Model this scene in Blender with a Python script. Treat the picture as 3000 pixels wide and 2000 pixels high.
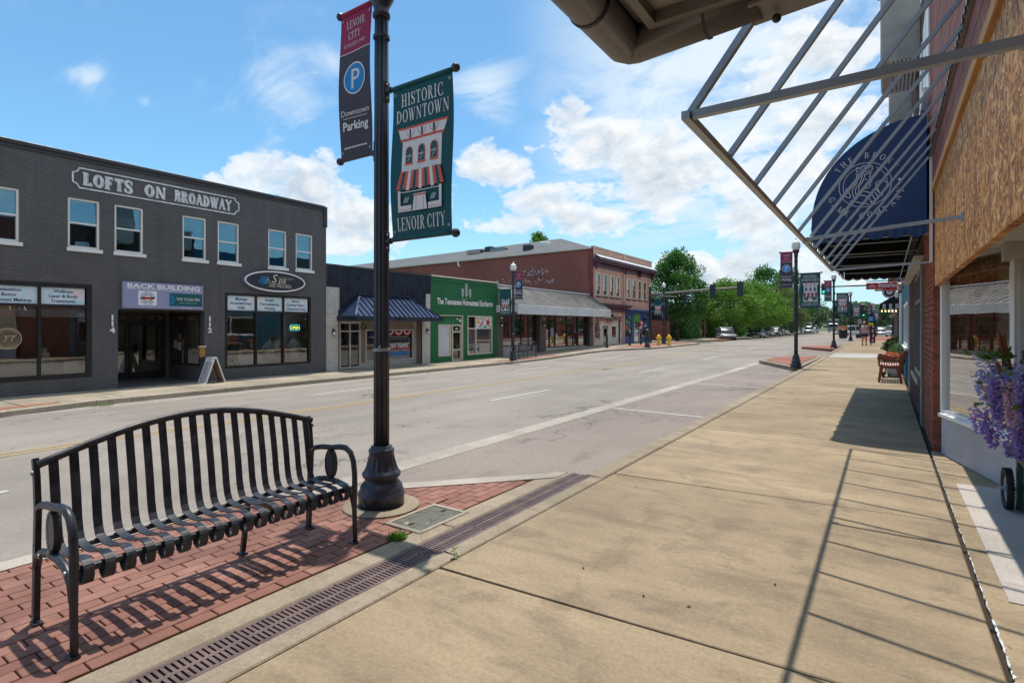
import bpy, bmesh, math, random
from mathutils import Vector, Matrix
random.seed(7)
for o in list(bpy.data.objects): bpy.data.objects.remove(o)
S = bpy.context.scene
COL = S.collection
pi = math.pi

# ---------------------------------------------------------------- camera
cam_d = bpy.data.cameras.new('camera'); cam = bpy.data.objects.new('camera', cam_d); COL.objects.link(cam)
cam_d.sensor_width = 36.0; cam_d.lens = 1600/3000*36.0
cam_d.shift_y = -(1000-957)/3000
cam_d.clip_start = 0.05; cam_d.clip_end = 3000
CAMH = 1.55
YAW = math.atan2(1095, 1600)
cam.location = (0, 0, CAMH); cam.rotation_euler = (pi/2, 0, YAW)
S.camera = cam

# ---------------------------------------------------------------- sun and sky
SUNV = Vector((-0.102, 0.200, 1.0)).normalized()       # towards the sun
sun_d = bpy.data.lights.new('sun', 'SUN'); sun_d.energy = 2.55; sun_d.angle = math.radians(0.7); sun_d.color = (1.0, .93, .82)
sun = bpy.data.objects.new('sun', sun_d); COL.objects.link(sun)
sun.location = (0, 0, 60); sun.rotation_euler = (-SUNV).to_track_quat('-Z', 'Y').to_euler()
S.view_settings.view_transform = 'Standard'; S.view_settings.look = 'None'
S.view_settings.gamma = 1; S.view_settings.use_curve_mapping = False
S.view_settings.exposure = 0.72

W = bpy.data.worlds.new("World"); S.world = W; W.use_nodes = True
nt = W.node_tree; nt.nodes.clear()
class NT:
    """tiny helper to write node trees as expressions"""
    def __init__(s, t): s.t = t
    def n(s, typ, **kw):
        nd = s.t.nodes.new(typ)
        for k, v in kw.items(): setattr(nd, k, v)
        return nd
    def put(s, sock, v):
        if isinstance(v, bpy.types.NodeSocket): s.t.links.new(v, sock)
        elif v is not None: sock.default_value = v
    def m(s, op, a, b=None, c=None, clamp=False):
        nd = s.n('ShaderNodeMath', operation=op, use_clamp=clamp)
        for i, v in enumerate((a, b, c)):
            if v is not None: s.put(nd.inputs[i], v)
        return nd.outputs[0]
    def vm(s, op, a, b=None):
        nd = s.n('ShaderNodeVectorMath', operation=op)
        s.put(nd.inputs[0], a)
        if b is not None: s.put(nd.inputs[1], b)
        return nd.outputs['Value'] if op in ('DOT_PRODUCT', 'LENGTH') else nd.outputs[0]
    def ss(s, x, lo, hi, a=0., b=1.):
        nd = s.n('ShaderNodeMapRange', interpolation_type='SMOOTHSTEP')
        for i, v in enumerate((x, lo, hi, a, b)): s.put(nd.inputs[i], v)
        return nd.outputs[0]
    def mix(s, f, a, b, mode='MIX'):
        nd = s.n('ShaderNodeMix', data_type='RGBA', blend_type=mode)
        s.put(nd.inputs[0], f)
        for i, v in ((6, a), (7, b)):
            if isinstance(v, (tuple, list)) and len(v) == 3: v = (*v, 1)
            s.put(nd.inputs[i], v)
        return nd.outputs[2]
    def noise(s, vec, scale, detail=4, rough=.55, dist=0., dim='3D'):
        nd = s.n('ShaderNodeTexNoise', noise_dimensions=dim)
        if vec is not None: s.put(nd.inputs['Vector'], vec)
        nd.inputs['Scale'].default_value = scale; nd.inputs['Detail'].default_value = detail
        nd.inputs['Roughness'].default_value = rough; nd.inputs['Distortion'].default_value = dist
        return nd.outputs[0]
    def vor(s, vec, scale, feature='F1', out=0):
        nd = s.n('ShaderNodeTexVoronoi', feature=feature)
        if vec is not None: s.put(nd.inputs['Vector'], vec)
        nd.inputs['Scale'].default_value = scale
        return nd.outputs[out]
    def mapv(s, vec, scale=(1, 1, 1), loc=(0, 0, 0), rot=(0, 0, 0)):
        nd = s.n('ShaderNodeMapping'); s.put(nd.inputs[0], vec)
        nd.inputs[1].default_value = loc; nd.inputs[2].default_value = rot; nd.inputs[3].default_value = scale
        return nd.outputs[0]
    def comb(s, x, y, z):
        nd = s.n('ShaderNodeCombineXYZ')
        for i, v in enumerate((x, y, z)): s.put(nd.inputs[i], v)
        return nd.outputs[0]
    def sep(s, v):
        nd = s.n('ShaderNodeSeparateXYZ'); s.put(nd.inputs[0], v); return nd.outputs

w = NT(nt)
SKY_STRENGTH = 0.12
sky = w.n('ShaderNodeTexSky', sky_type='NISHITA', sun_disc=False, sun_elevation=math.asin(SUNV.z),
          sun_rotation=math.atan2(SUNV.x, SUNV.y), altitude=250, air_density=1.0, dust_density=.6, ozone_density=2.0)
tc = w.n('ShaderNodeTexCoord')
D = w.vm('NORMALIZE', tc.outputs['Generated'])
dx, dy, dz = w.sep(D)
az = w.m('MULTIPLY', w.m('ARCTAN2', dx, dy), 180/pi)
el = w.m('MULTIPLY', w.m('ARCSINE', dz), 180/pi)
# heaped clouds near the horizon: where they stand (azimuth, elevation, half widths, weight), degrees
def pxdir(x, y):
    u = (x-1500)/1600; v = (957-y)/1600
    X = -math.sin(YAW)+u*math.cos(YAW); Y = math.cos(YAW)+u*math.sin(YAW)
    return math.degrees(math.atan2(X, Y)), math.degrees(math.atan2(v, math.hypot(X, Y)))
BLP = [(770, 500, 120, 95, 1.0), (900, 590, 150, 110, 1.0), (1060, 650, 170, 120, .95), (700, 660, 120, 60, .5), (1290, 620, 90, 80, .75), (1470, 490, 110, 70, .95), (1560, 590, 110, 60, .8), (1480, 650, 130, 60, .85), (1660, 350, 90, 55, .9),
       (1760, 420, 160, 90, .85), (1930, 500, 220, 130, .95), (1760, 650, 160, 50, .78), (1960, 640, 130, 50, .55), (2300, 420, 230, 190, .88), (2180, 640, 160, 70, .78), (2100, 790, 220, 60, .98), (2350, 770, 230, 110, .85), (1780, 820, 200, 40, .7), (2440, 130, 180, 100, .72), (1350, 770, 250, 40, .5), (2650, 500, 260, 330, .7)]
BL = []
for (x, y, rx, ry, wt) in BLP:
    u = (x-1500)/1600; a_, e_ = pxdir(x, y); BL.append((a_, e_, rx/1600*57.3/(1+u*u), ry/1600*57.3/math.sqrt(1+u*u), wt))
dens = None
for (a, e, sa, se, wt) in BL:
    da = w.m('DIVIDE', w.m('SUBTRACT', az, a), sa); de = w.m('DIVIDE', w.m('SUBTRACT', el, e), se)
    r2 = w.m('ADD', w.m('MULTIPLY', da, da), w.m('MULTIPLY', de, de))
    g = w.m('MULTIPLY', w.m('POWER', 2.718, w.m('MULTIPLY', r2, -0.7)), wt)
    dens = g if dens is None else w.m('MAXIMUM', dens, g)
# beyond the frame the same sort of cloud goes on, scattered
wild = w.m('MULTIPLY', w.ss(w.m('ABSOLUTE', w.m('ADD', az, 34)), 48, 75), w.m('MULTIPLY', w.noise(D, 2.2, 3), w.ss(el, 45, 8, 0., .95)))
dens = w.m('MAXIMUM', dens, wild)
q = w.comb(w.m('MULTIPLY', az, .11), w.m('MULTIPLY', el, .17), w.m('MULTIPLY', dz, .6))
wq = w.noise(w.vm('ADD', q, (7.3, 2.1, .0)), 1.6, 2)
qd = w.vm('ADD', q, w.comb(w.m('MULTIPLY', wq, .5), w.m('MULTIPLY', wq, .35), 0.0))
f1 = w.noise(qd, 1.5, 10, .60)
f2 = w.noise(w.vm('ADD', qd, (.04, .15, .02)), 1.5, 7, .60)
d1 = w.m('ADD', dens, w.m('MULTIPLY', w.m('SUBTRACT', f1, .5), 2.3))
mask = w.m('MULTIPLY', w.ss(d1, .46, .64), w.ss(d1, .50, 1.0, .62, .97))
lit = w.m('ADD', w.m('MULTIPLY', w.m('SUBTRACT', f1, f2), 4.2), w.ss(d1, 1.40, .45, .16, .92), clamp=True)
cumc = w.mix(lit, (2.75, 3.3, 3.85), (5.05, 5.1, 5.1))
# mottled thin layer higher up, streaked by perspective
pl = w.vm('DIVIDE', D, w.comb(w.m('ADD', w.m('MAXIMUM', dz, 0), .10), w.m('ADD', w.m('MAXIMUM', dz, 0), .10), 1.0))
a1 = w.noise(w.mapv(pl, (1, 1, 0), (3.1, 1.7, 0)), 3.4, 7, .62, .3)
a2 = w.noise(w.mapv(pl, (1, 1, 0), (9.1, 4.4, 0)), .8, 3)
veil = w.m('MULTIPLY', w.ss(az, -36, -20), w.ss(el, 5, 14))
veil = w.m('MAXIMUM', veil, w.m('MULTIPLY', w.ss(el, 50, 60), .6))
aw = w.m('MULTIPLY', w.ss(w.m('ADD', a1, w.m('MULTIPLY', a2, .5)), .50, .86), veil)
# a few wisps in the open blue
wsp = w.noise(w.mapv(pl, (.8, 2.0, 0), (1.4, 6.2, 0), (0, 0, .7)), 1.2, 7, .62, 1.6)
wloc_ = None
for (x_, y_, r_) in ((850, 260, 5.5), (950, 190, 3.5), (240, 215, 1.7), (425, 298, 1.0), (1430, 290, 4)):
    a_, e_ = pxdir(x_, y_); da = w.m('SUBTRACT', az, a_); de = w.m('SUBTRACT', el, e_); g_ = w.m('POWER', 2.718, w.m('MULTIPLY', w.m('ADD', w.m('MULTIPLY', da, da), w.m('MULTIPLY', w.m('MULTIPLY', de, de), 1.6)), -1/(r_*r_)))
    wloc_ = g_ if wloc_ is None else w.m('MAXIMUM', wloc_, g_)
ws = w.m('MULTIPLY', w.ss(w.m('ADD', w.m('MULTIPLY', wsp, .95), w.m('MULTIPLY', wloc_, .20)), .50, .82), w.m('MULTIPLY', w.ss(el, 5, 11), w.m('ADD', .26, w.m('MULTIPLY', wloc_, .6))))
skyc = w.mix(1.0, sky.outputs[0], (.60, .88, .92), 'MULTIPLY')
skyc = w.mix(w.ss(el, 14, 0, 0, .6), skyc, (2.95, 4.05, 4.85))
c = w.mix(w.m('MAXIMUM', w.m('MULTIPLY', aw, .9), ws), skyc, (4.3, 4.85, 5.25))
c = w.mix(mask, c, cumc)
bg = w.n('ShaderNodeBackground'); bg.inputs[1].default_value = SKY_STRENGTH
nt.links.new(c, bg.inputs[0])
ow = w.n('ShaderNodeOutputWorld'); nt.links.new(bg.outputs[0], ow.inputs[0])
W.cycles.sampling_method = 'MANUAL'; W.cycles.sample_map_resolution = 512
S.cycles.use_denoising = True
S.cycles.max_bounces = 8; S.cycles.transparent_max_bounces = 12; S.cycles.caustics_reflective = False; S.cycles.caustics_refractive = False
S.cycles.sample_clamp_indirect = 6

# ---------------------------------------------------------------- mesh helpers
class Fr:
    """a flat frame: a along r, b along u, d along n"""
    def __init__(s, o, r, u, n): s.o, s.r, s.u, s.n = Vector(o), Vector(r), Vector(u), Vector(n)
    def __call__(s, a, b, d=0.): return s.o+s.r*a+s.u*b+s.n*d
def faceX(X): return Fr((X, 0, 0), (0, 1, 0), (0, 0, 1), (1, 0, 0))       # facing +X, a = world Y
def faceXm(X): return Fr((X, 0, 0), (0, 1, 0), (0, 0, 1), (-1, 0, 0))     # facing -X, a = world Y
def faceY(Y): return Fr((0, Y, 0), (1, 0, 0), (0, 0, 1), (0, -1, 0))      # facing -Y, a = world X
XYZ = Fr((0, 0, 0), (1, 0, 0), (0, 1, 0), (0, 0, 1))

class MB:
    def __init__(s): s.v = []; s.f = []; s.mi = []; s.cur = 0; s.sm = []; s.smooth = False
    def add(s, vs, fs):
        k = len(s.v); s.v += [tuple(p) for p in vs]
        for f in fs: s.f.append([k+i for i in f]); s.mi.append(s.cur); s.sm.append(s.smooth)
        return s
    def quad(s, *p): return s.add(p, [list(range(len(p)))])
    def box(s, a0, a1, b0, b1, d0, d1, fr=XYZ, skip=()):
        P = [fr(a, b, d) for d in (d0, d1) for b in (b0, b1) for a in (a0, a1)]
        F = {'d0': (0, 2, 3, 1), 'd1': (4, 5, 7, 6), 'b0': (0, 1, 5, 4), 'b1': (2, 6, 7, 3), 'a0': (0, 4, 6, 2), 'a1': (1, 3, 7, 5)}
        return s.add(P, [f for k, f in F.items() if k not in skip])
    def bbox(s, a0, a1, b0, b1, d0, d1, bev, fr=XYZ):
        """box whose outer face (d1) has a chamfer"""
        q = [(a0, b0), (a1, b0), (a1, b1), (a0, b1)]
        qi = [(a0+bev, b0+bev), (a1-bev, b0+bev), (a1-bev, b1-bev), (a0+bev, b1-bev)]
        P = [fr(a, b, d0) for a, b in q]+[fr(a, b, d1-bev) for a, b in q]+[fr(a, b, d1) for a, b in qi]
        F = [(8, 9, 10, 11)]
        for i in range(4):
            j = (i+1) % 4; F += [(i, j, 4+j, 4+i), (4+i, 4+j, 8+j, 8+i)]
        return s.add(P, F)
    def tube(s, pts, r, n=8, caps=True, closed=False, rot=0.):
        pts = [Vector(p) for p in pts]; N = len(pts); rr = r if isinstance(r, (list, tuple)) else [r]*N
        rings = []; up = None
        for i in range(N):
            a = pts[(i-1) % N] if (i > 0 or closed) else pts[i]; b = pts[(i+1) % N] if (i < N-1 or closed) else pts[i]
            t = (b-a).normalized()
            if up is None: up = Vector((0, 0, 1)) if abs(t.z) < .9 else Vector((1, 0, 0))
            x = t.cross(up)
            if x.length < 1e-6: x = t.orthogonal()
            x.normalize(); y = x.cross(t).normalized(); up = y
            rings.append([pts[i]+(x*math.cos(k*2*pi/n+rot)+y*math.sin(k*2*pi/n+rot))*rr[i] for k in range(n)])
        vs = [p for R in rings for p in R]; F = []
        for i in range(N if closed else N-1):
            j = (i+1) % N
            for k in range(n): F.append((i*n+k, i*n+(k+1) % n, j*n+(k+1) % n, j*n+k))
        if caps and not closed: F += [tuple(range(n))[::-1], tuple((N-1)*n+k for k in range(n))]
        return s.add(vs, F)
    def bar(s, p0, p1, w, h=None):
        """square bar"""
        h = h or w; p0, p1 = Vector(p0), Vector(p1); t = (p1-p0).normalized()
        up = Vector((0, 0, 1)) if abs(t.z) < .98 else Vector((0, 1, 0))
        x = t.cross(up).normalized()*w/2; y = x.cross(t).normalized()*h/2
        P = [p+a*x+b*y for p in (p0, p1) for a, b in ((-1, -1), (1, -1), (1, 1), (-1, 1))]
        return s.add(P, [(3, 2, 1, 0), (4, 5, 6, 7)]+[(i, (i+1) % 4, 4+(i+1) % 4, 4+i) for i in range(4)])
    def lathe(s, prof, n=24, c=(0, 0, 0), mod=None, caps=True):
        P = []
        for (r, z) in prof:
            for k in range(n):
                th = 2*pi*k/n; q = r*(mod(th, z) if mod else 1); P.append((c[0]+q*math.cos(th), c[1]+q*math.sin(th), c[2]+z))
        F = []
        for i in range(len(prof)-1):
            for k in range(n): F.append((i*n+k, i*n+(k+1) % n, (i+1)*n+(k+1) % n, (i+1)*n+k))
        if caps: F += [tuple(range(n))[::-1], tuple((len(prof)-1)*n+k for k in range(n))]
        return s.add(P, F)
    def prism(s, poly, d0, d1, fr=XYZ):
        n = len(poly); P = [fr(a, b, d0) for a, b in poly]+[fr(a, b, d1) for a, b in poly]
        return s.add(P, [tuple(range(n))[::-1], tuple(range(n, 2*n))]+[(i, (i+1) % n, n+(i+1) % n, n+i) for i in range(n)])
    def ball(s, c, r, n=12, sz=1.):
        return s.lathe([(r*math.sin(pi*i/n) if 0 < i < n else r*.02, -r*sz*math.cos(pi*i/n)) for i in range(n+1)], n*2, c)
    def flat(s, polys, fr, d=0., off=(0, 0), sc=1., fn=None):
        """2-D polygons (verts, faces) laid on a frame"""
        vs, fs = polys
        par = list(range(len(vs)))              # strokes that cross lie a hair's breadth apart
        def root(i):
            while par[i] != i: par[i] = par[par[i]]; i = par[i]
            return i
        for f in fs:
            for i in f[1:]: par[root(i)] = root(f[0])
        lay = {}; out = []
        for i, (x, y) in enumerate(vs):
            k = lay.setdefault(root(i), len(lay)); a, b = off[0]+x*sc, off[1]+y*sc
            out.append(fr(a, b, d+(k % 6)*.00045+(fn(a, b) if fn else 0)))
        return s.add(out, fs)

WLOC = {}
def wloc(o): return WLOC.get(o.name, Vector((0, 0, 0))) if o else Vector((0, 0, 0))
def mesh(name, mb, mats, org=Vector((0, 0, 0))):
    me = bpy.data.meshes.new(name)
    me.from_pydata([(x-org[0], y-org[1], z-org[2]) for x, y, z in mb.v], [], mb.f)
    if not isinstance(mats, (list, tuple)): mats = [mats]
    for m in mats: me.materials.append(m)
    me.polygons.foreach_set('material_index', mb.mi); me.polygons.foreach_set('use_smooth', mb.sm)
    me.update(); return me
def link(o, parent=None):
    COL.objects.link(o)
    if parent is not None: o.parent = parent
    return o
def obj(name, mb, mats, parent=None, kind=None, label=None, autosmooth=False):
    org = wloc(parent)
    o = link(bpy.data.objects.new(name, mesh(name, mb, mats, org)), parent)
    if parent is not None: WLOC[o.name] = org
    if kind: o['kind'] = kind
    if label: o['label'] = label
    return o
def tag(o, label, cat, group=None):
    o['label'] = label; o['category'] = cat
    if group: o['group'] = group
    return o
def thing(name, label, cat, loc=(0, 0, 0), group=None):
    o = bpy.data.objects.new(name, None); COL.objects.link(o); o.location = loc; o.empty_display_size = .2
    WLOC[o.name] = Vector(loc)
    return tag(o, label, cat, group)
def inst(name, me, parent, loc, rot=None, kind=None):
    """a piece that shares mesh data; loc in world coordinates"""
    o = bpy.data.objects.new(name, me); COL.objects.link(o); o.parent = parent
    o.location = Vector(loc)-wloc(parent)
    if rot: o.rotation_euler = rot
    if kind: o['kind'] = kind
    WLOC[o.name] = Vector(loc)
    return o
KIDS = {}
def copy_tree(o, loc=None, rotz=None, label=None, parent=None):
    c = o.copy(); COL.objects.link(c)
    if parent is not None: c.parent = parent
    if loc is not None: c.location = loc
    if rotz is not None: c.rotation_euler = (0, 0, rotz)
    if label: c['label'] = label
    for ch in list(o.children): copy_tree(ch, parent=c)
    return c

# heights: the street rises a little away from the camera
def sstep(x, a, b):
    t = min(1, max(0, (x-a)/(b-a))); return t*t*(3-2*t)
def gz(X, Y):
    zr = .18*sstep(Y, 22, 46); zl = -.15+.35*sstep(Y, 20, 40)
    t = min(1, max(0, (-2.6-X)/13)); return zr+(zl-zr)*t

# ---------------------------------------------------------------- lettering
_tc = {}
def sans(body, bold=0., shear=0., align='CENTER', sx=1.):
    key = (body, bold, shear, align, sx)
    if key in _tc: return _tc[key]
    cu = bpy.data.curves.new('lettering', 'FONT'); cu.body = body; cu.size = 1.; cu.align_x = align; cu.offset = bold; cu.shear = shear
    cu.resolution_u = 2; cu.fill_mode = 'FRONT'
    o = bpy.data.objects.new('lettering', cu)
    me = o.to_mesh()
    r = ([(v.co.x*sx, v.co.y) for v in me.vertices], [tuple(p.vertices) for p in me.polygons])
    o.to_mesh_clear(); bpy.data.objects.remove(o); bpy.data.curves.remove(cu)
    _tc[key] = r; return r
def arc(cx, cy, rx, ry, ix, iy, t0, t1, n=14):
    """crescent ring between an outer and an inner ellipse, degrees"""
    vs = []; fs = []
    for i in range(n+1):
        t = math.radians(t0+(t1-t0)*i/n); vs += [(cx+rx*math.cos(t), cy+ry*math.sin(t)), (cx+ix*math.cos(t), cy+iy*math.sin(t))]
        if i: k = 2*i; fs.append((k-2, k, k+1, k-1))
    return vs, fs
def join2(parts):
    V = []; F = []
    for vs, fs in parts:
        k = len(V); V += vs; F += [tuple(k+i for i in f) for f in fs]
    return V, F
def rect(x0, x1, y0, y1): return [(x0, y0), (x1, y0), (x1, y1), (x0, y1)], [(0, 1, 2, 3)]
def line2(x0, y0, x1, y1, t):
    dx, dy = x1-x0, y1-y0; L = math.hypot(dx, dy) or 1; nx, ny = -dy/L*t/2, dx/L*t/2
    return [(x0+nx, y0+ny), (x0-nx, y0-ny), (x1-nx, y1-ny), (x1+nx, y1+ny)], [(0, 1, 2, 3)]
def hline(x0, y0, x1, y1, t):      # stroke cut level at both ends
    return [(x0-t/2, y0), (x0+t/2, y0), (x1+t/2, y1), (x1-t/2, y1)], [(0, 1, 2, 3)]
def pline(pts, t): return join2([line2(*pts[i], *pts[i+1], t) for i in range(len(pts)-1)])
def polyg(pts): return list(pts), [tuple(range(len(pts)))]
def serif_caps(text, T=.16, th=.055, sh=.05, se=.09, sx=.72, gap=.16):
    """capitals with serifs drawn from stems, bars and bowls; returns polygons centred on x, cap height 1"""
    def stem(x, y0=0, y1=1, foot=True, head=True, t=T):
        p = [rect(x-t/2, x+t/2, y0, y1)]
        if foot: p.append(rect(x-t/2-se, x+t/2+se, y0, y0+sh))
        if head: p.append(rect(x-t/2-se, x+t/2+se, y1-sh, y1))
        return p
    def ser(x, y, t): return [rect(x-t/2-se, x+t/2+se, y-(sh if y > .5 else 0), y+(sh if y < .5 else 0))]
    out = []; x = 0.
    for ch in text:
        g = []; wd = .8
        if ch == ' ': x += .42; continue
        if ch == 'H': g = stem(.18)+stem(.74)+[rect(.18, .74, .48, .48+th)]; wd = .92
        elif ch == 'I': g = stem(.2); wd = .4
        elif ch == 'T': g = stem(.38, head=False)+[rect(0, .76, 1-th, 1), rect(0, th, .76, 1), rect(.76-th, .76, .76, 1)]; wd = .76
        elif ch == 'L': g = stem(.18)+[rect(.18, .68, 0, th), rect(.68-th, .68, 0, .26)]; wd = .68
        elif ch in 'EF':
            g = stem(.18)+[rect(.18, .64, 1-th, 1), rect(.64-th, .64, .78, 1), rect(.18, .52, .49, .49+th), rect(.52-th, .52, .4, .62)]; wd = .7
            if ch == 'E': g += [rect(.18, .68, 0, th), rect(.68-th, .68, 0, .24)]
        elif ch in 'OQ':
            g = [arc(.44, .5, .44, .51, .44-T, .51-th, 0, 360, 24)]; wd = .88
            if ch == 'Q': g += [hline(.42, .1, .8, -.2, T)]
        elif ch in 'CG':
            g = [arc(.44, .5, .44, .51, .44-T, .51-th, 48, 312, 20), rect(.74, .74+th, .66, .95), rect(.74, .74+th, .06, .30)]; wd = .82
            if ch == 'G': g += [rect(.68, .68+T, .04, .42), rect(.56, .92, .40, .40+sh)]; wd = .9
        elif ch == 'D': g = stem(.18)+[arc(.3, .5, .54, .5, .54-T, .5-th, -90, 90, 14), rect(.18, .31, 1-th, 1), rect(.18, .31, 0, th)]; wd = .86
        elif ch in 'RPB':
            g = stem(.18)+[arc(.38, .75, .3, .25, .3-T*.85, .25-th, -90, 90, 12), rect(.18, .39, 1-th, 1), rect(.18, .39, .5, .5+th)]; wd = .7
            if ch == 'R': g += [hline(.72, 0, .42, .5, T)]+ser(.74, 0, T*.6); wd = .82
            if ch == 'B': g += [arc(.40, .26, .34, .265, .34-T, .265-th, -90, 90, 12), rect(.18, .41, 0, th)]; wd = .76
        elif ch == 'S':
            pts = [(.60, .74), (.56, .88), (.42, .965), (.28, .965), (.14, .88), (.10, .74), (.16, .62), (.32, .52), (.48, .42), (.58, .30), (.56, .14), (.42, .035), (.26, .035), (.10, .12), (.06, .28)]
            tt = [th, th, th, th, T*.9, T, T, T, T, T, T*.9, th, th, th, th]
            V = []; F = []
            for i, (px, py) in enumerate(pts):
                a = pts[max(0, i-1)]; b = pts[min(len(pts)-1, i+1)]; L = math.hypot(b[0]-a[0], b[1]-a[1]); nx, ny = -(b[1]-a[1])/L, (b[0]-a[0])/L
                V += [(px+nx*tt[i]/2, py+ny*tt[i]/2), (px-nx*tt[i]/2, py-ny*tt[i]/2)]
                if i: F.append((2*i-2, 2*i-1, 2*i+1, 2*i))
            g = [(V, F), rect(.60-th/2, .60+th/2, .68, .98), rect(.06-th/2, .06+th/2, .02, .32)]; wd = .68
        elif ch == 'N': g = stem(.14, t=th)+stem(.76, foot=False, t=th)+[hline(.14, 1, .74, 0, T)]; wd = .9
        elif ch == 'M': g = stem(.14, t=th)+stem(.9)+[hline(.16, 1, .52, 0, T), hline(.52, 0, .88, 1, th)]; wd = 1.06
        elif ch == 'W': g = [hline(.12, 1, .36, 0, T), hline(.36, 0, .58, .9, th), hline(.54, 1, .78, 0, T), hline(.78, 0, 1.02, 1, th)]+ser(.12, 1, T)+ser(1.02, 1, th); wd = 1.14
        elif ch == 'V': g = [hline(.12, 1, .42, 0, T), hline(.42, 0, .74, 1, th)]+ser(.12, 1, T)+ser(.74, 1, th); wd = .84
        elif ch == 'A': g = [hline(.1, 0, .42, 1, th), hline(.42, 1, .76, 0, T), rect(.22, .64, .3, .3+th)]+ser(.1, 0, th)+ser(.76, 0, T); wd = .88
        elif ch == 'Y': g = [hline(.1, 1, .4, .48, T), hline(.4, .48, .72, 1, th), rect(.4-T/2, .4+T/2, 0, .5)]+ser(.1, 1, T)+ser(.72, 1, th)+ser(.4, 0, T); wd = .8
        elif ch == 'U': g = stem(.18, .3, 1, False)+stem(.74, .3, 1, False, t=th)+[arc(.44, .32, .34, .33, .34-T, .33-th, 180, 270, 8), arc(.44, .32, .33, .33, .27, .33-th, 270, 360, 8)]; wd = .92
        V, F = join2(g); out.append(([(x+vx, vy) for vx, vy in V], F)); x += wd+gap
    V, F = join2(out); tot = x-gap
    return [((vx-tot/2)*sx, vy) for vx, vy in V], F
def on_arc(text, R, a0, a1, kind, h, inside=False, **kw):
    """letters set round a circle, degrees clockwise from the top; inside=True reads along the bottom"""
    parts = []; n = len(text)
    for i, ch in enumerate(text):
        if ch == ' ': continue
        a = math.radians(a0+(a1-a0)*i/max(1, n-1)); V, F = kind(ch, **kw)
        cs, sn = math.cos(-a), math.sin(-a); o = []
        for vx, vy in V:
            x, y = vx*h, vy*h
            if inside: x, y = -x, -y; y += 0
            X, Y = x, y+R
            o.append((X*cs-Y*sn, X*sn+Y*cs))
        parts.append((o, F))
    return join2(parts)
def width(p): return max(v[0] for v in p[0])-min(v[0] for v in p[0])
# ---------------------------------------------------------------- materials
def newmat(name):
    m = bpy.data.materials.new(name); m.use_nodes = True; t = m.node_tree; t.nodes.clear(); return m, NT(t)
def finish(n, col, rough=.6, metal=0., bump=None, bstr=.3, bdist=.01, spec=.5, trans=None, emis=None, estr=0.):
    p = n.n('ShaderNodeBsdfPrincipled')
    n.put(p.inputs['Base Color'], (*col, 1) if isinstance(col, tuple) and len(col) == 3 else col)
    n.put(p.inputs['Roughness'], rough); n.put(p.inputs['Metallic'], metal); n.put(p.inputs['Specular IOR Level'], spec)
    if bump is not None:
        b = n.n('ShaderNodeBump'); b.inputs['Strength'].default_value = bstr; b.inputs['Distance'].default_value = bdist
        n.put(b.inputs['Height'], bump); n.t.links.new(b.outputs[0], p.inputs['Normal'])
    if emis: p.inputs['Emission Color'].default_value = (*emis, 1); p.inputs['Emission Strength'].default_value = estr
    if trans: p.inputs['Transmission Weight'].default_value = trans
    o = n.n('ShaderNodeOutputMaterial'); n.t.links.new(p.outputs[0], o.inputs[0]); return p
def pos(n): return n.n('ShaderNodeNewGeometry').outputs['Position']
def objc(n): return n.n('ShaderNodeTexCoord').outputs['Object']
def isl(n):
    r = n.n('ShaderNodeNewGeometry').outputs['Random Per Island']; q = n.n('ShaderNodeObjectInfo').outputs['Random']
    return n.m('FRACT', n.m('ADD', r, q))
def pm(name, col, rough=.6, metal=0., var=.12, scale=3., fine=60., bstr=.12, spec=.5, bdist=.004, world=True):
    """plain paint or metal with uneven tone, grain and slight wear in the gloss"""
    m, n = newmat(name); P = pos(n) if world else objc(n)
    a = n.noise(P, scale, 5); b = n.noise(P, fine, 3)
    f = n.m('ADD', n.m('MULTIPLY', a, .7), n.m('MULTIPLY', b, .3))
    lo = tuple(c*(1-var*1.6) for c in col); hi = tuple(min(1, c*(1+var*1.6)) for c in col)
    run = n.noise(n.mapv(P, (1.8, 1.8, .14)), 2.0, 5, .65); cc = n.mix(n.ss(f, .25, .75), lo, hi); cc = n.mix(n.m('MULTIPLY', n.ss(run, .52, .72), min(.35, var*1.6)), cc, tuple(c*.55 for c in col))
    finish(n, cc, n.ss(a, .2, .8, max(.05, rough-.1), min(1, rough+.1)), metal, b, bstr, bdist, spec); return m
M = {}
M['black_metal'] = pm('black_metal', (.022, .022, .028), .38, 0, .2, 6, 220, .05)
M['bench_metal'] = pm('bench_metal', (.030, .034, .046), .40, 0, .38, 14, 120, .14)
M['pole_metal'] = pm('pole_metal', (.030, .033, .048), .36, 0, .25, 5, 180, .06)
M['steel'] = pm('steel', (.36, .39, .42), .5, .6, .10, 2.5, 12, .0)
M['gutter'] = pm('gutter', (.20, .19, .185), .5, .1, .15, 5, 120, .08)
M['soffit'] = pm('soffit', (.40, .36, .31), .7, 0, .12, 4, 80, .1)
M['white_paint'] = pm('white_paint', (.76, .76, .74), .5, 0, .06, 3, 90, .08)
M['cream_paint'] = pm('cream_paint', (.62, .57, .45), .55, 0, .08, 3, 90, .08)
M['offwhite'] = pm('offwhite', (.58, .57, .53), .7, 0, .14, 2.5, 60, .1)
M['shop_base'] = pm('shop_base', (.42, .42, .45), .6, 0, .14, 2.2, 70, .12)
M['dark_frame'] = pm('dark_frame', (.018, .017, .018), .4, .2, .15, 5, 120, .04)
M['grey_frame'] = pm('grey_frame', (.17, .165, .16), .45, 0, .12, 5, 120, .05)
M['charcoal'] = pm('charcoal', (.105, .103, .109), .62, 0, .14, 1.3, 90, .2)
M['coping'] = pm('coping', (.035, .035, .042), .5, .2, .2, 3, 80, .1)
M['navy_metal'] = pm('navy_metal', (.028, .034, .055), .34, .35, .14, 3, 60, .04)
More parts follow.
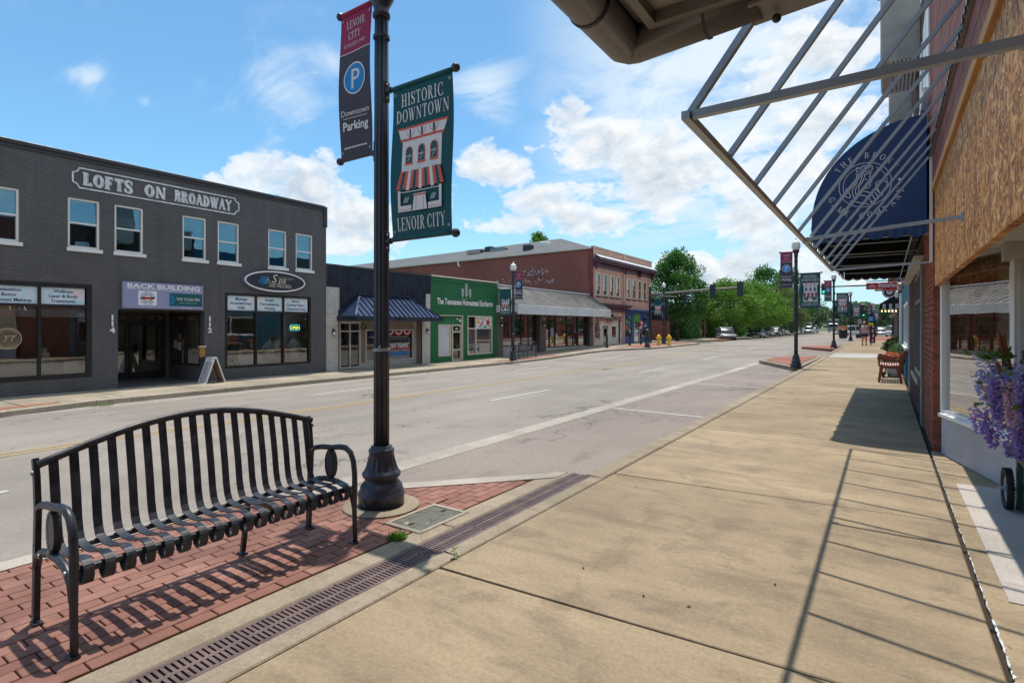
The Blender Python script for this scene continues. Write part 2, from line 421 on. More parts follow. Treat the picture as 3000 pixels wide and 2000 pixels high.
M['navy_roof'] = pm('navy_roof', (.045, .075, .16), .30, .45, .12, 2, 60, .04)
M['grey_roof'] = pm('grey_roof', (.33, .31, .285), .45, .3, .2, 1.2, 60, .05)
M['green_paint'] = pm('green_paint', (.022, .155, .060), .62, 0, .12, 2, 80, .15)
M['tan'] = pm('tan', (.26, .205, .16), .8, 0, .12, 2, 60, .15)
M['taupe'] = pm('taupe', (.125, .10, .085), .7, 0, .15, 2, 60, .15)
M['pink'] = pm('pink', (.60, .335, .265), .7, 0, .1, 1.5, 60, .15)
M['pink2'] = pm('pink2', (.60, .39, .29), .7, 0, .08, 1.5, 60, .1)
M['purple'] = pm('purple', (.085, .024, .045), .5, 0, .15, 2, 60, .1)
M['blue_paint'] = pm('blue_paint', (.028, .085, .30), .5, 0, .15, 2, 60, .1)
M['maroon'] = pm('maroon', (.20, .03, .03), .55, 0, .2, 3, 60, .15)
M['fascia_white'] = pm('fascia_white', (.60, .62, .64), .5, 0, .07, 1.5, 70, .08)
M['roofing'] = pm('roofing', (.11, .115, .12), .85, 0, .2, .8, 20, .2)
M['lavender'] = pm('lavender', (.27, .28, .46), .5, 0, .06, 2, 60, .03)
M['teal_cloth'] = pm('teal_cloth', (.004, .088, .105), .75, 0, .10, 2, 300, .06)
M['slate_cloth'] = pm('slate_cloth', (.062, .058, .082), .75, 0, .10, 2, 300, .06)
M['berry_cloth'] = pm('berry_cloth', (.30, .022, .085), .75, 0, .08, 2, 300, .06)
M['print_white'] = pm('print_white', (.80, .78, .78), .7, 0, .04, 3, 60, .02)
M['print_coral'] = pm('print_coral', (.70, .125, .085), .7, 0, .08, 3, 60, .02)
M['print_black'] = pm('print_black', (.02, .025, .04), .7, 0, .08, 3, 60, .02)
M['print_teal'] = pm('print_teal', (.006, .10, .12), .7, 0, .08, 3, 60, .02)
M['print_blue'] = pm('print_blue', (.012, .25, .62), .6, 0, .06, 3, 60, .02)
M['print_red'] = pm('print_red', (.50, .02, .02), .5, 0, .06, 3, 60, .02)
M['print_navy'] = pm('print_navy', (.02, .03, .10), .6, 0, .06, 3, 60, .02)
M['print_grey'] = pm('print_grey', (.36, .37, .41), .6, 0, .06, 3, 60, .02)
M['print_gold'] = pm('print_gold', (.50, .36, .20), .5, 0, .06, 3, 60, .02)
M['print_yellow'] = pm('print_yellow', (.85, .55, .02), .6, 0, .06, 3, 60, .02)
M['print_green'] = pm('print_green', (.06, .42, .05), .6, 0, .06, 3, 60, .02)
M['print_pink'] = pm('print_pink', (.75, .35, .45), .6, 0, .06, 3, 60, .02)
M['cyan'] = pm('cyan', (.02, .35, .70), .5, 0, .06, 3, 60, .02)
M['white_worn'] = pm('white_worn', (.62, .65, .67), .7, 0, .22, 9, 40, .1)
M['navy_canvas'] = pm('navy_canvas', (.026, .064, .165), .8, 0, .12, 1.5, 400, .10)
M['black_and_shade_canvas'] = pm('black_and_shade_canvas', (.012, .013, .018), .8, 0, .12, 1.5, 400, .10)  # black awnings, and the navy awning's inside with shade put into the colour
M['red_sign'] = pm('red_sign', (.62, .02, .03), .45, 0, .06, 3, 60, .02)
M['redwood'] = None
M['grate'] = pm('grate', (.15, .105, .100), .7, .25, .3, 5, 150, .25)
M['pit'] = pm('pit', (.022, .019, .018), .95, 0, .2, 4, 40, .1)
M['rubber'] = pm('rubber', (.016, .016, .017), .8, 0, .2, 6, 200, .2)
M['cart_green'] = pm('cart_green', (.008, .035, .03), .45, 0, .2, 6, 80, .05)
M['yellow_paint'] = pm('yellow_paint', (.72, .46, .02), .45, 0, .12, 5, 60, .05)
M['terracotta'] = pm('terracotta', (.30, .10, .055), .8, 0, .15, 5, 60, .15)
M['white_ceramic'] = pm('white_ceramic', (.68, .68, .66), .3, 0, .05, 5, 60, .03)
M['floor_wood'] = pm('floor_wood', (.34, .26, .19), .6, 0, .2, 3, 30, .05)
M['wall_int'] = pm('wall_int', (.68, .62, .54), .8, 0, .08, 2, 40, .05)
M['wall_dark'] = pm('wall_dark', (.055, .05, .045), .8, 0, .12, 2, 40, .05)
M['sofa'] = pm('sofa', (.34, .42, .35), .85, 0, .08, 6, 200, .2)
M['skin'] = pm('skin', (.46, .25, .17), .55, 0, .06, 12, 100, .05)
M['shirt_pink'] = pm('shirt_pink', (.62, .36, .38), .85, 0, .25, 22, 60, .1)
M['shorts_navy'] = pm('shorts_navy', (.02, .03, .085), .85, 0, .15, 12, 60, .1)
M['hair_grey'] = pm('hair_grey', (.50, .42, .34), .7, 0, .15, 30, 200, .2)
M['marking_yellow'] = pm('marking_yellow', (.50, .33, .10), .8, 0, .25, 6, 30, .15)
M['curtain'] = pm('curtain', (.34, .40, .50), .9, 0, .12, 4, 60, .1)
M['bark'] = pm('bark', (.075, .058, .045), .9, 0, .3, 6, 40, .6, bdist=.02)
M['soil'] = pm('soil', (.04, .028, .02), .95, 0, .3, 10, 60, .5)
M['shoe'] = pm('shoe', (.10, .03, .03), .6)

def glass_mat(name, tint=(.80, .84, .84), boost=1.0, rough=0.0, gl_col=(1, 1, 1)):
    m, n = newmat(name)
    fr = n.n('ShaderNodeFresnel'); fr.inputs[0].default_value = 1.52
    wob = n.n('ShaderNodeBump'); wob.inputs['Strength'].default_value = .05; wob.inputs['Distance'].default_value = .03
    n.put(wob.inputs['Height'], n.noise(pos(n), 1.3, 2))
    tr = n.n('ShaderNodeBsdfTransparent'); tr.inputs[0].default_value = (*tint, 1)
    gl = n.n('ShaderNodeBsdfGlossy'); gl.inputs['Roughness'].default_value = rough; gl.inputs[0].default_value = (*gl_col, 1); n.t.links.new(wob.outputs[0], gl.inputs['Normal'])
    mx = n.n('ShaderNodeMixShader'); n.put(mx.inputs[0], n.m('ADD', n.m('MULTIPLY', fr.outputs[0], boost), .04, clamp=True))
    n.t.links.new(tr.outputs[0], mx.inputs[1]); n.t.links.new(gl.outputs[0], mx.inputs[2])
    o = n.n('ShaderNodeOutputMaterial'); n.t.links.new(mx.outputs[0], o.inputs[0]); return m
M['glass'] = glass_mat('glass', (.86, .89, .88), 3.0)
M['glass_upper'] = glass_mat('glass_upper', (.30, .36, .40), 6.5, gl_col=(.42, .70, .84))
M['glass_front'] = glass_mat('glass_front', (.88, .91, .90), 3.8)
M['glass_dark'] = glass_mat('glass_dark', (.35, .38, .40), 2.2)
M['globe_glass'] = None
m, n = newmat('globe_glass'); finish(n, (.78, .78, .74), .25, 0, n.noise(objc(n), 60, 2), .2); M['globe_glass'] = m

def brick_mat(name, cols, dirt=.25, rough=.85, bump=.35):
    """one tone per brick, blotches over the whole wall"""
    m, n = newmat(name); P = pos(n); r = isl(n)
    ramp = n.n('ShaderNodeValToRGB'); n.put(ramp.inputs[0], r)
    el = ramp.color_ramp.elements
    while len(el) < len(cols): el.new(.5)
    for i, c in enumerate(cols): el[i].position = i/(len(cols)-1); el[i].color = (*c, 1)
    g = n.noise(P, 90, 4); b = n.noise(P, 1.1, 4)
    c = n.mix(n.m('MULTIPLY', n.ss(b, .35, .75), dirt), ramp.outputs[0], tuple(x*.45 for x in cols[0]))
    c = n.mix(n.m('MULTIPLY', n.ss(g, .5, .8), .25), c, tuple(min(1, x*1.5) for x in cols[-1]))
    run = n.noise(n.mapv(P, (1.6, 1.6, .10)), 1.5, 6, .7); c = n.mix(n.m('MULTIPLY', n.ss(run, .50, .68), dirt*.8), c, tuple(min(1, x*1.45+.02) for x in cols[-1])); c = n.mix(n.m('MULTIPLY', n.ss(run, .46, .34), dirt), c, tuple(x*.55 for x in cols[0]))
    finish(n, c, rough, 0, g, bump, .004, .3); return m
M['brick_red'] = brick_mat('brick_red', [(.27, .075, .045), (.33, .095, .055), (.23, .062, .040), (.36, .12, .075)])
M['brick_brown'] = brick_mat('brick_brown', [(.075, .04, .032), (.095, .05, .038), (.06, .034, .03)])
M['brick_blue'] = brick_mat('brick_blue', [(.022, .16, .24), (.028, .19, .28), (.018, .13, .20)], .3, .6)
M['brick_white'] = brick_mat('brick_white', [(.55, .53, .49), (.62, .60, .56), (.50, .48, .44)], .2, .7)
M['brick_grey'] = brick_mat('brick_grey', [(.104, .102, .108), (.110, .108, .114), (.099, .097, .103), (.116, .114, .120)], .25, .6)
M['brick_green'] = brick_mat('brick_green', [(.022, .152, .058), (.026, .168, .064), (.019, .138, .052)], .2, .6)
M['paver'] = brick_mat('paver', [(.265, .128, .100), (.305, .148, .115), (.235, .110, .088), (.285, .138, .106), (.32, .17, .135)], .5, .85)
M['mortar'] = pm('mortar', (.36, .30, .25), .95, 0, .12, 4, 90, .3)
M['mortar_grey'] = pm('mortar_grey', (.096, .094, .100), .8, 0, .12, 4, 90, .3)
M['mortar_white'] = pm('mortar_white', (.42, .40, .37), .9, 0, .12, 4, 90, .3)
M['mortar_green'] = pm('mortar_green', (.016, .115, .044), .8, 0, .12, 4, 90, .3)
M['mortar_blue'] = pm('mortar_blue', (.016, .10, .16), .8, 0, .12, 4, 90, .3)
M['sand_joint'] = pm('sand_joint', (.19, .115, .092), .95, 0, .3, 6, 120, .3)

# far masonry: courses from a brick pattern, too fine to pick apart
def far_brick(name, c1, c2, mort, vertical='x', patches=True):
    m, n = newmat(name); P = pos(n); x, y, z = n.sep(P)
    v = n.comb(n.m('ADD', x, y), z, 0.)
    b = n.n('ShaderNodeTexBrick'); n.put(b.inputs['Vector'], v); b.inputs['Scale'].default_value = 1.
    b.inputs['Brick Width'].default_value = .205; b.inputs['Row Height'].default_value = .076; b.inputs['Mortar Size'].default_value = .008
    b.inputs['Color1'].default_value = (*c1, 1); b.inputs['Color2'].default_value = (*c2, 1); b.inputs['Mortar'].default_value = (*mort, 1)
    big = n.noise(P, .35, 5); st = n.noise(n.mapv(P, (.5, .5, .12)), 1.6, 5)
    c = n.mix(n.m('MULTIPLY', n.ss(big, .4, .7), .35), b.outputs[0], tuple(k*.6 for k in c1))
    if patches: c = n.mix(n.m('MULTIPLY', n.ss(st, .62, .75), .25), c, (.40, .26, .20))
    finish(n, c, .9, 0, b.outputs[1], -.3, .006, .2); return m
M['far_red'] = far_brick('far_red', (.25, .080, .062), (.30, .098, .074), (.27, .15, .12))
M['far_red2'] = far_brick('far_red2', (.24, .10, .07), (.28, .12, .085), (.30, .2, .15))
M['far_tan'] = far_brick('far_tan', (.40, .25, .16), (.45, .29, .19), (.4, .33, .27))
M['far_paver'] = far_brick('far_paver', (.30, .12, .09), (.36, .15, .11), (.28, .18, .14), patches=False)

# wood
def wood(name, c1, c2, ax=(1, 1, .06), sc=22, rough=.7, bump=.3):
    m, n = newmat(name); P = pos(n)
    a = n.noise(n.mapv(P, ax), sc, 6, .65, .6); b = n.noise(P, 1.2, 3)
    c = n.mix(n.ss(a, .3, .72), c1, c2); c = n.mix(n.m('MULTIPLY', n.ss(b, .4, .8), .4), c, tuple(x*.5 for x in c1))
    finish(n, c, rough, 0, a, bump, .004, .3); return m
M['redwood'] = wood('redwood', (.15, .040, .028), (.30, .095, .066))
M['bench_wood'] = wood('bench_wood', (.20, .05, .03), (.30, .085, .05), (1, .1, 1), 30, .55)
M['slat_wood'] = wood('slat_wood', (.50, .30, .26), (.62, .40, .35), (1, .1, 1), 30, .6)
M['yellow_board'] = wood('yellow_board', (.34, .17, .05), (.48, .27, .10), (1, .06, 1), 24)
M['stick'] = wood('stick', (.20, .06, .025), (.30, .11, .05))
M['easel'] = wood('easel', (.30, .17, .09), (.42, .27, .16))

# strand board: flakes lying in several directions
m, n = newmat('strand_board'); P = pos(n); x, y, z = n.sep(P)
fl = None; hs = None
for i, (rx, s1, s2, off) in enumerate([(.2, 9, 40, 0), (1.35, 10, 46, 3), (-.55, 9, 42, 7), (.85, 11, 48, 11), (-1.15, 10, 44, 19), (1.7, 9, 40, 23), (-.1, 12, 50, 31)]):
    v = n.mapv(n.mapv(n.comb(y, z, 0.), rot=(0, 0, rx)), (s1, s2, 1), (off, off*.7, 0))
    d = n.vor(v, 1.0, 'F1', 1)            # colour per cell
    r = n.sep(d)
    if fl is None: fl, top = r[0], r[1]
    else:
        g = n.m('GREATER_THAN', r[1], top); fl = n.m('ADD', n.m('MULTIPLY', g, r[0]), n.m('MULTIPLY', n.m('SUBTRACT', 1, g), fl)); top = n.m('MAXIMUM', top, r[1])
ramp = n.n('ShaderNodeValToRGB'); n.put(ramp.inputs[0], n.m('ADD', n.m('MULTIPLY', fl, .8), n.m('MULTIPLY', n.noise(P, 5, 4), .25)))
cr = ramp.color_ramp; cr.elements[0].position = .12; cr.elements[0].color = (.13, .048, .015, 1); cr.elements[1].position = .95; cr.elements[1].color = (.80, .51, .22, 1)
for p_, c_ in ((.34, (.30, .110, .026)), (.58, (.52, .205, .048)), (.8, (.72, .355, .10))):
    e = cr.elements.new(p_); e.color = (*c_, 1)
finish(n, ramp.outputs[0], .65, 0, top, .5, .006, .35); M['osb'] = m

# ground surfaces
def concrete(name, base, stain, streak=1., grain=130):
    m, n = newmat(name); P = pos(n)
    big = n.noise(P, .55, 6, .6); mid = n.noise(n.mapv(P, (.55, 2.0, 1), rot=(0, 0, .10)), 1.4, 7, .68, .4); fi = n.noise(P, grain, 4, .7); sp = n.noise(P, 30, 3)
    c = n.mix(n.ss(big, .36, .66), tuple(min(1, x*1.06) for x in base), tuple(x*.76 for x in base))
    c = n.mix(n.m('MULTIPLY', n.ss(mid, .44, .70), .62*streak), c, stain)
    blot = n.noise(n.vm('ADD', P, (31.7, 12.9, 0)), 2.6, 8, .68, .5); c = n.mix(n.m('MULTIPLY', n.ss(blot, .48, .66), .58*streak), c, stain)
    wash = n.noise(n.mapv(P, (.35, 2.4, 1)), 1.1, 7, .66, .8)
    c = n.mix(n.m('MULTIPLY', n.ss(wash, .52, .72), .45*streak), c, tuple(min(1, x*1.28) for x in base))
    gr = n.noise(P, 38, 6, .9); c = n.mix(n.m('MULTIPLY', n.ss(gr, .49, .60), .42), c, tuple(x*.52 for x in base)); c = n.mix(n.m('MULTIPLY', n.ss(gr, .47, .37), .36), c, tuple(min(1, x*1.45) for x in base))
    gum = n.vor(n.vm('ADD', P, n.vm('SCALE', n.comb(n.noise(P, 6, 2), n.noise(P, 7, 2), 0.))), 2.4, 'F1', 0); c = n.mix(n.m('MULTIPLY', n.ss(gum, .045, .030), n.m('MULTIPLY', n.ss(n.noise(P, 1.7, 2), .5, .62), .7)), c, (.06, .052, .045))
    scr = n.noise(n.mapv(P, (1.2, 14, 1), rot=(0, 0, .12)), 2.2, 5, .7, .4); c = n.mix(n.m('MULTIPLY', n.ss(scr, .54, .72), .30*streak), c, tuple(min(1, x*1.25) for x in base))
    c = n.mix(n.m('MULTIPLY', n.ss(fi, .52, .75), .30), c, tuple(x*.55 for x in base))
    c = n.mix(n.m('MULTIPLY', n.ss(fi, .46, .25), .22), c, tuple(min(1, x*1.4) for x in base))
    c = n.mix(n.ss(n.noise(P, 9, 2), .78, .82), c, (.04, .035, .03))
    tone = n.ss(isl(n), 0, 1, .93, 1.05)
    c = n.mix(1.0, c, n.comb(tone, tone, tone), 'MULTIPLY')
    finish(n, c, .85, 0, n.m('ADD', fi, n.m('MULTIPLY', sp, .4)), .35, .003, .3); return m
M['walk'] = concrete('walk', (.372, .286, .186), (.178, .138, .098))
M['walk_grey'] = concrete('walk_grey', (.40, .345, .27), (.24, .205, .16))
M['kerb'] = concrete('kerb', (.345, .285, .21), (.19, .155, .115))
M['kerb_road'] = concrete('kerb_road', (.43, .39, .335), (.28, .25, .21), .6)
M['slab_white'] = concrete('slab_white', (.50, .45, .41), (.42, .37, .33), .5)
M['pale_strip'] = concrete('pale_strip', (.50, .49, .46), (.40, .38, .36), .4)

m, n = newmat('asphalt'); P = pos(n); x, y, z = n.sep(P)
big = n.noise(P, .25, 5); mid = n.noise(n.mapv(P, (1.6, .18, 1)), .9, 6, .6); fi = n.noise(P, 95, 5, .85); agg = n.vor(P, 75, 'F1', 0); co = n.noise(P, 24, 6, .9)
c = n.mix(n.ss(big, .35, .68), (.318, .280, .248), (.248, .219, .195))
c = n.mix(n.m('MULTIPLY', n.ss(mid, .5, .75), .5), c, (.345, .308, .272))
park = n.m('MULTIPLY', n.m('GREATER_THAN', x, -4.72), 1.0)
c = n.mix(n.m('MULTIPLY', park, .85), c, n.mix(n.ss(big, .3, .7), (.298, .246, .214), (.225, .184, .160)))
c = n.mix(n.m('MULTIPLY', n.ss(fi, .52, .8), .4), c, (.09, .082, .075))
c = n.mix(n.m('MULTIPLY', n.ss(fi, .45, .25), .30), c, (.40, .37, .34))
c = n.mix(n.m('MULTIPLY', n.ss(co, .50, .62), .35), c, (.13, .115, .103)); c = n.mix(n.m('MULTIPLY', n.ss(co, .46, .36), .28), c, (.46, .41, .37))
tar = n.noise(n.mapv(P, (1, .6, 1)), .75, 7, .68, .6)
c = n.mix(n.m('MULTIPLY', n.ss(tar, .58, .70), .40), c, (.115, .117, .125))
wear = n.noise(n.mapv(P, (2.2, .22, 1)), .8, 5, .6)
for xc in (-5.75, -7.0, -8.25, -9.35, -10.7, -11.9, -13.0, -14.0):
    dd = n.m('ABSOLUTE', n.m('SUBTRACT', x, xc)); c = n.mix(n.m('MULTIPLY', n.ss(dd, .42, .05), n.m('MULTIPLY', wear, .30)), c, (.17, .152, .138))
drip = n.noise(n.mapv(P, (1.1, .35, 1), (3, 8, 0)), 1.6, 5, .7); c = n.mix(n.m('MULTIPLY', n.m('MULTIPLY', park, n.ss(drip, .52, .72)), .45), c, (.12, .10, .092))
crk = n.vor(n.vm('ADD', n.mapv(P, (.5, .22, 1)), n.vm('SCALE', n.comb(n.noise(P, 1.4, 5), n.noise(P, 1.9, 5), 0.))), 1.0, 'DISTANCE_TO_EDGE', 0)
c = n.mix(n.m('MULTIPLY', n.ss(crk, .012, .002), n.m('MULTIPLY', n.ss(n.noise(P, .35, 3), .48, .56), .6)), c, (.035, .034, .034))
finish(n, c, .88, 0, n.m('ADD', fi, agg), .4, .004, .25); M['asphalt'] = m
def worn_marking(name, col):
    m, n = newmat(name); P = pos(n); a = n.noise(P, 7, 6, .7); b = n.noise(P, 140, 3)
    c = n.mix(n.ss(a, .40, .62), col, tuple(.55*k+.10 for k in col)); c = n.mix(n.m('MULTIPLY', n.ss(b, .55, .75), .4), c, (.25, .23, .21))
    finish(n, c, .8, 0, b, .3, .002, .3); return m
M['marking'] = worn_marking('marking', (.50, .48, .45))
M['marking_y'] = worn_marking('marking_y', (.42, .30, .13))
m, n = newmat('earth'); P = pos(n); a = n.noise(P, .3, 5); b = n.noise(P, 8, 5)
finish(n, n.mix(n.ss(a, .4, .6), n.mix(n.ss(b, .3, .7), (.045, .075, .02), (.075, .10, .03)), (.18, .165, .14)), .95, 0, b, .5, .02); M['earth'] = m

def leaf_mat(name, c1, c2, c3, tr=.35):
    m, n = newmat(name); r = n.n('ShaderNodeNewGeometry').outputs['Random Per Island']; P = pos(n)
    c = n.mix(r, c1, c2); c = n.mix(n.m('MULTIPLY', n.ss(n.noise(P, .9, 3), .4, .7), .6), c, c3)
    d = n.n('ShaderNodeBsdfPrincipled'); n.put(d.inputs['Base Color'], c); d.inputs['Roughness'].default_value = .55; d.inputs['Specular IOR Level'].default_value = .35
    t = n.n('ShaderNodeBsdfTranslucent'); n.put(t.inputs[0], n.mix(1., c, (1.3, 1.5, .7), 'MULTIPLY'))
    mx = n.n('ShaderNodeMixShader'); mx.inputs[0].default_value = tr
    n.t.links.new(d.outputs[0], mx.inputs[1]); n.t.links.new(t.outputs[0], mx.inputs[2])
    o = n.n('ShaderNodeOutputMaterial'); n.t.links.new(mx.outputs[0], o.inputs[0]); return m
M['leaf_dark'] = leaf_mat('leaf_dark', (.028, .105, .026), (.065, .17, .036), (.085, .20, .035))
M['leaf_bright'] = leaf_mat('leaf_bright', (.075, .17, .02), (.14, .26, .034), (.10, .20, .03))
M['leaf_olive'] = leaf_mat('leaf_olive', (.06, .10, .03), (.12, .15, .06), (.18, .19, .10))
M['leaf_far'] = leaf_mat('leaf_far', (.045, .095, .045), (.075, .13, .06), (.06, .12, .07), .2)
M['leaf_pot'] = leaf_mat('leaf_pot', (.05, .12, .02), (.11, .20, .03), (.16, .24, .04))
M['petal_violet'] = leaf_mat('petal_violet', (.40, .27, .72), (.58, .44, .86), (.33, .20, .66), .25)
M['petal_lilac'] = leaf_mat('petal_lilac', (.46, .44, .84), (.64, .62, .92), (.42, .36, .80), .25)
M['petal_pink'] = leaf_mat('petal_pink', (.66, .36, .60), (.82, .58, .76), (.74, .46, .62), .25)
M['petal_white'] = leaf_mat('petal_white', (.60, .66, .80), (.78, .82, .90), (.66, .70, .86), .25)
M['petal_red'] = leaf_mat('petal_red', (.62, .04, .02), (.75, .10, .03), (.70, .16, .05), .2)
M['petal_mixed'] = leaf_mat('petal_mixed', (.45, .05, .16), (.70, .42, .48), (.24, .08, .20), .2)

def emit(name, col, st):
    m, n = newmat(name); e = n.n('ShaderNodeEmission'); e.inputs[0].default_value = (*col, 1); e.inputs[1].default_value = st
    o = n.n('ShaderNodeOutputMaterial'); n.t.links.new(e.outputs[0], o.inputs[0]); return m
M['neon_yellow'] = emit('neon_yellow', (.8, .9, .1), 1.2); M['neon_cyan'] = emit('neon_cyan', (.05, .7, .9), 1.0)
M['signal_green'] = emit('signal_green', (.02, .9, .45), 1.6); M['bulb_warm'] = emit('bulb_warm', (1., .78, .35), 2.0)
M['lens_off'] = pm('lens_off', (.03, .012, .01), .3)
def car_paint(name, col, metal=.3):
    m, n = newmat(name); p = finish(n, col, .3, metal); p.inputs['Coat Weight'].default_value = 1.; p.inputs['Coat Roughness'].default_value = .05; return m
M['car_silver'] = car_paint('car_silver', (.22, .25, .28), .5); M['car_white'] = car_paint('car_white', (.50, .51, .52), 0); M['car_black'] = car_paint('car_black', (.015, .016, .02)); M['car_window'] = pm('car_window', (.02, .024, .03), .25, 0, .1, 3, 60, 0, .6); M['car_grey'] = car_paint('car_grey', (.12, .13, .14), .5)
m, n = newmat('sign_sky'); P = pos(n); a = n.noise(P, 2.2, 4)   # printed pastel panel
c = n.mix(n.ss(a, .4, .62), (.55, .72, .80), (.72, .74, .80)); c = n.mix(n.ss(n.noise(n.vm('ADD', P, (5, 5, 5)), 1.6, 3), .58, .72), c, (.78, .60, .62))
finish(n, c, .3, 0); M['sign_pastel'] = m
# ---------------------------------------------------------------- the ground
def sheet(xs, ys, zf):
    mb = MB(); nx = len(xs)
    vs = [(x, y, zf(x, y)) for y in ys for x in xs]; fs = []
    for j in range(len(ys)-1):
        for i in range(nx-1): k = j*nx+i; fs.append((k, k+1, k+nx+1, k+nx))
    return mb.add(vs, fs)
def rng(a, b, n): return [a+(b-a)*i/n for i in range(n+1)]
ys_g = [-600, -60, -10]+rng(0, 60, 30)[0:]+[80, 120, 200, 400, 1200]
obj('ground', sheet([-1200, -200, -60, -20]+rng(-16, 2, 9)+[30, 200, 1200], ys_g, lambda x, y: gz(x, y)-.17), M['earth'], kind='structure')
RD = -.12
obj('road', sheet(rng(-15.4, -2.45, 14), [-30, -8]+rng(-4, 60, 64)+[80, 110, 150, 220, 330], lambda x, y: gz(x, y)+RD), M['asphalt'], kind='structure')
# the side street that crosses past the pink building and past the corner on our side
obj('side_street', sheet([-120, -60, -30, -15.4], rng(48.6, 57.4, 4), lambda x, y: gz(x, y)+RD), M['asphalt'], kind='structure')
obj('side_road', sheet([-2.45, 20, 90], rng(91.5, 103, 4), lambda x, y: gz(x, y)+RD), M['asphalt'], kind='structure')

def strip(poly_l, poly_r, dz, sub=1.0):
    """ribbon between two polylines of equal length"""
    mb = MB(); L = []; R = []
    for i in range(len(poly_l)-1):
        d = max(1, int(math.dist(poly_l[i], poly_l[i+1])/sub))
        for k in range(d):
            t = k/d; L.append([poly_l[i][j]*(1-t)+poly_l[i+1][j]*t for j in (0, 1)]); R.append([poly_r[i][j]*(1-t)+poly_r[i+1][j]*t for j in (0, 1)])
    L.append(poly_l[-1]); R.append(poly_r[-1])
    for i in range(len(L)-1):
        q = [L[i], R[i], R[i+1], L[i+1]]
        mb.quad(*[(x, y, gz(x, y)+dz) for x, y in q])
    return mb
# painted lines: each dash and stripe is a piece of the road
mk = bpy.data.objects['road']
def dash(x0, x1, y0, y1, mat='marking', name='lane_marking', skew=0.):
    obj(name, strip([(x0, y0), (x0, y1)], [(x1, y0+skew), (x1, y1+skew)], RD+.005), M[mat], mk)
for y in (-.95, 10.25, 19.6, 28.2, 39.2, 62, 72, 82):
    dash(-7.68, -7.56, y, y+2.7); dash(-12.4, -12.28, y-1.5, y+1.2)
for a, b in ((-14, 49.), (60, 200)):
    dash(-10.12, -10.02, a, b, 'marking_y', 'centre_line'); dash(-9.92, -9.82, a, b, 'marking_y', 'centre_line')
dash(-14.62, -14.5, -4, 33, name='edge_line')
obj('gutter_band', strip([(-5.02, -8), (-5.02, 27.2)], [(-4.70, -8), (-4.70, 27.2)], RD+.004), M['kerb_road'], mk)
for y in (10.5, 16.35, 21.6): dash(-4.68, -2.74, y, y+.11, name='parking_line', skew=-.25)
for y in (31.5, 37): dash(-4.68, -2.9, y, y+.11, name='parking_line', skew=-.25)
for y in (8.5, 14.5): dash(-14.48, -15.05, y, y+.1, name='parking_line')
dash(-12.2, -3.2, 49.6, 50.1, name='stop_line')

# pavement on our side, slab by slab
walk = obj('sidewalk', sheet([-2.40, .52], [-8]+rng(-4, 92, 48), lambda x, y: gz(x, y)-.035), M['soil'], kind='structure')
def slab(name, x0, x1, y0, y1, mat, parent, th=.06, top=0., skew=0., bev=.008):
    mb = MB(); n = max(1, int((y1-y0)/3))
    vs = []
    for k in range(n+1):
        y = y0+(y1-y0)*k/n
        s0, s1 = 0., skew
        for (x, b, z) in ((x0, 0, -th), (x0, 0, -bev), (x0+bev, bev, 0), (x1-bev, bev, 0), (x1, 0, -bev), (x1, 0, -th)):
            yy = y+skew*(x-x0)/(x1-x0)
            if k == 0 and b: yy += bev
            if k == n and b: yy -= bev
            vs.append((x, yy, gz(x, yy)+z+top))
    fs = []
    for k in range(n):
        for j in range(5): a = k*6+j; fs.append((a, a+1, a+7, a+6))
    fs += [(5, 4, 3, 2, 1, 0), tuple(n*6+j for j in range(6))]
    mb.add(vs, fs); return obj(name, mb, M[mat], parent)
joints = [-6.5, -3.4, -.35, 2.64, 5.38, 8.55, 11.8, 15.0, 18.2, 21.4, 24.6, 27.8, 31.3, 34.9, 38.2, 41.6, 45, 48.4, 51.7, 55, 58.3, 61.6, 64.9]
for a, b in zip(joints, joints[1:]):
    mt = 'pale_strip' if a == 31.3 else 'walk'
    slab('slab', -2.375, .44, a+.006, b-.006, mt, walk, skew=.16)
slab('slab', -2.375, .60, 64.95, 91, 'far_paver', walk)
# kerb stones
kerbs = obj('kerb', strip([(-2.62, 5.2), (-2.62, 90)], [(-2.40, 5.2), (-2.40, 90)], -.16), M['soil'], kind='structure')
y = 5.16
while y < 88: slab('kerb_stone', -2.60, -2.395, y, y+2.94, 'kerb', kerbs, .17, .004, bev=.014); y += 2.95
y = -6.
while y < 5.0:
    slab('kerb_stone', -2.525, -2.385, y, min(5.14, y+2.94), 'kerb', kerbs, .12, .002, bev=.008); slab('kerb_stone', -2.96, -2.762, y+.4, min(5.12, y+.4+2.94), 'kerb', kerbs, .12, .0, bev=.010); y += 2.95

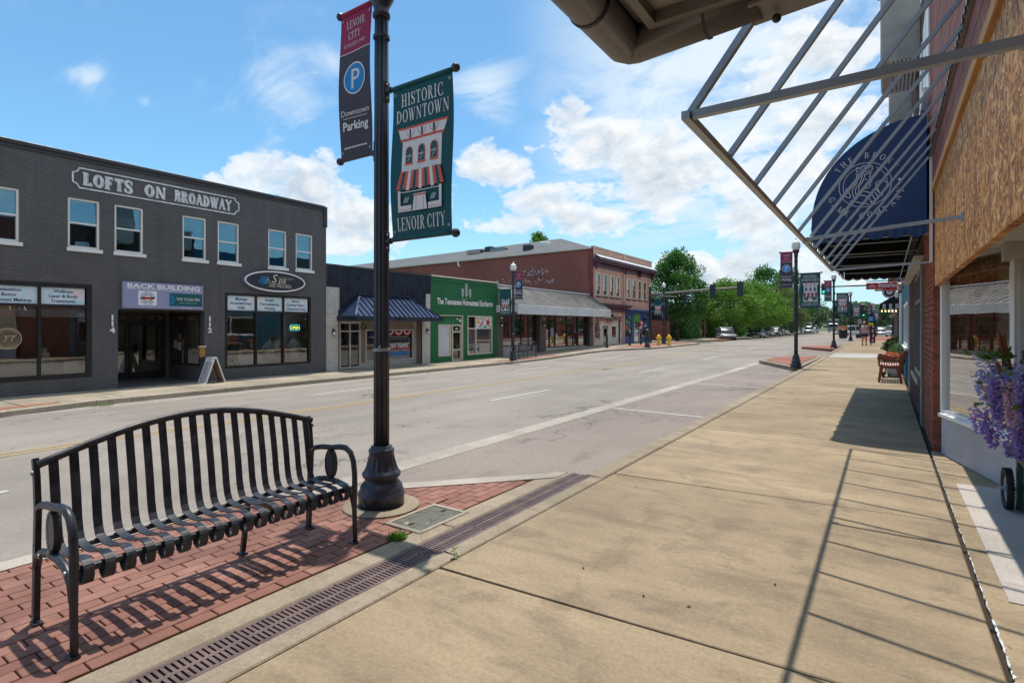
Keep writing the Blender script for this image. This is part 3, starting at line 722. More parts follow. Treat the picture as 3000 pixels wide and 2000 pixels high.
# our block's shop fronts stand on a strip of older concrete, with the broken edge along the seam
apron = obj('shop_apron', MB().box(.47, 2.6, -6, 8.64, -.2, -.006), M['walk'], kind='structure')
mb = MB(); rs_ = random.Random(2); y = 1.2; last = None
while y < 8.6:                                # remains of white filler along the seam
    wmax = .016 if 2.5 < y < 3.9 else .008
    w_ = max(0., rs_.uniform(-.3, 1.)*wmax); l_ = .466+rs_.uniform(-.003, .003); cur = ((l_, y, -.0035), (l_+w_, y, -.0035))
    if last and w_ > 0: mb.quad(last[0], last[1], cur[1], cur[0])
    last = cur; y += rs_.uniform(.012, .035)
o = obj('seam_filler', mb, M['white_worn'], apron, kind='stuff')
for a, b in ((4.13, 4.42), (4.424, 6.95)): obj('threshold_slab', MB().bbox(.575, 1.9, a, b, -.03, .002, .002), M['slab_white'], apron)
def crack(pts, wd, parent, z=.001):
    mb = MB(); P = []
    for (x0, y0), (x1, y1) in zip(pts, pts[1:]):
        for k in range(6): t = k/6; P.append((x0+(x1-x0)*t+random.uniform(-.012, .012), y0+(y1-y0)*t+random.uniform(-.012, .012)))
    for i in range(len(P)-1):
        (x0, y0), (x1, y1) = P[i], P[i+1]; mb.quad((x0-wd, y0, z), (x0+wd, y0+wd, z), (x1+wd, y1+wd, z), (x1-wd, y1, z))
    obj('crack', mb, M['pit'], parent)
crack([(.49, 4.11), (.57, 4.13)], .0015, apron); crack([(.49, 3.55), (.62, 3.48), (.7, 3.5)], .0015, apron); crack([(.50, 3.2), (.7, 3.1)], .0015, apron)

# drain: iron grate in two rows of slots over a dark channel
drain = thing('drain_grate', 'long rusty iron trench drain with two rows of slots beside the brick paving', 'drain', (-2.645, 2, -.02))
obj('channel', MB().box(-2.765, -2.52, -6, 5.16, -.20, -.09), M['pit'], drain)
mb = MB(); L = .61; NS = 21
for x0, x1 in ((-.112, -.088), (-.012, .012), (.088, .112)): mb.bbox(x0, x1, 0, L-.006, -.04, 0, .002)
for k in range(NS+1):
    y = k*(L-.0225)/NS
    for x0, x1 in ((-.088, -.012), (.012, .088)):
        mb.box(x0, x1, y, y+.0165, -.035, -.002)
gm = mesh('grate', mb, M['grate'])
for k in range(-6, 8): inst('grate', gm, drain, (-2.643, .28+k*.613, -.004))

# brick paving round the bench
pav = obj('brick_paving', MB().prism([(-4.72, -6), (-2.965, -6), (-2.965, 4.9), (-4.72, 2.95)], -.12, -.022), M['sand_joint'], kind='structure')
pcells = []
def taper_x(y): return -4.62 if y < 2.95 else -4.62+(y-2.95)*(1.64/1.98)   # left edge of the paving at y
bl, bw, jt = .188, .092, .004
row = 0; y = -2.2
while y < 4.9:
    x = -2.975-bw/2-.001      # border course along the concrete strip, bricks lengthwise
    y += bl+jt
    if taper_x(y+bl/2) < -3.10: pcells.append((x, y, 0, bl-jt, bw-jt))
x = -2.975-bw-.004; col = 0
while x > -4.62:
    y = -2.2+(bl/2 if col % 2 else 0)
    while y < 4.95:
        if x-bw/2 > max(taper_x(y), taper_x(y+bl))-.02 and math.hypot(x-bw/2+3.61, y+bl/2-3.27) > .20:
            xa, xb, ya, yb = x-bw+jt, x, y, y+bl-jt          # cut round the utility cover
            if xb > -3.275 and xa < -2.875 and yb > 2.985 and ya < 3.575:
                if xb+3.275 < .055: xb = -3.278
                elif ya < 2.985: yb = 2.983
                elif yb > 3.575: ya = 3.577
                else: ya = yb
            if yb-ya > .02 and xb-xa > .02: pcells.append(((xa+xb)/2, (ya+yb)/2, 0, yb-ya, xb-xa))
        y += bl+jt
    x -= bw+jt*.6; col += 1
bmesh_cache = {}
def paver_mesh(l, wd):
    k = (round(l, 3), round(wd, 3))
    if k not in bmesh_cache: bmesh_cache[k] = mesh('brick', MB().bbox(-k[1]/2, k[1]/2, -k[0]/2, k[0]/2, -.05, 0, .0035), M['paver'])
    return bmesh_cache[k]
def inview(p, mx=1.0):
    d = Vector(p)-Vector((0, 0, CAMH)); f = Vector((-math.sin(YAW), math.cos(YAW), 0)); r = Vector((math.cos(YAW), math.sin(YAW), 0))
    zc = d.dot(f)
    return zc > .3 and abs(d.dot(r)/zc) < .96*mx and -.68 < d.z/zc < .62
pcells.sort(key=lambda c: (not inview((c[0], c[1], 0)), math.hypot(c[0], c[1])))
rest = MB()
for i, (cx, cy, r_, l, wd) in enumerate(pcells):
    z = random.uniform(-.0022, .0008)-.003
    if i < 298 and inview((cx, cy, 0)):
        inst('brick', paver_mesh(l, wd), pav, (cx, cy, z), (random.uniform(-.006, .006), random.uniform(-.010, .010), random.uniform(-.010, .010)))
    else: rest.bbox(cx-wd/2, cx+wd/2, cy-l/2, cy+l/2, z-.05, z, .0035)
obj('paving_bricks', rest, M['paver'], pav, kind='stuff')
# concrete rim of the brick island
rim = [(-4.80, -6), (-4.80, -3), (-4.80, 0), (-4.80, 2.9), (-4.16, 3.62), (-3.45, 4.42), (-2.80, 5.14)]
rin = [(-4.63, -6), (-4.63, -3), (-4.63, 0), (-4.63, 2.83), (-4.03, 3.50), (-3.33, 4.28), (-2.80, 4.90)]
isl_k = obj('island_kerb', strip(rim, rin, -.13), M['soil'], kind='structure')
for i in range(len(rim)-1):
    a, b, c_, d = rim[i], rim[i+1], rin[i+1], rin[i]
    mb = MB(); mb.prism([a, d, c_, b], -.14, .004); obj('kerb_stone', mb, M['kerb_road'], isl_k)

# utility cover set in the bricks
cv = thing('utility_cover', 'grey concrete utility box lid set flush in the red bricks', 'utility cover', (-3.07, 3.28, 0))
obj('rim', MB().box(-3.27, -2.88, 2.99, 3.03, -.05, .004).box(-3.27, -2.88, 3.53, 3.57, -.05, .004).box(-3.27, -3.235, 3.031, 3.529, -.05, .004).box(-2.915, -2.88, 3.031, 3.529, -.05, .004), M['walk_grey'], cv)
m_, n_ = newmat('cover_concrete'); P_ = pos(n_); a_ = n_.noise(P_, 14, 5, .7); b_ = n_.noise(P_, 90, 3)
c_ = n_.mix(n_.ss(a_, .35, .6), (.085, .088, .068), (.15, .145, .12)); c_ = n_.mix(n_.ss(n_.noise(P_, 7, 4), .62, .7), c_, (.34, .32, .28))
finish(n_, c_, .9, 0, b_, .4, .003); M['cover'] = m_
obj('lid', MB().bbox(-3.232, -2.918, 3.034, 3.526, -.05, .001, .003), M['cover'], cv)
obj('pull_slot', MB().box(-3.09, -3.06, 3.06, 3.12, -.01, .003).box(-3.09, -3.06, 3.44, 3.50, -.01, .003), M['pit'], cv)

# island further up on our side
isl2 = [(-4.75, 26.8), (-2.9, 23.0), (-2.66, 23.0), (-2.66, 32.5), (-2.9, 32.6), (-4.75, 29.6)]
far_i = MB(); far_i.prism([(x, y) for x, y in isl2], -.12, .03)
obj('brick_island', far_i, M['kerb'], kind='structure')
obj('brick_infill', MB().prism([(-4.5, 27), (-3.0, 23.9), (-2.9, 23.9), (-2.9, 31.7), (-3.1, 31.7), (-4.5, 29.5)], .02, .05), M['far_paver'], bpy.data.objects['brick_island'])
isl3 = MB(); isl3.prism([(-4.7, 41.5), (-2.8, 38.6), (-2.64, 38.6), (-2.64, 46), (-2.9, 46.2), (-4.7, 43.5)], 0, .20)
obj('corner_paving', isl3, M['far_paver'], kind='structure')

# pavement on the other side
KL = [(-14.4, -12), (-14.4, 1), (-14.5, 3.2), (-15.05, 5), (-15.1, 20), (-14.9, 24), (-15.0, 30), (-14.6, 33), (-13.2, 35.5), (-12.7, 37.5), (-12.7, 46), (-13.6, 48), (-15.4, 48.5)]
sw = obj('far_sidewalk', strip([(-17.75, y) for x, y in KL], [(x-.16, y) for x, y in KL], 0.), M['walk_grey'], kind='structure')
kk = MB()
for (x0, y0), (x1, y1) in zip(KL, KL[1:]):
    n_ = max(1, int(math.dist((x0, y0), (x1, y1))/3))
    for k in range(n_):
        ax, ay = x0+(x1-x0)*k/n_, y0+(y1-y0)*k/n_; bx, by = x0+(x1-x0)*(k+1)/n_, y0+(y1-y0)*(k+1)/n_
        mb = MB(); za, zb = gz(ax, ay), gz(bx, by)
        P = [(ax-.17, ay, za-.16), (bx-.17, by-.01, zb-.16), (bx-.17, by-.01, zb+.006), (ax-.17, ay, za+.006), (ax, ay, za-.16), (bx, by-.01, zb-.16), (bx, by-.01, zb-.012), (ax, ay, za-.012), (bx-.03, by-.01, zb+.006), (ax-.03, ay, za+.006)]
        mb.add(P, [(4, 5, 6, 7), (7, 6, 8, 9), (9, 8, 2, 3), (0, 4, 7, 9, 3), (5, 1, 2, 8, 6)])
        obj('kerb_stone', mb, M['walk_grey'], sw)
for y in [-2+1.9*k for k in range(20)]:                # tooled joints
    obj('joint', strip([(-17.5, y), (-17.5, y+.02)], [(-15.2 if y > 4 else -14.7, y), (-15.2 if y > 4 else -14.7, y+.02)], .003), M['pit'], sw)
obj('brick_strip', strip([(-15.75, 21.2), (-15.75, 27)], [(-15.1, 21.2), (-15.1, 27)], .006), M['far_paver'], sw)
obj('brick_strip', strip([(-15.2, -2), (-15.2, 2.6), (-15.45, 4.4)], [(-14.62, -2), (-14.66, 2.6), (-15.2, 4.4)], .006), M['far_paver'], sw)
obj('brick_strip', strip([(-15.4, 34.5), (-15.4, 47)], [(-13.5, 35.6), (-13.3, 46.6)], .006), M['far_paver'], sw)
s3 = obj('corner_sidewalk', strip([(-19.3, 57.4), (-19.3, 140)], [(-13.6, 57.4), (-13.6, 140)], .0), M['walk_grey'], kind='structure')
obj('brick_strip', strip([(-15, 57.6), (-15, 66)], [(-13.6, 57.6), (-13.6, 66)], .006), M['far_paver'], s3)
# leaf litter, grass tufts
def tuft(name, label, c, r, h, n, grp=None):
    mb = MB(); rr = random.Random(int(c[0]*1000))
    for i in range(n):
        a = rr.uniform(0, 2*pi); d = r*math.sqrt(rr.random()); x, y = c[0]+d*math.cos(a), c[1]+d*math.sin(a); hh = h*rr.uniform(.5, 1); b = rr.uniform(0, 2*pi); lean = rr.uniform(.2, 1.)*hh
        wx, wy = math.cos(b+pi/2)*.004, math.sin(b+pi/2)*.004
        mb.quad((x-wx, y-wy, c[2]), (x+wx, y+wy, c[2]), (x+math.cos(b)*lean+wx*.4, y+math.sin(b)*lean+wy*.4, c[2]+hh), (x+math.cos(b)*lean-wx*.4, y+math.sin(b)*lean-wy*.4, c[2]+hh))
    o = obj(name, mb, M['leaf_bright']); tag(o, label, 'weed', grp); return o
tuft('grass_tuft', 'bright green grass tuft at the edge of the red bricks by the utility lid', (-2.97, 2.84, -.01), .075, .05, 260)
wd = thing('weed', 'tiny broad leafed weed sprouting from the pavement joint beside the drain', 'weed', (-2.385, 2.80, 0))
mb = MB(); mb.tube([(-2.385, 2.80, -.02), (-2.384, 2.80, .05)], .002, 5); obj('stem', mb, M['leaf_pot'], wd)
mb = MB()
for a, z in ((0, .03), (2.1, .05), (4.2, .045), (1, .06), (3.2, .062)):
    dx_, dy_ = math.cos(a)*.028, math.sin(a)*.028; mb.quad((-2.385, 2.8, z), (-2.385+dx_*.5-dy_*.4, 2.8+dy_*.5+dx_*.4, z+.012), (-2.385+dx_, 2.8+dy_, z+.008), (-2.385+dx_*.5+dy_*.4, 2.8+dy_*.5-dx_*.4, z+.012))
obj('leaf', mb, M['leaf_bright'], wd)
tuft('grass_strip', 'grass growing in the gutter at the foot of the far kerb', (-14.72, 5.0, -.26), .22, .06, 130)
for (x, y) in ((-2.0, 5.05), (-.9, 3.05), (-.55, 3.6), (-1.15, 3.02), (-.95, 10.6), (-.8, 10.5), (-.62, 10.7), (-2.55, 21.2), (-1.6, 3.15)):
    a = random.uniform(0, 6); s = .018; mb = MB()
    mb.quad((x+s*math.cos(a), y+s*math.sin(a), gz(x, y)+.004), (x-s*.4*math.sin(a), y+s*.4*math.cos(a), gz(x, y)+.010), (x-s*math.cos(a), y-s*math.sin(a), gz(x, y)+.004), (x+s*.4*math.sin(a), y-s*.4*math.cos(a), gz(x, y)+.007))
    tag(obj('dead_leaf', mb, M['soil']), 'small dry dark leaf lying on the tan concrete pavement', 'leaf', 'dry leaves scattered on the pavement')
# ---------------------------------------------------------------- wall helpers
def cuts(lo, hi, holes, b0, b1):
    """free intervals of a between b0 and b1"""
    iv = [(lo, hi)]
    for (h0, h1, g0, g1) in holes:
        if g0 < b1-1e-6 and g1 > b0+1e-6:
            o = []
            for a, b in iv:
                if h1 <= a or h0 >= b: o.append((a, b)); continue
                if h0 > a: o.append((a, h0))
                if h1 < b: o.append((h1, b))
            iv = o
    return iv
def holed(mb, fr, a0, a1, b0, b1, holes, d=0., depth=.2):
    """wall face with real openings and their reveals"""
    bs = sorted({b0, b1, *[h for H in holes for h in H[2:] if b0 < h < b1]})
    for lo, hi in zip(bs, bs[1:]):
        for s, e in cuts(a0, a1, holes, lo, hi): mb.quad(fr(s, lo, d), fr(e, lo, d), fr(e, hi, d), fr(s, hi, d))
    for (h0, h1, g0, g1) in holes:
        for p in (((h0, g0), (h1, g0)), ((h1, g0), (h1, g1)), ((h1, g1), (h0, g1)), ((h0, g1), (h0, g0))):
            (x0, y0), (x1, y1) = p; mb.quad(fr(x0, y0, d), fr(x1, y1, d), fr(x1, y1, d-depth), fr(x0, y0, d-depth))
    return mb
_bm = {}
def brickwork(parent, fr, a0, a1, b0, b1, holes, mat, d=0., proud=.010, ch=.0762, bl=.205, jt=.010, npart=300, bev=.004, jit=.002, depth_b=.05):
    """running bond over a wall, standing proud of its mortar; the pieces that show largest are objects of their own"""
    rd = random.Random(int(a0*31+b0*17)); cells = []
    nrow = int(round((b1-b0)/ch)); ch = (b1-b0)/nrow
    for r in range(nrow):
        lo = b0+r*ch; hi = lo+ch-jt; off = (bl/2 if r % 2 else 0)
        for s, e in cuts(a0, a1, holes, lo+.002, hi-.002):
            k = math.floor((s-a0-off)/bl)
            while True:
                x0 = a0+off+k*bl; x1 = x0+bl-jt; k += 1
                if x0 >= e: break
                x0, x1 = max(x0, s), min(x1, e)
                if x1-x0 > .03: cells.append((x0, x1, lo, hi))
    def key(c):
        p = fr((c[0]+c[1])/2, (c[2]+c[3])/2, d); v = p-Vector((0, 0, CAMH)); L = v.length
        return -((c[1]-c[0])*abs(v.normalized().dot(fr.n))/(L*L)) if inview(p) else 1
    cells.sort(key=key); rest = MB(); np_ = 0
    axis = 'x' if abs(fr.n.x) > .5 else 'y'
    for c in cells:
        x0, x1, lo, hi = c; p = fr((x0+x1)/2, (lo+hi)/2, d); dd = proud+rd.uniform(-jit, jit)
        if np_ < npart and inview(p):
            k = (round(x1-x0, 2), round(hi-lo, 3), mat, axis, fr.n[:], fr.r[:], round(bev, 3))
            if k not in _bm:
                L = Fr((0, 0, 0), fr.r, fr.u, fr.n); _bm[k] = mesh('brick', MB().bbox(-k[0]/2, k[0]/2, -k[1]/2, k[1]/2, -depth_b, 0, bev, L), M[mat])
            inst('brick', _bm[k], parent, p+fr.n*dd); np_ += 1
        else: rest.bbox(x0, x1, lo, hi, d-.01, d+dd, bev, fr)
    if rest.f: obj('wall_bricks', rest, M[mat], parent, kind='stuff')
    return len(cells)
def lettering(parent, fr, body, a, b, h, mat, d=.006, font=sans, sx=1., wd=None, thick=.0, name='lettering', fn=None, **kw):
    p = font(body, **kw)
    s = h if font is serif_caps else h/.72
    kx = sx
    if wd: kx = wd/(width(p)*s)
    mb = MB(); mb.flat(([(x*kx, y) for x, y in p[0]], p[1]), fr, d, (a, b), s, fn)
    return obj(name, mb, M[mat], parent)
def glaze(parent, fr, a0, a1, b0, b1, d, mat='glass', name='pane'):
    if mat == 'glass' and fr.n.x > .5: mat = 'glass_front'
    return obj(name, MB().quad(fr(a0, b0, d), fr(a1, b0, d), fr(a1, b1, d), fr(a0, b1, d)), M[mat], parent)
def frame_bars(mb, fr, a0, a1, b0, b1, t, d0, d1, av=(), bh=(), tm=None):
    """outer frame of width t, uprights at av, rails at bh"""
    tm = tm or t
    mb.box(a0, a0+t, b0, b1, d0, d1, fr).box(a1-t, a1, b0, b1, d0, d1, fr)
    mb.box(a0+t, a1-t, b0, b0+t, d0, d1, fr).box(a0+t, a1-t, b1-t, b1, d0, d1, fr)
    xs = [a0+t]+[v for a in av for v in (a-tm/2, a+tm/2)]+[a1-t]
    for a in av: mb.box(a-tm/2, a+tm/2, b0+t, b1-t, d0, d1-.003, fr)
    for b in bh:
        for i in range(0, len(xs), 2): mb.box(xs[i], xs[i+1], b-tm/2, b+tm/2, d0, d1-.006, fr)
    return mb
def room(parent, fr, a0, a1, b0, b1, dep, mats=('wall_int', 'floor_wood', 'white_paint'), name='interior', d=-.25):
    mb = MB()
    mb.quad(fr(a0, b0, d-dep), fr(a1, b0, d-dep), fr(a1, b1, d-dep), fr(a0, b1, d-dep))
    mb.quad(fr(a0, b0, d), fr(a0, b0, d-dep), fr(a0, b1, d-dep), fr(a0, b1, d)).quad(fr(a1, b0, d), fr(a1, b0, d-dep), fr(a1, b1, d-dep), fr(a1, b1, d))
    mb.cur = 1; mb.quad(fr(a0, b0, d), fr(a1, b0, d), fr(a1, b0, d-dep), fr(a0, b0, d-dep))
    mb.cur = 2; mb.quad(fr(a0, b1, d), fr(a1, b1, d), fr(a1, b1, d-dep), fr(a0, b1, d-dep))
    return obj(name, mb, [M[k] for k in mats], parent)
def body_shell(parent, mat, X0, X1, y0, y1, z0, z1, name='side_wall', rmat='roofing'):
    mb = MB(); mb.quad((X0, y0, z0), (X1, y0, z0), (X1, y0, z1), (X0, y0, z1)).quad((X0, y1, z0), (X1, y1, z0), (X1, y1, z1), (X0, y1, z1)).quad((X1, y0, z0), (X1, y1, z0), (X1, y1, z1), (X1, y0, z1))
    obj(name, mb, M[mat], parent)
    obj('roof', MB().quad((X0-.02, y0, z1-.25), (X1, y0, z1-.25), (X1, y1, z1-.25), (X0-.02, y1, z1-.25)), M[rmat], parent)

# ---------------------------------------------------------------- dark grey brick building
XL = -17.5; F = faceX(XL)
B1 = thing('brick_building', 'two storey charcoal painted brick building with white lettering under its roofline', 'building', (XL, 8, -.15))
UW = [(2.0, 2.69), (3.56, 4.22), (5.18, 5.88), (6.22, 6.93), (7.98, 8.68), (9.03, 9.73), (10.75, 11.45), (11.81, 12.51)]
holes = [(a, b, 3.62, 4.92) for a, b in UW]+[(2.3, 5.70, .22, 2.67), (6.30, 8.62, -.3, 2.03), (9.26, 12.43, .21, 2.65)]
obj('wall', holed(MB(), F, -3.2, 13.10, -.45, 6.0, holes, 0, .22), M['mortar_grey'], B1)
brickwork(B1, F, -.6, 13.10, -.2, 6.0, holes, 'brick_grey', bev=.005, proud=.006, jit=.0025)
body_shell(B1, 'charcoal', XL, XL-18, -3.2, 13.10, -.45, 6.0)
obj('coping', MB().bbox(-3.3, 13.02, 5.99, 6.10, -.3, .06, .015, F).bbox(-3.3, 12.98, 5.90, 5.988, -.05, .035, .01, F), M['coping'], B1)
obj('parapet_end', MB().box(12.98, 13.12, 5.3, 6.07, -.3, .05, F), M['coping'], B1)
for a, b in UW:
    fm = MB(); frame_bars(fm, F, a, b, 3.62, 4.92, .052, -.12, -.03)
    wn = obj('window', fm, M['white_paint'], B1)
    obj('sash', MB().box(a+.052, b-.052, 4.255, 4.295, -.10, -.045, F), M['white_paint'], wn)
    glaze(wn, F, a+.05, b-.05, 3.66, 4.26, -.085, 'glass_upper'); glaze(wn, F, a+.05, b-.05, 4.29, 4.88, -.075, 'glass_upper')
    if int(a*10) % 3 != 1: obj('blind', MB().box(a+.06, b-.06, 4.25+.3*((int(a*7)) % 3)/2, 4.86, -.20, -.19, F), M['print_grey'], wn)
    obj('sill', MB().bbox(a-.03, b+.06, 3.52, 3.615, -.1, .045, .006, F), M['white_paint'], wn)
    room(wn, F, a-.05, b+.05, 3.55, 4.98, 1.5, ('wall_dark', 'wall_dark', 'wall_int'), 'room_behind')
# lettering on the wall: notched border and the name
mb = MB()
def border(a0, a1, b0, b1, r, t):
    P = []
    for cx, cy, s in ((a0, b1, 270), (a1, b1, 180), (a1, b0, 90), (a0, b0, 0)):
        for k in range(6):
            # concave corner
            ang = math.radians({270: 270, 180: 180, 90: 90, 0: 0}[s]+0)
        pass
    def corner(cx, cy, t0, t1): return [(cx+r*math.cos(math.radians(t0+(t1-t0)*k/5)), cy+r*math.sin(math.radians(t0+(t1-t0)*k/5))) for k in range(6)]
    P = corner(a0, b1, -90, 0)+corner(a1, b1, 180, 270)+corner(a1, b0, 90, 180)+corner(a0, b0, 0, 90)
    P.append(P[0]); return pline(P, t)
mb.flat(border(5.28, 9.70, 5.20, 5.72, .13, .040), F, .022)
mb.flat(polyg([(5.28, 5.33), (5.28+.02, 5.33), (5.30, 5.59), (5.28, 5.59)]), F, .0215)
obj('lettering_border', mb, M['white_worn'], B1)
for word, a, wd in (('LOFTS', 6.07, 1.16), ('ON', 7.22, .55), ('BROADWAY', 8.60, 1.72)):
    p = serif_caps(word, T=.30, th=.17, sh=.13, se=.05, sx=.8, gap=.10)
    mb = MB(); kx = wd/(width(p)*.34)
    mb.flat(([(x*kx, y) for x, y in p[0]], p[1]), F, .022, (a, 5.29), .34)
    mb.cur = 1; mb.flat(([(x*kx*.98, y) for x, y in p[0]], p[1]), F, .018, (a+.022, 5.272), .34)
    obj('lettering', mb, [M['white_worn'], M['print_grey']], B1)
for body, a, z in (('1', 6.16, 1.73), ('1', 6.16, 1.56), ('4', 6.16, 1.385), ('1', 8.77, 1.73), ('1', 8.77, 1.55), ('2', 8.77, 1.37)):
    p = sans(body, bold=.03); mb = MB(); mb.flat(([(x*1.15, y) for x, y in p[0]], p[1]), F, .045, (a, z), .15/.72); mb.flat(([(x*1.15, y) for x, y in p[0]], p[1]), F, .02, (a, z), .15/.72)
    obj('house_number', mb, M['print_white'], B1)
def shop_window(parent, fr, a0, a1, b0, b1, av, zt, panels, t=.065, mat='dark_frame', roomkw=None, wd=.055):
    fm = MB(); frame_bars(fm, fr, a0, a1, b0, b1, t, -.14, .012, av, (zt,), wd)
    wn = obj('shop_window', fm, M[mat], parent)
    xs = [a0+t]+list(av)+[a1-t]
    for i, (x0, x1) in enumerate(zip(xs, xs[1:])):
        glaze(wn, fr, x0, x1, b0+t, zt, -.06)
        if panels and i < len(panels):
            lines = panels[i]; q0, q1 = x0+.035, x1-.035; pb0, pb1 = zt+.035, b1-t-.005
            mb = MB(); mb.box(q0, q1, pb0, pb1, -.055, -.045, fr); mb.cur = 1; hh = (pb1-pb0)
            for j, tx in enumerate(lines):
                p = sans(tx, bold=.018); s = hh*.185/.72; k = min(1., (q1-q0)*.93/(width(p)*s))
                mb.flat(([(x*k, y) for x, y in p[0]], p[1]), fr, -.042, ((q0+q1)/2, pb1-hh*(.30+.29*j)), s)
            obj('window_sign', mb, [M['sign_pastel'], M['print_navy']], wn)
        else: glaze(wn, fr, x0, x1, zt, b1-t, -.06)
    return wn
w1 = shop_window(B1, F, 2.3, 5.70, .22, 2.67, (3.46, 4.61), 2.09, [(), ('Relaxation', 'Botox', 'Permanent Makeup'), ('Wellness', 'Laser & Body', 'Treatments')], t=.11)
w2 = shop_window(B1, F, 9.26, 12.43, .21, 2.65, (10.32, 11.33), 2.05, [('Massage', 'Aromatherapy', 'Reiki'), ('Facials', 'Dermaplaning', 'Waxing'), ('Botox', 'Dermal Fillers', 'Chemical Peels')], t=.075)
room(B1, F, 1.8, 6.2, -.12, 2.9, 5.0, ('wall_int', 'floor_wood', 'white_paint')); room(B1, F, 8.75, 12.9, -.12, 2.9, 4.0, ('wall_int', 'floor_wood', 'white_paint'))
obj('roller_blind', MB().box(2.4, 5.62, 1.80, 2.08, -.16, -.13, F), M['print_grey'], B1)
# entrance: set back between two brick cheeks
DX = XL-2.3; FD = faceX(DX)
mb = MB(); FQ = Fr((0, 8.62, 0), (1, 0, 0), (0, 0, 1), (0, -1, 0))
mb.quad((XL-.2, 6.30, -.3), (DX, 6.30, -.3), (DX, 6.30, 2.03), (XL-.2, 6.30, 2.03)); holed(mb, FQ, DX, XL-.2, -.3, 2.03, [(DX+.08, XL-.28, .32, 1.97)], 0, .1)
mb.quad((DX, 6.3, 2.03), (XL, 6.3, 2.03), (XL, 8.62, 2.03), (DX, 8.62, 2.03)).quad((DX, 6.3, -.13), (XL, 6.3, -.13), (XL, 8.62, -.13), (DX, 8.62, -.13))
holed(mb, FD, 6.3, 8.62, -.3, 2.03, [(6.36, 8.5, -.12, 2.0)], 0, .1)
en = obj('entrance', mb, M['charcoal'], B1)
fm = MB(); frame_bars(fm, FQ, DX+.08, XL-.28, .32, 1.97, .06, -.1, .01, (DX+1.0,), (), .07); sw_ = obj('shop_window', fm, M['dark_frame'], B1)
for x0, x1 in ((DX+.14, DX+.97), (DX+1.03, XL-.34)): glaze(sw_, FQ, x0, x1, .38, 1.91, -.05)
for (a, b, w_, h_, mt) in ((DX+.58, .92, .20, .26, 'print_white'), (DX+.60, 1.22, .16, .2, 'print_grey'), (DX+.88, 1.05, .16, .22, 'print_yellow'), (DX+.3, .98, .2, .26, 'print_white')):
    obj('notice', MB().box(a-w_/2, a+w_/2, b-h_/2, b+h_/2, -.048, -.04, FQ), M[mt], sw_)
fm = MB(); frame_bars(fm, FD, 6.36, 8.5, -.12, 2.0, .07, -.08, .0, (), (1.72,), .07); ef = obj('door_frame', fm, M['dark_frame'], B1); glaze(ef, FD, 6.43, 8.43, 1.755, 1.93, -.05)
for a0, a1, hx in ((6.44, 7.42, 7.33), (7.44, 8.42, 7.53)):
    fm = MB(); frame_bars(fm, FD, a0, a1, -.10, 1.68, .09, -.06, .01); fm.box(a0+.09, a1-.09, -.01, .12, -.06, .008, FD)
    dr = obj('door', fm, M['dark_frame'], B1); glaze(dr, FD, a0+.09, a1-.09, .12, 1.59, -.03)
    obj('handle', MB().tube([FD(hx, .72, .01), FD(hx, .72, .07), FD(hx, .98, .07), FD(hx, .98, .01)], .013), M['black_metal'], dr)
room(B1, FD, 6.0, 8.9, -.12, 2.6, 4, ('wall_int', 'floor_wood', 'white_paint'))

# things seen through the glass
def soft_box(mb, a0, a1, b0, b1, d0, d1, fr, r=.05): mb.bbox(a0, a1, b0, b1, d0, d1, r, fr)
so = thing('sofa', 'pale green sofa seen through the leftmost shop window', 'sofa', (XL-1.4, 4.6, -.12))
mb = MB(); soft_box(mb, 4.05, 5.25, .28, .72, -1.15, -.95, F, .06); obj('backrest', mb, M['sofa'], so)
obj('seat', MB().bbox(4.05, 5.25, .02, .30, -1.9, -1.16, .04, F), M['sofa'], so)
for a in (3.92, 5.26): obj('arm', MB().bbox(a, a+.13, .02, .52, -1.9, -1.0, .04, F), M['sofa'], so)
cb = thing('cabinet', 'low white cabinet with green emblem behind the leftmost shop window', 'cabinet', (XL-.9, 5.3, -.12))
obj('body', MB().bbox(5.28, 5.62, .0, .62, -1.0, -.62, .01, F), M['white_paint'], cb)
obj('emblem', MB().flat(arc(0, 0, .12, .05, .0, .0, 0, 360, 16), F, -.612, (5.45, .42)), M['print_green'], cb)
def pot_plant(name, label, c, r, h, leafm='leaf_pot', potm='white_ceramic', n=90, spread=.16, lh=.3, grp=None, ll=.09):
    t = thing(name, label, 'potted plant', c, grp)
    mb = MB(); mb.smooth = True; mb.lathe([(r*.72, 0), (r, h), (r*.93, h), (r*.85, h*.85)], 16, c); obj('pot', mb, M[potm], t)
    lv = MB(); rr = random.Random(int(abs(c[0]*77+c[1]*131)))
    for i in range(n):
        a = rr.uniform(0, 2*pi); q = spread*math.sqrt(rr.random()); z = h*.9+lh*rr.random()*(1-.5*(q/spread)**2)
        P = Vector((c[0]+q*math.cos(a), c[1]+q*math.sin(a), c[2]+z)); u = Vector((rr.gauss(0, 1), rr.gauss(0, 1), rr.gauss(.3, .6))).normalized()*ll; v = u.orthogonal().normalized()*ll*.35
        lv.quad(P, P+u*.5+v, P+u, P+u*.5-v)
    o = obj('foliage', lv, M[leafm], t); return t
pot_plant('potted_plant', 'small leafy plant in a white pot on a stand behind the leftmost shop window', (XL-1.3, 5.05, .86), .07, .13, n=70, spread=.13, lh=.3)
st_ = thing('plant_stand', 'white pedestal holding a leafy plant behind the leftmost shop window', 'stand', (XL-1.3, 5.05, -.12)); obj('column', MB().box(-.1, .1, 4.97, 5.13, .0, .86, Fr((XL-1.3, 0, 0), (1, 0, 0), (0, 1, 0), (0, 0, 1))), M['white_paint'], st_)
pot_plant('potted_plant', 'bushy plant in a pale pot at the foot of the leftmost shop window', (XL-.45, 3.92, .05), .09, .18, n=60, spread=.12, lh=.22)
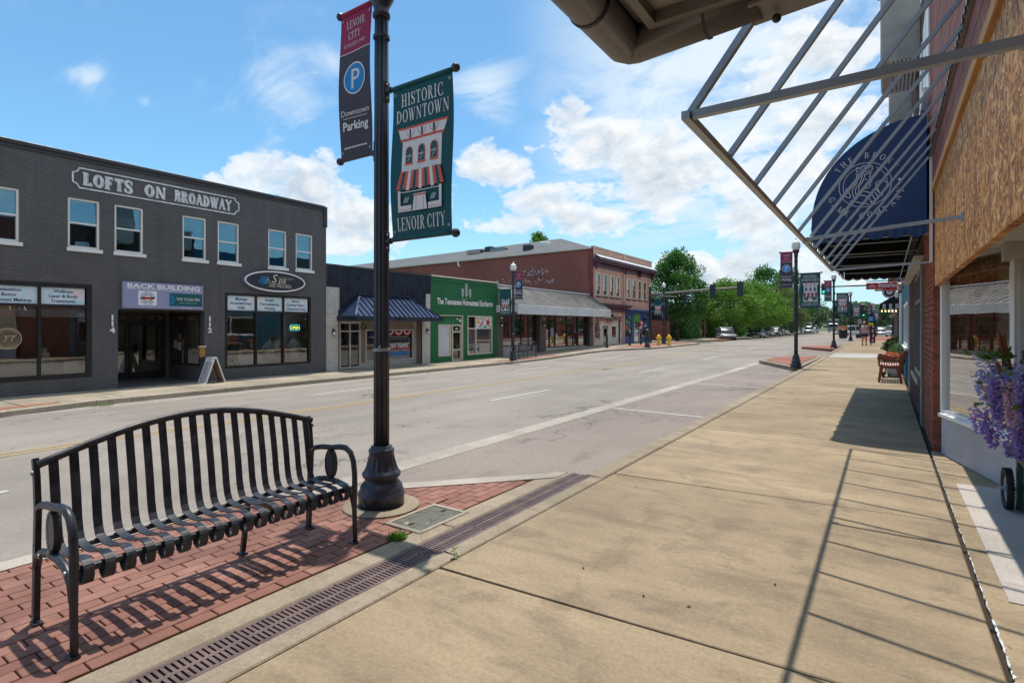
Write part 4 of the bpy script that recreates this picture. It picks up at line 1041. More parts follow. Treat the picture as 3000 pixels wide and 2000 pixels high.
pot_plant('potted_plant', 'tall grassy green plant inside the spa window beside its left frame', (XL-.5, 9.55, -.1), .12, .3, n=70, spread=.18, lh=1.0, ll=.4)
tb = thing('display_table', 'white draped display table behind the spa window', 'table', (XL-1, 10.4, -.12)); obj('cloth', MB().bbox(9.9, 11.25, .0, .56, -1.5, -.75, .03, F), M['white_paint'], tb)
for i, (a, hh, rr_, mt) in enumerate(((10.0, .25, .06, 'easel'), (10.16, .18, .05, 'print_gold'), (10.34, .3, .05, 'print_gold'), (10.55, .22, .09, 'easel'), (10.85, .34, .07, 'print_gold'), (11.1, .26, .06, 'terracotta'))):
    lb = ['dark wooden jar on the draped table', 'small gold tin on the draped table', 'tall gold bottle on the draped table', 'wide wooden bowl on the draped table', 'tallest gold bottle on the draped table', 'orange clay vase on the draped table'][i]+' behind the spa window'
    mb = MB(); mb.smooth = True; mb.lathe([(rr_*.7, 0), (rr_, hh*.3), (rr_*.9, hh*.6), (rr_*.35, hh*.8), (rr_*.45, hh)], 14, (XL-1.05, a, .56)); tag(obj('jar' if i in (0,) else ('bowl' if i == 3 else 'vase'), mb, M[mt]), lb, 'ornament')
def hung_shirt(name, label, a, z, mt, wd=.36, hh=.62):
    t = thing(name, label, 'clothing', (XL-.6, a, z)); p = [(-.18, 0), (-.14, .45), (-.27, .3), (-.33, .36), (-.16, .60), (-.06, .64), (.06, .64), (.16, .60), (.33, .36), (.27, .3), (.14, .45), (.18, 0)]
    obj('cloth', MB().prism([(a+x*wd/.36, z+y*hh/.64) for x, y in p], -.66, -.60, F), M[mt], t); obj('hanger', MB().tube([F(a, z+hh, -.63), F(a, z+hh+.1, -.63), F(a+.03, z+hh+.13, -.63)], .006, 6), M['steel'], t)
hung_shirt('shirt', 'pale grey shirt hanging behind the middle pane of the spa window', 11.18, .42, 'print_grey')
hung_shirt('tunic', 'orange tunic hanging behind the right pane of the spa window', 11.72, .35, 'terracotta', .3, .55)
hung_shirt('robe', 'green robe hanging behind the right pane of the spa window', 12.15, .35, 'sofa', .34, .75)
ns = thing('neon_sign', 'small lit yellow and cyan OPEN sign in the spa window', 'neon sign', (XL-.1, 11.82, 1.5))
mb = MB(); mb.flat(sans('OPEN', bold=.02), F, -.075, (11.83, 1.46), .115/.72); obj('lettering', mb, M['neon_yellow'], ns)
obj('tube_border', MB().tube([F(a, b, -.08) for a, b in ((11.66, 1.42), (12.0, 1.42), (12.02, 1.46), (12.02, 1.58), (12.0, 1.62), (11.66, 1.62), (11.64, 1.58), (11.64, 1.46))], .010, 6, closed=True), M['neon_cyan'], ns)
ro = thing('window_emblem', 'round gold outline emblem on the leftmost shop window', 'window emblem', (XL-.05, 4.0, 1.25))
mb = MB(); mb.flat(arc(0, 0, .26, .26, .24, .24, 0, 360, 32), F, -.05, (4.02, 1.26)); mb.flat(arc(0, 0, .21, .21, .20, .20, 0, 360, 32), F, -.05, (4.02, 1.26)); mb.flat(sans('TT', shear=.3), F, -.05, (4.02, 1.19), .15/.72); obj('print', mb, M['print_gold'], ro)

# signs of the dark building
SB = thing('shop_sign', 'lavender BACK BUILDING board over the recessed entrance', 'sign', (XL+.05, 7.46, 2.4))
obj('board', MB().bbox(6.38, 8.54, 2.07, 2.81, .012, .10, .004, F), M['lavender'], SB)
lettering(SB, F, 'BACK BUILDING', 7.46, 2.64, .13, 'print_white', .104, sans, wd=1.95, bold=.03)
mb = MB(); mb.box(6.47, 8.47, 2.605, 2.615, .1, .105, F); obj('underline', mb, M['print_white'], SB)
pn = obj('bike_shop_panel', MB().box(6.76, 7.23, 2.16, 2.57, .10, .106, F), M['print_white'], SB)
cx, cz = 6.995, 2.365
mb = MB(); mb.flat(on_arc('SOCIAL CYCLE', .145, -72, 72, sans, .05/.72, bold=.02), F, .109, (cx, cz)); mb.flat(on_arc('BIKE SHOP', .195, 236, 124, sans, .05/.72, inside=True, bold=.02), F, .109, (cx, cz)); obj('lettering', mb, M['print_blue'], pn)
mb = MB(); mb.flat(arc(0, 0, .125, .125, .110, .110, 0, 360, 28), F, .109, (cx, cz)); mb.flat(arc(0, 0, .095, .095, .088, .088, 0, 360, 28), F, .109, (cx, cz)); mb.flat(polyg([(-.21, -.035), (-.16, .03), (.21, .035), (.14, -.03)]), F, .112, (cx, cz)); obj('ring', mb, M['print_black'], pn)
obj('state_outline', MB().flat(polyg([(-.15, -.022), (-.12, .02), (.13, .024), (.09, -.02)]), F, .115, (cx, cz)), M['print_red'], pn)
pn = obj('yoga_panel', MB().box(7.57, 8.50, 2.165, 2.54, .10, .106, F), M['cyan'], SB)
mb = MB(); mb.box(7.57, 8.50, 2.165, 2.54, .106, .108, F); obj('face', mb, M['teal_cloth'], pn)
p = sans('THE YOGA MIX', bold=.0); mb = MB(); kx = .68/(width(p)*.12); mb.flat(([(x*kx, y) for x, y in p[0]], p[1]), F, .112, (8.09, 2.33), .12); mb.flat(sans('Movement . Meditation . Connection'), F, .112, (8.09, 2.25), .033); obj('lettering', mb, M['print_white'], pn)
mb = MB()
for r_ in (.05, .085, .12, .15): mb.flat(arc(0, 0, r_, r_, r_-.006, r_-.006, -88, 88, 18), F, .111, (7.575, 2.35))
for k in range(9): a = math.radians(-80+20*k); mb.flat(arc(.105*math.cos(a), .105*math.sin(a), .022, .022, .017, .017, 0, 360, 10), F, .1115, (7.575, 2.35))
obj('rosette', mb, M['cyan'], pn)
for tx, a in (('121 E Depot', 6.995), ('125 E Depot', 8.05)): lettering(SB, F, tx, a, 2.095, .045, 'print_white', .104, sans)
SO = thing('oval_sign', 'black oval spa sign with white rim above the right hand shop window', 'sign', (XL+.1, 10.93, 3.1))
def ell(rx, ry, n=40): return [(rx*math.cos(2*pi*k/n), ry*math.sin(2*pi*k/n)) for k in range(n)]
FO = Fr((XL, 10.95, 3.105), (0, 1, 0), (0, 0, 1), (1, 0, 0))
obj('rim', MB().prism(ell(1.13, .355), .03, .17, FO), M['lavender'], SO)
obj('rim_face', MB().flat(arc(0, 0, 1.13, .355, 1.08, .31, 0, 360, 40), FO, .172), M['print_white'], SO)
obj('face', MB().prism(ell(1.08, .31), .165, .171, FO), M['print_black'], SO)
mb = MB(); mb.flat(serif_caps('TRANQUILITY', T=.1, se=.03), FO, .175, (.36, .075), .085); mb.flat(([(x*1.0, y) for x, y in sans('S', shear=.25)[0]], sans('S', shear=.25)[1]), FO, .176, (-.10, -.05), .42); mb.flat(sans('pa', shear=.3), FO, .176, (.20, -.05), .30); mb.flat(sans('AND WELLNESS'), FO, .175, (.14, -.2), .12); mb.box(-.1, .52, -.095, -.085, .172, .176, FO)
mb.flat(pline([(-.30, -.08), (-.36, .0), (-.33, .08), (-.26, .0), (-.2, -.09), (-.1, -.1)], .016), FO, .1755)
obj('lettering', mb, M['cream_paint'], SO)
mb = MB()
for pts in (((-.36, -.09), (-.52, -.02), (-.60, .06), (-.44, .03), (-.36, -.04)), ((-.38, -.1), (-.56, -.1), (-.66, -.03), (-.50, -.04)), ((-.40, -.02), (-.44, .1), (-.40, .17), (-.36, .07), (-.34, -.02)), ((-.42, -.06), (-.5, .06), (-.53, .15), (-.45, .1), (-.38, .0))): mb.flat(pline(list(pts)+[pts[0]], .016), FO, .175)
mb.flat(arc(-.31, .12, .025, .025, .0, .0, 0, 360, 12), FO, .175)
obj('lotus', mb, M['print_blue'], SO)
# A-frame board
gA = gz(-16.6, 8.5)
AF = thing('sandwich_board', 'white framed A shaped board standing on the far pavement by the entrance', 'sandwich board', (-16.7, 8.6, gA))
def aleg(y0, sgn, nm, cells):
    p0 = Vector((0, y0+.29*sgn, gA)); p1 = Vector((0, y0+.02*sgn, gA+.78)); u = (p1-p0).normalized(); n_ = Vector((0, sgn*.94, .34)).normalized()
    fr_ = Fr((-17.15, p0.y, gA), (.85, 0, 0), u*.845, n_*1)
    fm = MB(); frame_bars(fm, fr_, 0, .56, 0, .97, .035, -.015, .015); q_ = obj(nm, fm, M['white_paint'], AF)
    obj('sheet', MB().box(.035, .525, .035, .935, -.005, .005, fr_), M[cells], q_); return q_, fr_
q1, f1_ = aleg(8.55, -1, 'front_panel', 'print_grey'); q2, f2_ = aleg(8.55, 1, 'back_panel', 'easel')
mb = MB(); mb.box(.04, .52, .80, .93, .005, .007, f1_); mb.cur = 1; mb.flat(sans('T U', bold=.03), f1_, .009, (.28, .825), .11); mb.cur = 0
mb.flat(pline([(.12, .56), (.28, .68), (.44, .56)], .018), f1_, .008); mb.flat(pline([(.16, .55), (.16, .44), (.40, .44), (.40, .55)], .012), f1_, .008)
for k in range(6): mb.box(.10, .10+random.uniform(.2, .36), .36-.05*k, .37-.05*k, .005, .007, f1_)
obj('print', mb, [M['print_white'], M['print_black']], q1)
mbx = thing('mailbox', 'small wooden yellow box on the corner of the recessed entrance', 'mailbox', (XL+.02, 8.55, .8)); obj('box', MB().bbox(8.44, 8.6, .62, .92, .02, .10, .006, F), M['yellow_board'], mbx); obj('lid', MB().bbox(8.42, 8.62, .92, .96, .015, .13, .006, F), M['cream_paint'], mbx)

# ---------------------------------------------------------------- white brick shop with black metal front
X2 = -17.6; F2 = faceX(X2)
B2 = thing('metal_fronted_shop', 'single storey shop with black ribbed metal fascia and white brick pillars', 'building', (X2, 16, -.15))
hb = [(13.72, 18.40, -.4, 2.2)]
obj('wall', holed(MB(), F2, 13.11, 18.95, -.45, 3.12, hb, 0, .05), M['mortar_white'], B2)
brickwork(B2, F2, 13.14, 13.72, -.2, 3.09, [], 'brick_white', npart=90, bev=.006); brickwork(B2, F2, 18.40, 18.94, -.2, 3.06, [], 'brick_white', npart=80, bev=.006)
mb = MB(); y = 13.12                      # ribbed sheet
while y < 18.93:
    lo = 3.09 if (y < 13.72 or y > 18.5) else 2.1
    mb.prism([(y, .01), (y+.06, .01), (y+.07, .035), (y+.10, .035), (y+.11, .01), (y+.112, .0), (y, .0)], lo, 3.88, Fr((X2+.01, 0, 0), (0, 1, 0), (1, 0, 0), (0, 0, 1))); y += .112
obj('metal_fascia', mb, M['navy_metal'], B2); obj('trim', MB().box(13.10, 18.96, 3.88, 3.96, -.2, .07, F2).box(13.10, 13.17, 3.09, 3.879, .048, .06, F2), M['coping'], B2)
body_shell(B2, 'charcoal', X2, X2-15, 13.11, 18.95, -.45, 3.9)
FI = faceX(X2-.35)
mb = MB(); holed(mb, FI, 13.72, 18.40, -.45, 2.3, [(14.04, 15.12, -.14, 1.75), (15.38, 18.18, .07, 1.44)], 0, .08); mb.quad(F2(13.72, 2.2), F2(18.4, 2.2), FI(18.4, 2.2), FI(13.72, 2.2)); mb.quad(F2(13.72, -.3), FI(13.72, -.3), FI(13.72, 2.2), F2(13.72, 2.2)).quad(F2(18.4, -.3), FI(18.4, -.3), FI(18.4, 2.2), F2(18.4, 2.2))
obj('recessed_wall', mb, M['tan'], B2); brickwork(B2, FI, 15.15, 18.38, -.2, .06, [], 'brick_white', npart=0, bev=.006); brickwork(B2, FI, 18.2, 18.39, .06, 1.9, [], 'brick_white', npart=0, bev=.006)
fm = MB(); frame_bars(fm, FI, 14.04, 15.12, -.14, 1.75, .07, -.08, .02, (14.58,), (1.37,), .06); dd_ = obj('door', fm, M['offwhite'], B2)
for a0, a1 in ((14.1, 14.56), (14.6, 15.06)): glaze(dd_, FI, a0, a1, -.07, 1.36, -.03, 'glass_dark'); glaze(dd_, FI, a0, a1, 1.39, 1.69, -.03, 'glass_dark')
fm = MB(); frame_bars(fm, FI, 15.38, 18.18, .07, 1.44, .06, -.08, .02, (16.5,), (), .05); w3 = obj('shop_window', fm, M['offwhite'], B2); glaze(w3, FI, 15.44, 16.48, .13, 1.38, -.04, 'glass_dark')
glaze(w3, FI, 16.52, 18.12, .13, 1.38, -.04, 'glass_dark')
mb = MB()
for k, a in enumerate((16.78, 17.30, 17.82)):
    for j, (r_, c_) in enumerate(((.26, 1), (.2, 0), (.14, 1), (.09, 2))): mb.cur = c_; mb.flat(arc(0, 0, r_, r_*.85, 0, 0, 180, 360, 16), FI, -.034+.002*j, (a, 1.37))
mb.cur = 0; mb.flat(sans('250 YEARS', bold=.03), FI, -.03, (17.32, .63), .17/.72); mb.cur = 3; mb.flat(sans('of', shear=.2, bold=.02), FI, -.03, (17.32, .50), .12/.72); mb.flat(sans('Freedom', shear=.2, bold=.04), FI, -.03, (17.32, .27), .24/.72)
mb.cur = 1; mb.box(16.6, 18.05, .55, .62, -.036, -.034, FI); mb.cur = 0; mb.box(16.6, 18.02, 1.0, 1.006, -.036, -.034, FI)
st5 = [(math.sin(2*pi*k/10)*(.10 if k % 2 == 0 else .045), math.cos(2*pi*k/10)*(.10 if k % 2 == 0 else .045)) for k in range(10)]; mb.cur = 3; mb.flat(polyg(st5), FI, -.03, (17.95, .98))
for i in range(60): mb.cur = 0; a, b = random.uniform(16.7, 17.9), random.uniform(.72, .96); mb.box(a, a+.012, b, b+.012, -.036, -.034, FI)
mb.flat(pline([(16.7+.035*i, 1.10+.03*math.sin(i*1.7)) for i in range(36)], .010), FI, -.033)
obj('painted_lettering', mb, [M['print_white'], M['print_red'], M['print_navy'], M['print_blue']], w3)
room(B2, FI, 13.75, 18.38, -.2, 2.2, 2.5, ('wall_dark', 'floor_wood', 'wall_int'), d=-.1)
def wall_lantern(label, fr, a, b, grp=None, s=1., mat='black_metal'):
    t = thing('wall_lantern', label, 'wall lantern', fr(a, b), grp)
    obj('bracket', MB().tube([fr(a, b+.12*s, .01), fr(a, b+.16*s, .05), fr(a, b+.12*s, .1), fr(a, b+.08*s, .1)], .012*s, 6).box(a-.03*s, a+.03*s, b-.02*s, b+.14*s, .002, .02, fr), M[mat], t)
    c = fr(a, b-.12*s, .1); mb = MB(); mb.lathe([(.02*s, 0), (.035*s, .01*s), (.06*s, .17*s), (.085*s, .175*s), (.03*s, .22*s), (.01*s, .24*s)], 6, c); obj('housing', mb, M[mat], t)
    obj('pane', MB().lathe([(.038*s, .03*s), (.058*s, .15*s)], 6, c, caps=False), M['globe_glass'], t); return t
wall_lantern('black lantern on the left white brick pillar of the metal fronted shop', F2, 13.47, 1.32)
wall_lantern('black lantern on the right white brick pillar beside the green shop', F2, 18.68, 1.32)
wr = thing('wreath', 'dark twig wreath hanging beside the door of the metal fronted shop', 'wreath', FI(15.25, 1.55))
mb = MB()
for k in range(14): a = k*2*pi/14; mb.tube([FI(15.25+.13*math.cos(a+j*.5)*(1+.15*math.sin(k*2.2+j)), 1.55+.13*math.sin(a+j*.5), .03+.02*math.sin(j)) for j in range(4)], .010, 5)
obj('twigs', mb, M['bark'], wr)
AW = obj('awning', MB().quad((X2+.05, 14.74, 2.83), (X2+.05, 17.49, 2.83), (-16.5, 18.55, 1.95), (-16.5, 13.68, 1.95)).quad((X2+.05, 14.74, 2.83), (-16.5, 13.68, 1.95), (X2+.02, 13.68, 2.0)).quad((X2+.05, 17.49, 2.83), (X2+.02, 18.55, 2.0), (-16.5, 18.55, 1.95)), M['navy_roof'], B2)
mb = MB()
for k in range(17):
    t = k/16; mb.bar((X2+.06, 14.78+(17.45-14.78)*t, 2.85), (-16.5, 13.8+(18.43-13.8)*t, 1.972), .018, .05) if False else None
for k in range(18):                        # standing seams run straight down the slope, cut by the hips
    y = 13.85+k*.268
    lo = (-16.5, y, 1.97)
    if y < 14.74: t = (y-13.68)/(14.74-13.68); tp = (-16.5+(X2+.05+16.5)*t, y, 1.95+.88*t+.02)
    elif y > 17.49: t = (18.55-y)/(18.55-17.49); tp = (-16.5+(X2+.05+16.5)*t, y, 1.95+.88*t+.02)
    else: tp = (X2+.06, y, 2.85)
    obj('seam', MB().bar(lo, tp, .022, .05), M['navy_metal'], AW)
mb = MB(); mb.bar((X2+.06, 14.74, 2.86), (-16.5, 13.68, 1.98), .07, .03); mb.bar((X2+.06, 17.49, 2.86), (-16.5, 18.55, 1.98), .07, .03); mb.bar((X2+.08, 14.74, 2.86), (X2+.08, 17.49, 2.86), .1, .03); obj('hip_cap', mb, M['navy_roof'], AW)
obj('eave', MB().box(X2+.02, -16.46, 13.66, 13.69, 1.79, 1.96).box(-16.5, -16.46, 13.69, 18.54, 1.79, 1.96).box(X2+.02, -16.46, 18.541, 18.57, 1.79, 1.96).box(X2+.02, -16.5, 13.69, 18.54, 1.79, 1.80), M['navy_metal'], AW)

# ---------------------------------------------------------------- green shop
B3 = thing('green_shop', 'single storey shop with green painted brick front and white wheat emblem', 'building', (X2, 21.6, -.15)); F3 = faceX(X2+.002)
hg = [(19.50, 21.33, -.4, 2.11), (21.68, 23.80, .11, 2.12)]
obj('wall', holed(MB(), F3, 18.96, 24.30, -.45, 3.92, hg, 0, .12), M['mortar_green'], B3)
brickwork(B3, F3, 18.97, 24.29, -.2, 3.86, hg, 'brick_green', npart=0, bev=.006, proud=.008)
obj('coping', MB().bbox(18.96, 24.32, 3.92, 3.985, -.3, .05, .01, F3), M['cream_paint'], B3)
obj('cornice', MB().bbox(18.97, 24.29, 3.74, 3.80, -.02, .045, .01, F3).bbox(18.97, 24.29, 3.62, 3.66, -.02, .03, .01, F3), M['brick_green'], B3)
body_shell(B3, 'charcoal', X2, X2-15, 18.96, 24.30, -.45, 3.85)
mb = MB(); mb.flat(sans('The Tennessee Homestead Exchange', bold=.025), F3, .028, (0, 0), 1)
vs = [v for v in mb.v]; p = sans('The Tennessee Homestead Exchange', bold=.03); kx = 4.45/(width(p)*.40)
obj('lettering', MB().flat(([(x*kx, y) for x, y in p[0]], p[1]), F3, .028, (21.6, 2.64), .40), M['print_white'], B3)
mb = MB()
for (a, b0, b1, s) in ((21.58, 2.92, 3.72, 1.), (21.28, 2.95, 3.42, .7), (21.88, 2.95, 3.46, .7)):
    mb.flat(pline([(a, b0), (a, b1-.1*s)], .018), F3, .028)
    k = 0; b = b0+.18*s
    while b < b1-.04:
        for sg in (-1, 1): mb.flat(pline([(a, b), (a+sg*.10*s, b+.05*s), (a+sg*.11*s, b+.14*s), (a+sg*.02*s, b+.07*s), (a, b)], .015), F3, .0285)
        b += .14*s
    mb.flat(pline([(a, b1-.12*s), (a-.05*s, b1-.04*s), (a, b1), (a+.05*s, b1-.04*s), (a, b1-.12*s)], .015), F3, .0285)
obj('wheat_emblem', mb, M['print_white'], B3)
FG = faceX(X2-.10)
mb = MB(); holed(mb, FG, 19.50, 21.33, -.45, 2.11, [(19.55, 20.50, .12, 1.66), (20.58, 21.29, -.14, 1.66)], 0, .05); obj('door_wall', mb, M['green_paint'], B3)
obj('trim', MB().box(19.50, 21.33, 2.08, 2.12, -.02, .12, FG).box(21.30, 21.335, -.13, 2.079, -.02, .115, FG), M['cream_paint'], B3)
fm = MB(); frame_bars(fm, FG, 19.55, 20.50, .12, 1.66, .06, -.04, .03); w4 = obj('shuttered_window', fm, M['cream_paint'], B3)
mb = MB()
for k in range(14): mb.box(19.62+k*.0585, 19.62+k*.0585+.05, .18, 1.60, -.03, -.012-.006*(k % 2), FG)
obj('blind', mb, M['fascia_white'], w4)
fm = MB(); frame_bars(fm, FG, 20.58, 21.29, -.14, 1.66, .07, -.04, .04, (), (1.30, .40), .07); dg = obj('door', fm, M['cream_paint'], B3)
for b0, b1 in ((-.05, .37), (.43, 1.27), (1.33, 1.6)): glaze(dg, FG, 20.64, 21.23, b0, b1, .0, 'glass_dark')
lettering(dg, FG, '108', 20.93, 1.40, .11, 'print_white', .02, sans, bold=.02)
ch = thing('wall_chime', 'white globe and little bell above the door of the green shop', 'ornament', FG(21.0, 1.9)); obj('globe', MB().ball(FG(20.95, 1.93, .05), .05, 8), M['print_white'], ch); obj('bell', MB().lathe([(.07, 0), (.05, .08), (.01, .14)], 10, FG(21.15, 1.80, .06)), M['print_white'], ch)
fm = MB(); frame_bars(fm, F3, 21.68, 23.80, .11, 2.12, .06, -.08, .03, (22.37,), (1.46,), .06); w5 = obj('shop_window', fm, M['cream_paint'], B3)
for a0, a1 in ((21.74, 22.34), (22.4, 23.74)):
    glaze(w5, F3, a0, a1, .17, 1.43, -.03, 'glass'); 
glaze(w5, F3, 21.74, 22.34, 1.49, 2.06, -.03, 'glass_dark')
mb = MB(); mb.box(22.4, 23.74, 1.49, 2.06, -.03, -.02, F3)
for (a, b, r_, c_) in ((22.62, 1.80, .15, 1), (22.60, 1.96, .07, 3), (22.95, 1.75, .17, 2), (23.05, 1.92, .12, 2), (22.85, 1.66, .12, 2), (23.45, 1.78, .19, 4), (22.75, 1.56, .12, 5), (23.2, 1.54, .2, 5), (22.85, 1.98, .08, 5), (23.65, 1.58, .1, 5)):
    mb.cur = c_; pet = [((r_*(.75+.25*math.cos(5*2*pi*k/30)))*math.cos(2*pi*k/30), (r_*(.75+.25*math.cos(5*2*pi*k/30)))*math.sin(2*pi*k/30)*(.55 if c_ == 5 else 1.1 if c_ == 4 else .9)) for k in range(30)]
    V = [(0, 0)]+pet; mb.flat((V, [(0, 1+k, 1+(k+1) % 30) for k in range(30)]), F3, -.018+.001*c_, (a, b))
    if c_ in (1, 4): mb.cur = 3; mb.flat(arc(0, 0, r_*.3, r_*.3, 0, 0, 0, 360, 12), F3, -.010, (a, b))
obj('painted_flowers', mb, [M['print_white'], M['print_yellow'], M['print_pink'], M['terracotta'], M['print_red'], M['print_green']], w5)
obj('curtain', MB().box(21.74, 23.74, .17, 1.43, -.075, -.065, F3), M['curtain'], B3)
room(B3, FG, 19.5, 24.2, -.2, 2.2, 2, ('wall_dark', 'floor_wood', 'wall_int'), d=-.15)

# ---------------------------------------------------------------- tan shop with long ribbed canopy
B4 = thing('canopied_shop', 'single storey brown shop under a long ribbed grey canopy with white fascia', 'building', (X2, 30, -.1))
FS = faceX(X2-.25)
obj('side_pier', MB().box(24.31, 24.84, -.45, 2.6, -.4, .0, F2).box(28.74, 29.45, -.4, 2.6, -.25, .02, F2).box(35.66, 36.18, -.4, 2.6, -.4, .0, F2), M['taupe'], B4)
mb = MB(); mb.quad((X2-.4, 24.31, 2.2), (X2-.4, 36.18, 2.2), (X2-.4, 36.18, 3.9), (X2-.4, 24.31, 3.9)); obj('wall', mb, M['tan'], B4)
body_shell(B4, 'taupe', X2-.4, X2-15, 24.31, 36.18, -.45, 3.8)
for (a0, a1, av, z0) in ((24.85, 28.72, (26.12, 26.25, 27.05, 27.85), .42), (29.46, 35.64, (30.35, 31.05, 32.6, 34.15, 34.3), .2)):
    fm = MB(); frame_bars(fm, FS, a0, a1, z0, 2.3, .06, -.06, .02, av, (1.78,), .07); wn = obj('shop_window', fm, M['dark_frame'], B4)
    xs = [a0+.05]+list(av)+[a1-.05]
    for x0, x1 in zip(xs, xs[1:]): glaze(wn, FS, x0, x1, z0+.05, 1.78, -.02, 'glass'); glaze(wn, FS, x0, x1, 1.8, 2.26, -.02, 'glass')
    obj('stall_riser', MB().box(a0, a1, -.4, z0, -.05, .04, FS), M['shop_base'] if z0 > .3 else M['offwhite'], B4)
    room(B4, FS, a0, a1, -.1, 2.4, 3.5, ('tan', 'floor_wood', 'wall_int'), d=-.1)
dr = obj('door', frame_bars(MB(), FS, 32.65, 33.6, -.02, 1.74, .09, -.05, .035), M['dark_frame'], B4); glaze(dr, FS, 32.74, 33.51, .07, 1.65, .0, 'glass_dark')
for (a, b, w_, h_, mt) in ((29.9, 1.15, .5, .5, 'print_pink'), (30.7, 1.2, .34, .6, 'print_grey'), (31.3, .95, .2, .3, 'print_white')): obj('poster', MB().box(a-w_/2, a+w_/2, b-h_/2, b+h_/2, -.016, -.01, FS), M[mt], B4)
lettering(B4, FS, '106', 31.8, 1.98, .14, 'print_white', .0, sans)
for a, lb in ((24.6, 'left'), (29.1, 'middle'), (35.95, 'right')): wall_lantern('black lantern on the %s pier of the brown canopied shop' % lb, F2, a, 1.65)
for a, lb in ((24.58, 'left'), (29.12, 'middle')):
    t = thing('security_light', 'small white floodlight on the %s pier of the brown canopied shop' % lb, 'floodlight', F2(a, 2.05)); obj('lamp', MB().ball(F2(a, 2.05, .08), .06, 6), M['white_paint'], t); obj('mount', MB().box(a-.03, a+.03, 2.02, 2.1, .002, .05, F2), M['grey_frame'], t)
cx0, cx1 = X2-.3, -16.2
CN = obj('canopy', MB().quad((cx0, 24.33, 3.88), (cx0, 36.04, 3.86), (cx1, 36.15, 2.73), (cx1, 24.25, 2.73)).quad((cx0, 24.33, 3.88), (cx1, 24.25, 2.73), (cx0, 24.33, 2.73)).quad((cx0, 36.04, 3.86), (cx0, 36.1, 2.73), (cx1, 36.15, 2.73)).quad((cx0, 24.3, 2.28), (cx1, 24.3, 2.28), (cx1, 36.1, 2.28), (cx0, 36.1, 2.28)), M['grey_roof'], B4)
for k in range(40): y = 24.4+k*.298; obj('seam', MB().bar((cx0+.01, y, 3.89), (cx1, y, 2.745), .026, .05), M['gutter'], CN)
obj('ridge_cap', MB().box(cx0-.08, cx0+.1, 24.3, 36.06, 3.86, 3.93), M['fascia_white'], CN)
for k in range(4): obj('fascia_panel', MB().bbox(24.22+k*2.983, 24.22+k*2.983+2.97, 2.24, 2.73, cx1-.03+16.2, .02, .006, faceX(-16.2)), M['fascia_white'], CN)
obj('fascia_panel', MB().box(cx0, cx1-.03, 24.20, 24.24, 2.33, 2.73), M['fascia_white'], CN)
mb = MB()
for b in (2.36, 2.485, 2.61): mb.box(24.23, 36.14, b, b+.008, .0195, .0225, faceX(-16.2))
obj('groove', mb, M['print_grey'], CN)

# ---------------------------------------------------------------- big red brick building with the pink front
B5 = thing('red_brick_building', 'two storey red brick building with pink front and purple cornice', 'building', (X2, 42, 0))
y0, y1, xb = 36.2, 48.1, -52.
GF = faceX(X2)
PW = [(36.70, 37.40), (37.88, 38.60), (39.10, 39.84), (40.28, 41.0), (42.42, 43.17), (43.68, 44.46), (44.99, 45.70), (46.20, 46.97)]
hp = [(a, b, 3.86, 5.54) for a, b in PW]+[(36.45, 41.8, -.3, 2.75), (42.05, 47.9, -.3, 2.82)]
obj('front_wall', holed(MB(), GF, y0, y1, -.45, 7.38, hp, 0, .18), M['pink'], B5)
obj('side_wall', MB().quad((X2, y0, -.4), (xb, y0, -.4), (xb, y0, 7.0), (X2-.5, y0, 7.28), (X2, y0, 7.28)).quad((X2, y1, -.4), (xb, y1, -.4), (xb, y1, 7.3), (X2, y1, 7.3)).quad((xb, y0, -.4), (xb, y1, -.4), (xb, y1, 7.5), (xb, y0, 7.5)), M['far_red'], B5)
obj('corner_paint', MB().prism([(-17.63, 2.4), (-17.62, 7.25), (-18.0, 7.25), (-17.95, 6.8), (-18.05, 6.2), (-18.0, 5.2), (-17.9, 4.4), (-17.85, 3.6), (-17.8, 2.4)], .0, .012, Fr((0, y0, 0), (1, 0, 0), (0, 0, 1), (0, -1, 0))), M['maroon'], B5)
rd = random.Random(5); mb = MB(); FW = Fr((0, y0, 0), (1, 0, 0), (0, 0, 1), (0, -1, 0))     # ghost of old painted letters
for row, (z, xa, xc, n_, hh) in enumerate(((5.15, -33, -24.6, 16, .36), (5.05, -24.2, -20.4, 12, .36), (5.75, -23.6, -21.2, 7, .5))):
    for i in range(n_):
        x = xa+(xc-xa)*i/n_
        if rd.random() < .15: continue
        for k in range(7 if row == 2 else 4): dx_, dz_ = rd.uniform(-.13, .13), rd.uniform(-hh/2, hh/2); s = rd.uniform(.03, .1); mb.quad(FW(x+dx_, z+dz_, .006), FW(x+dx_+s, z+dz_+.02, .006), FW(x+dx_+s*.8, z+dz_+s*1.2, .006), FW(x+dx_-.01, z+dz_+s, .006))
obj('faded_lettering', mb, M['white_worn'], B5)
ridge = 9.3; ym = 42.1
RF = obj('roof', MB().quad((X2-.15, y0-.15, 7.32), (xb, y0-.15, 7.0), (xb, ym, 8.7), (-23.6, ym, ridge)).quad((X2-.15, y1+.1, 7.32), (-23.6, ym, ridge), (xb, ym, 8.7), (xb, y1+.1, 7.0)).quad((X2-.15, y0-.15, 7.32), (-23.6, ym, ridge), (X2-.15, y1+.1, 7.32)), M['roofing'], B5)
obj('eave', MB().quad((X2-.1, y0-.17, 7.24), (xb, y0-.17, 6.94), (xb, y0-.17, 7.04), (X2-.1, y0-.17, 7.34)), M['cream_paint'], RF)
for x, y in ((-28.6, 40.2), (-31.2, 40.0)): obj('skylight', MB().bbox(x-.8, x+.8, y-.7, y+.7, 8.3, 8.62, .05), M['glass_dark'], RF)
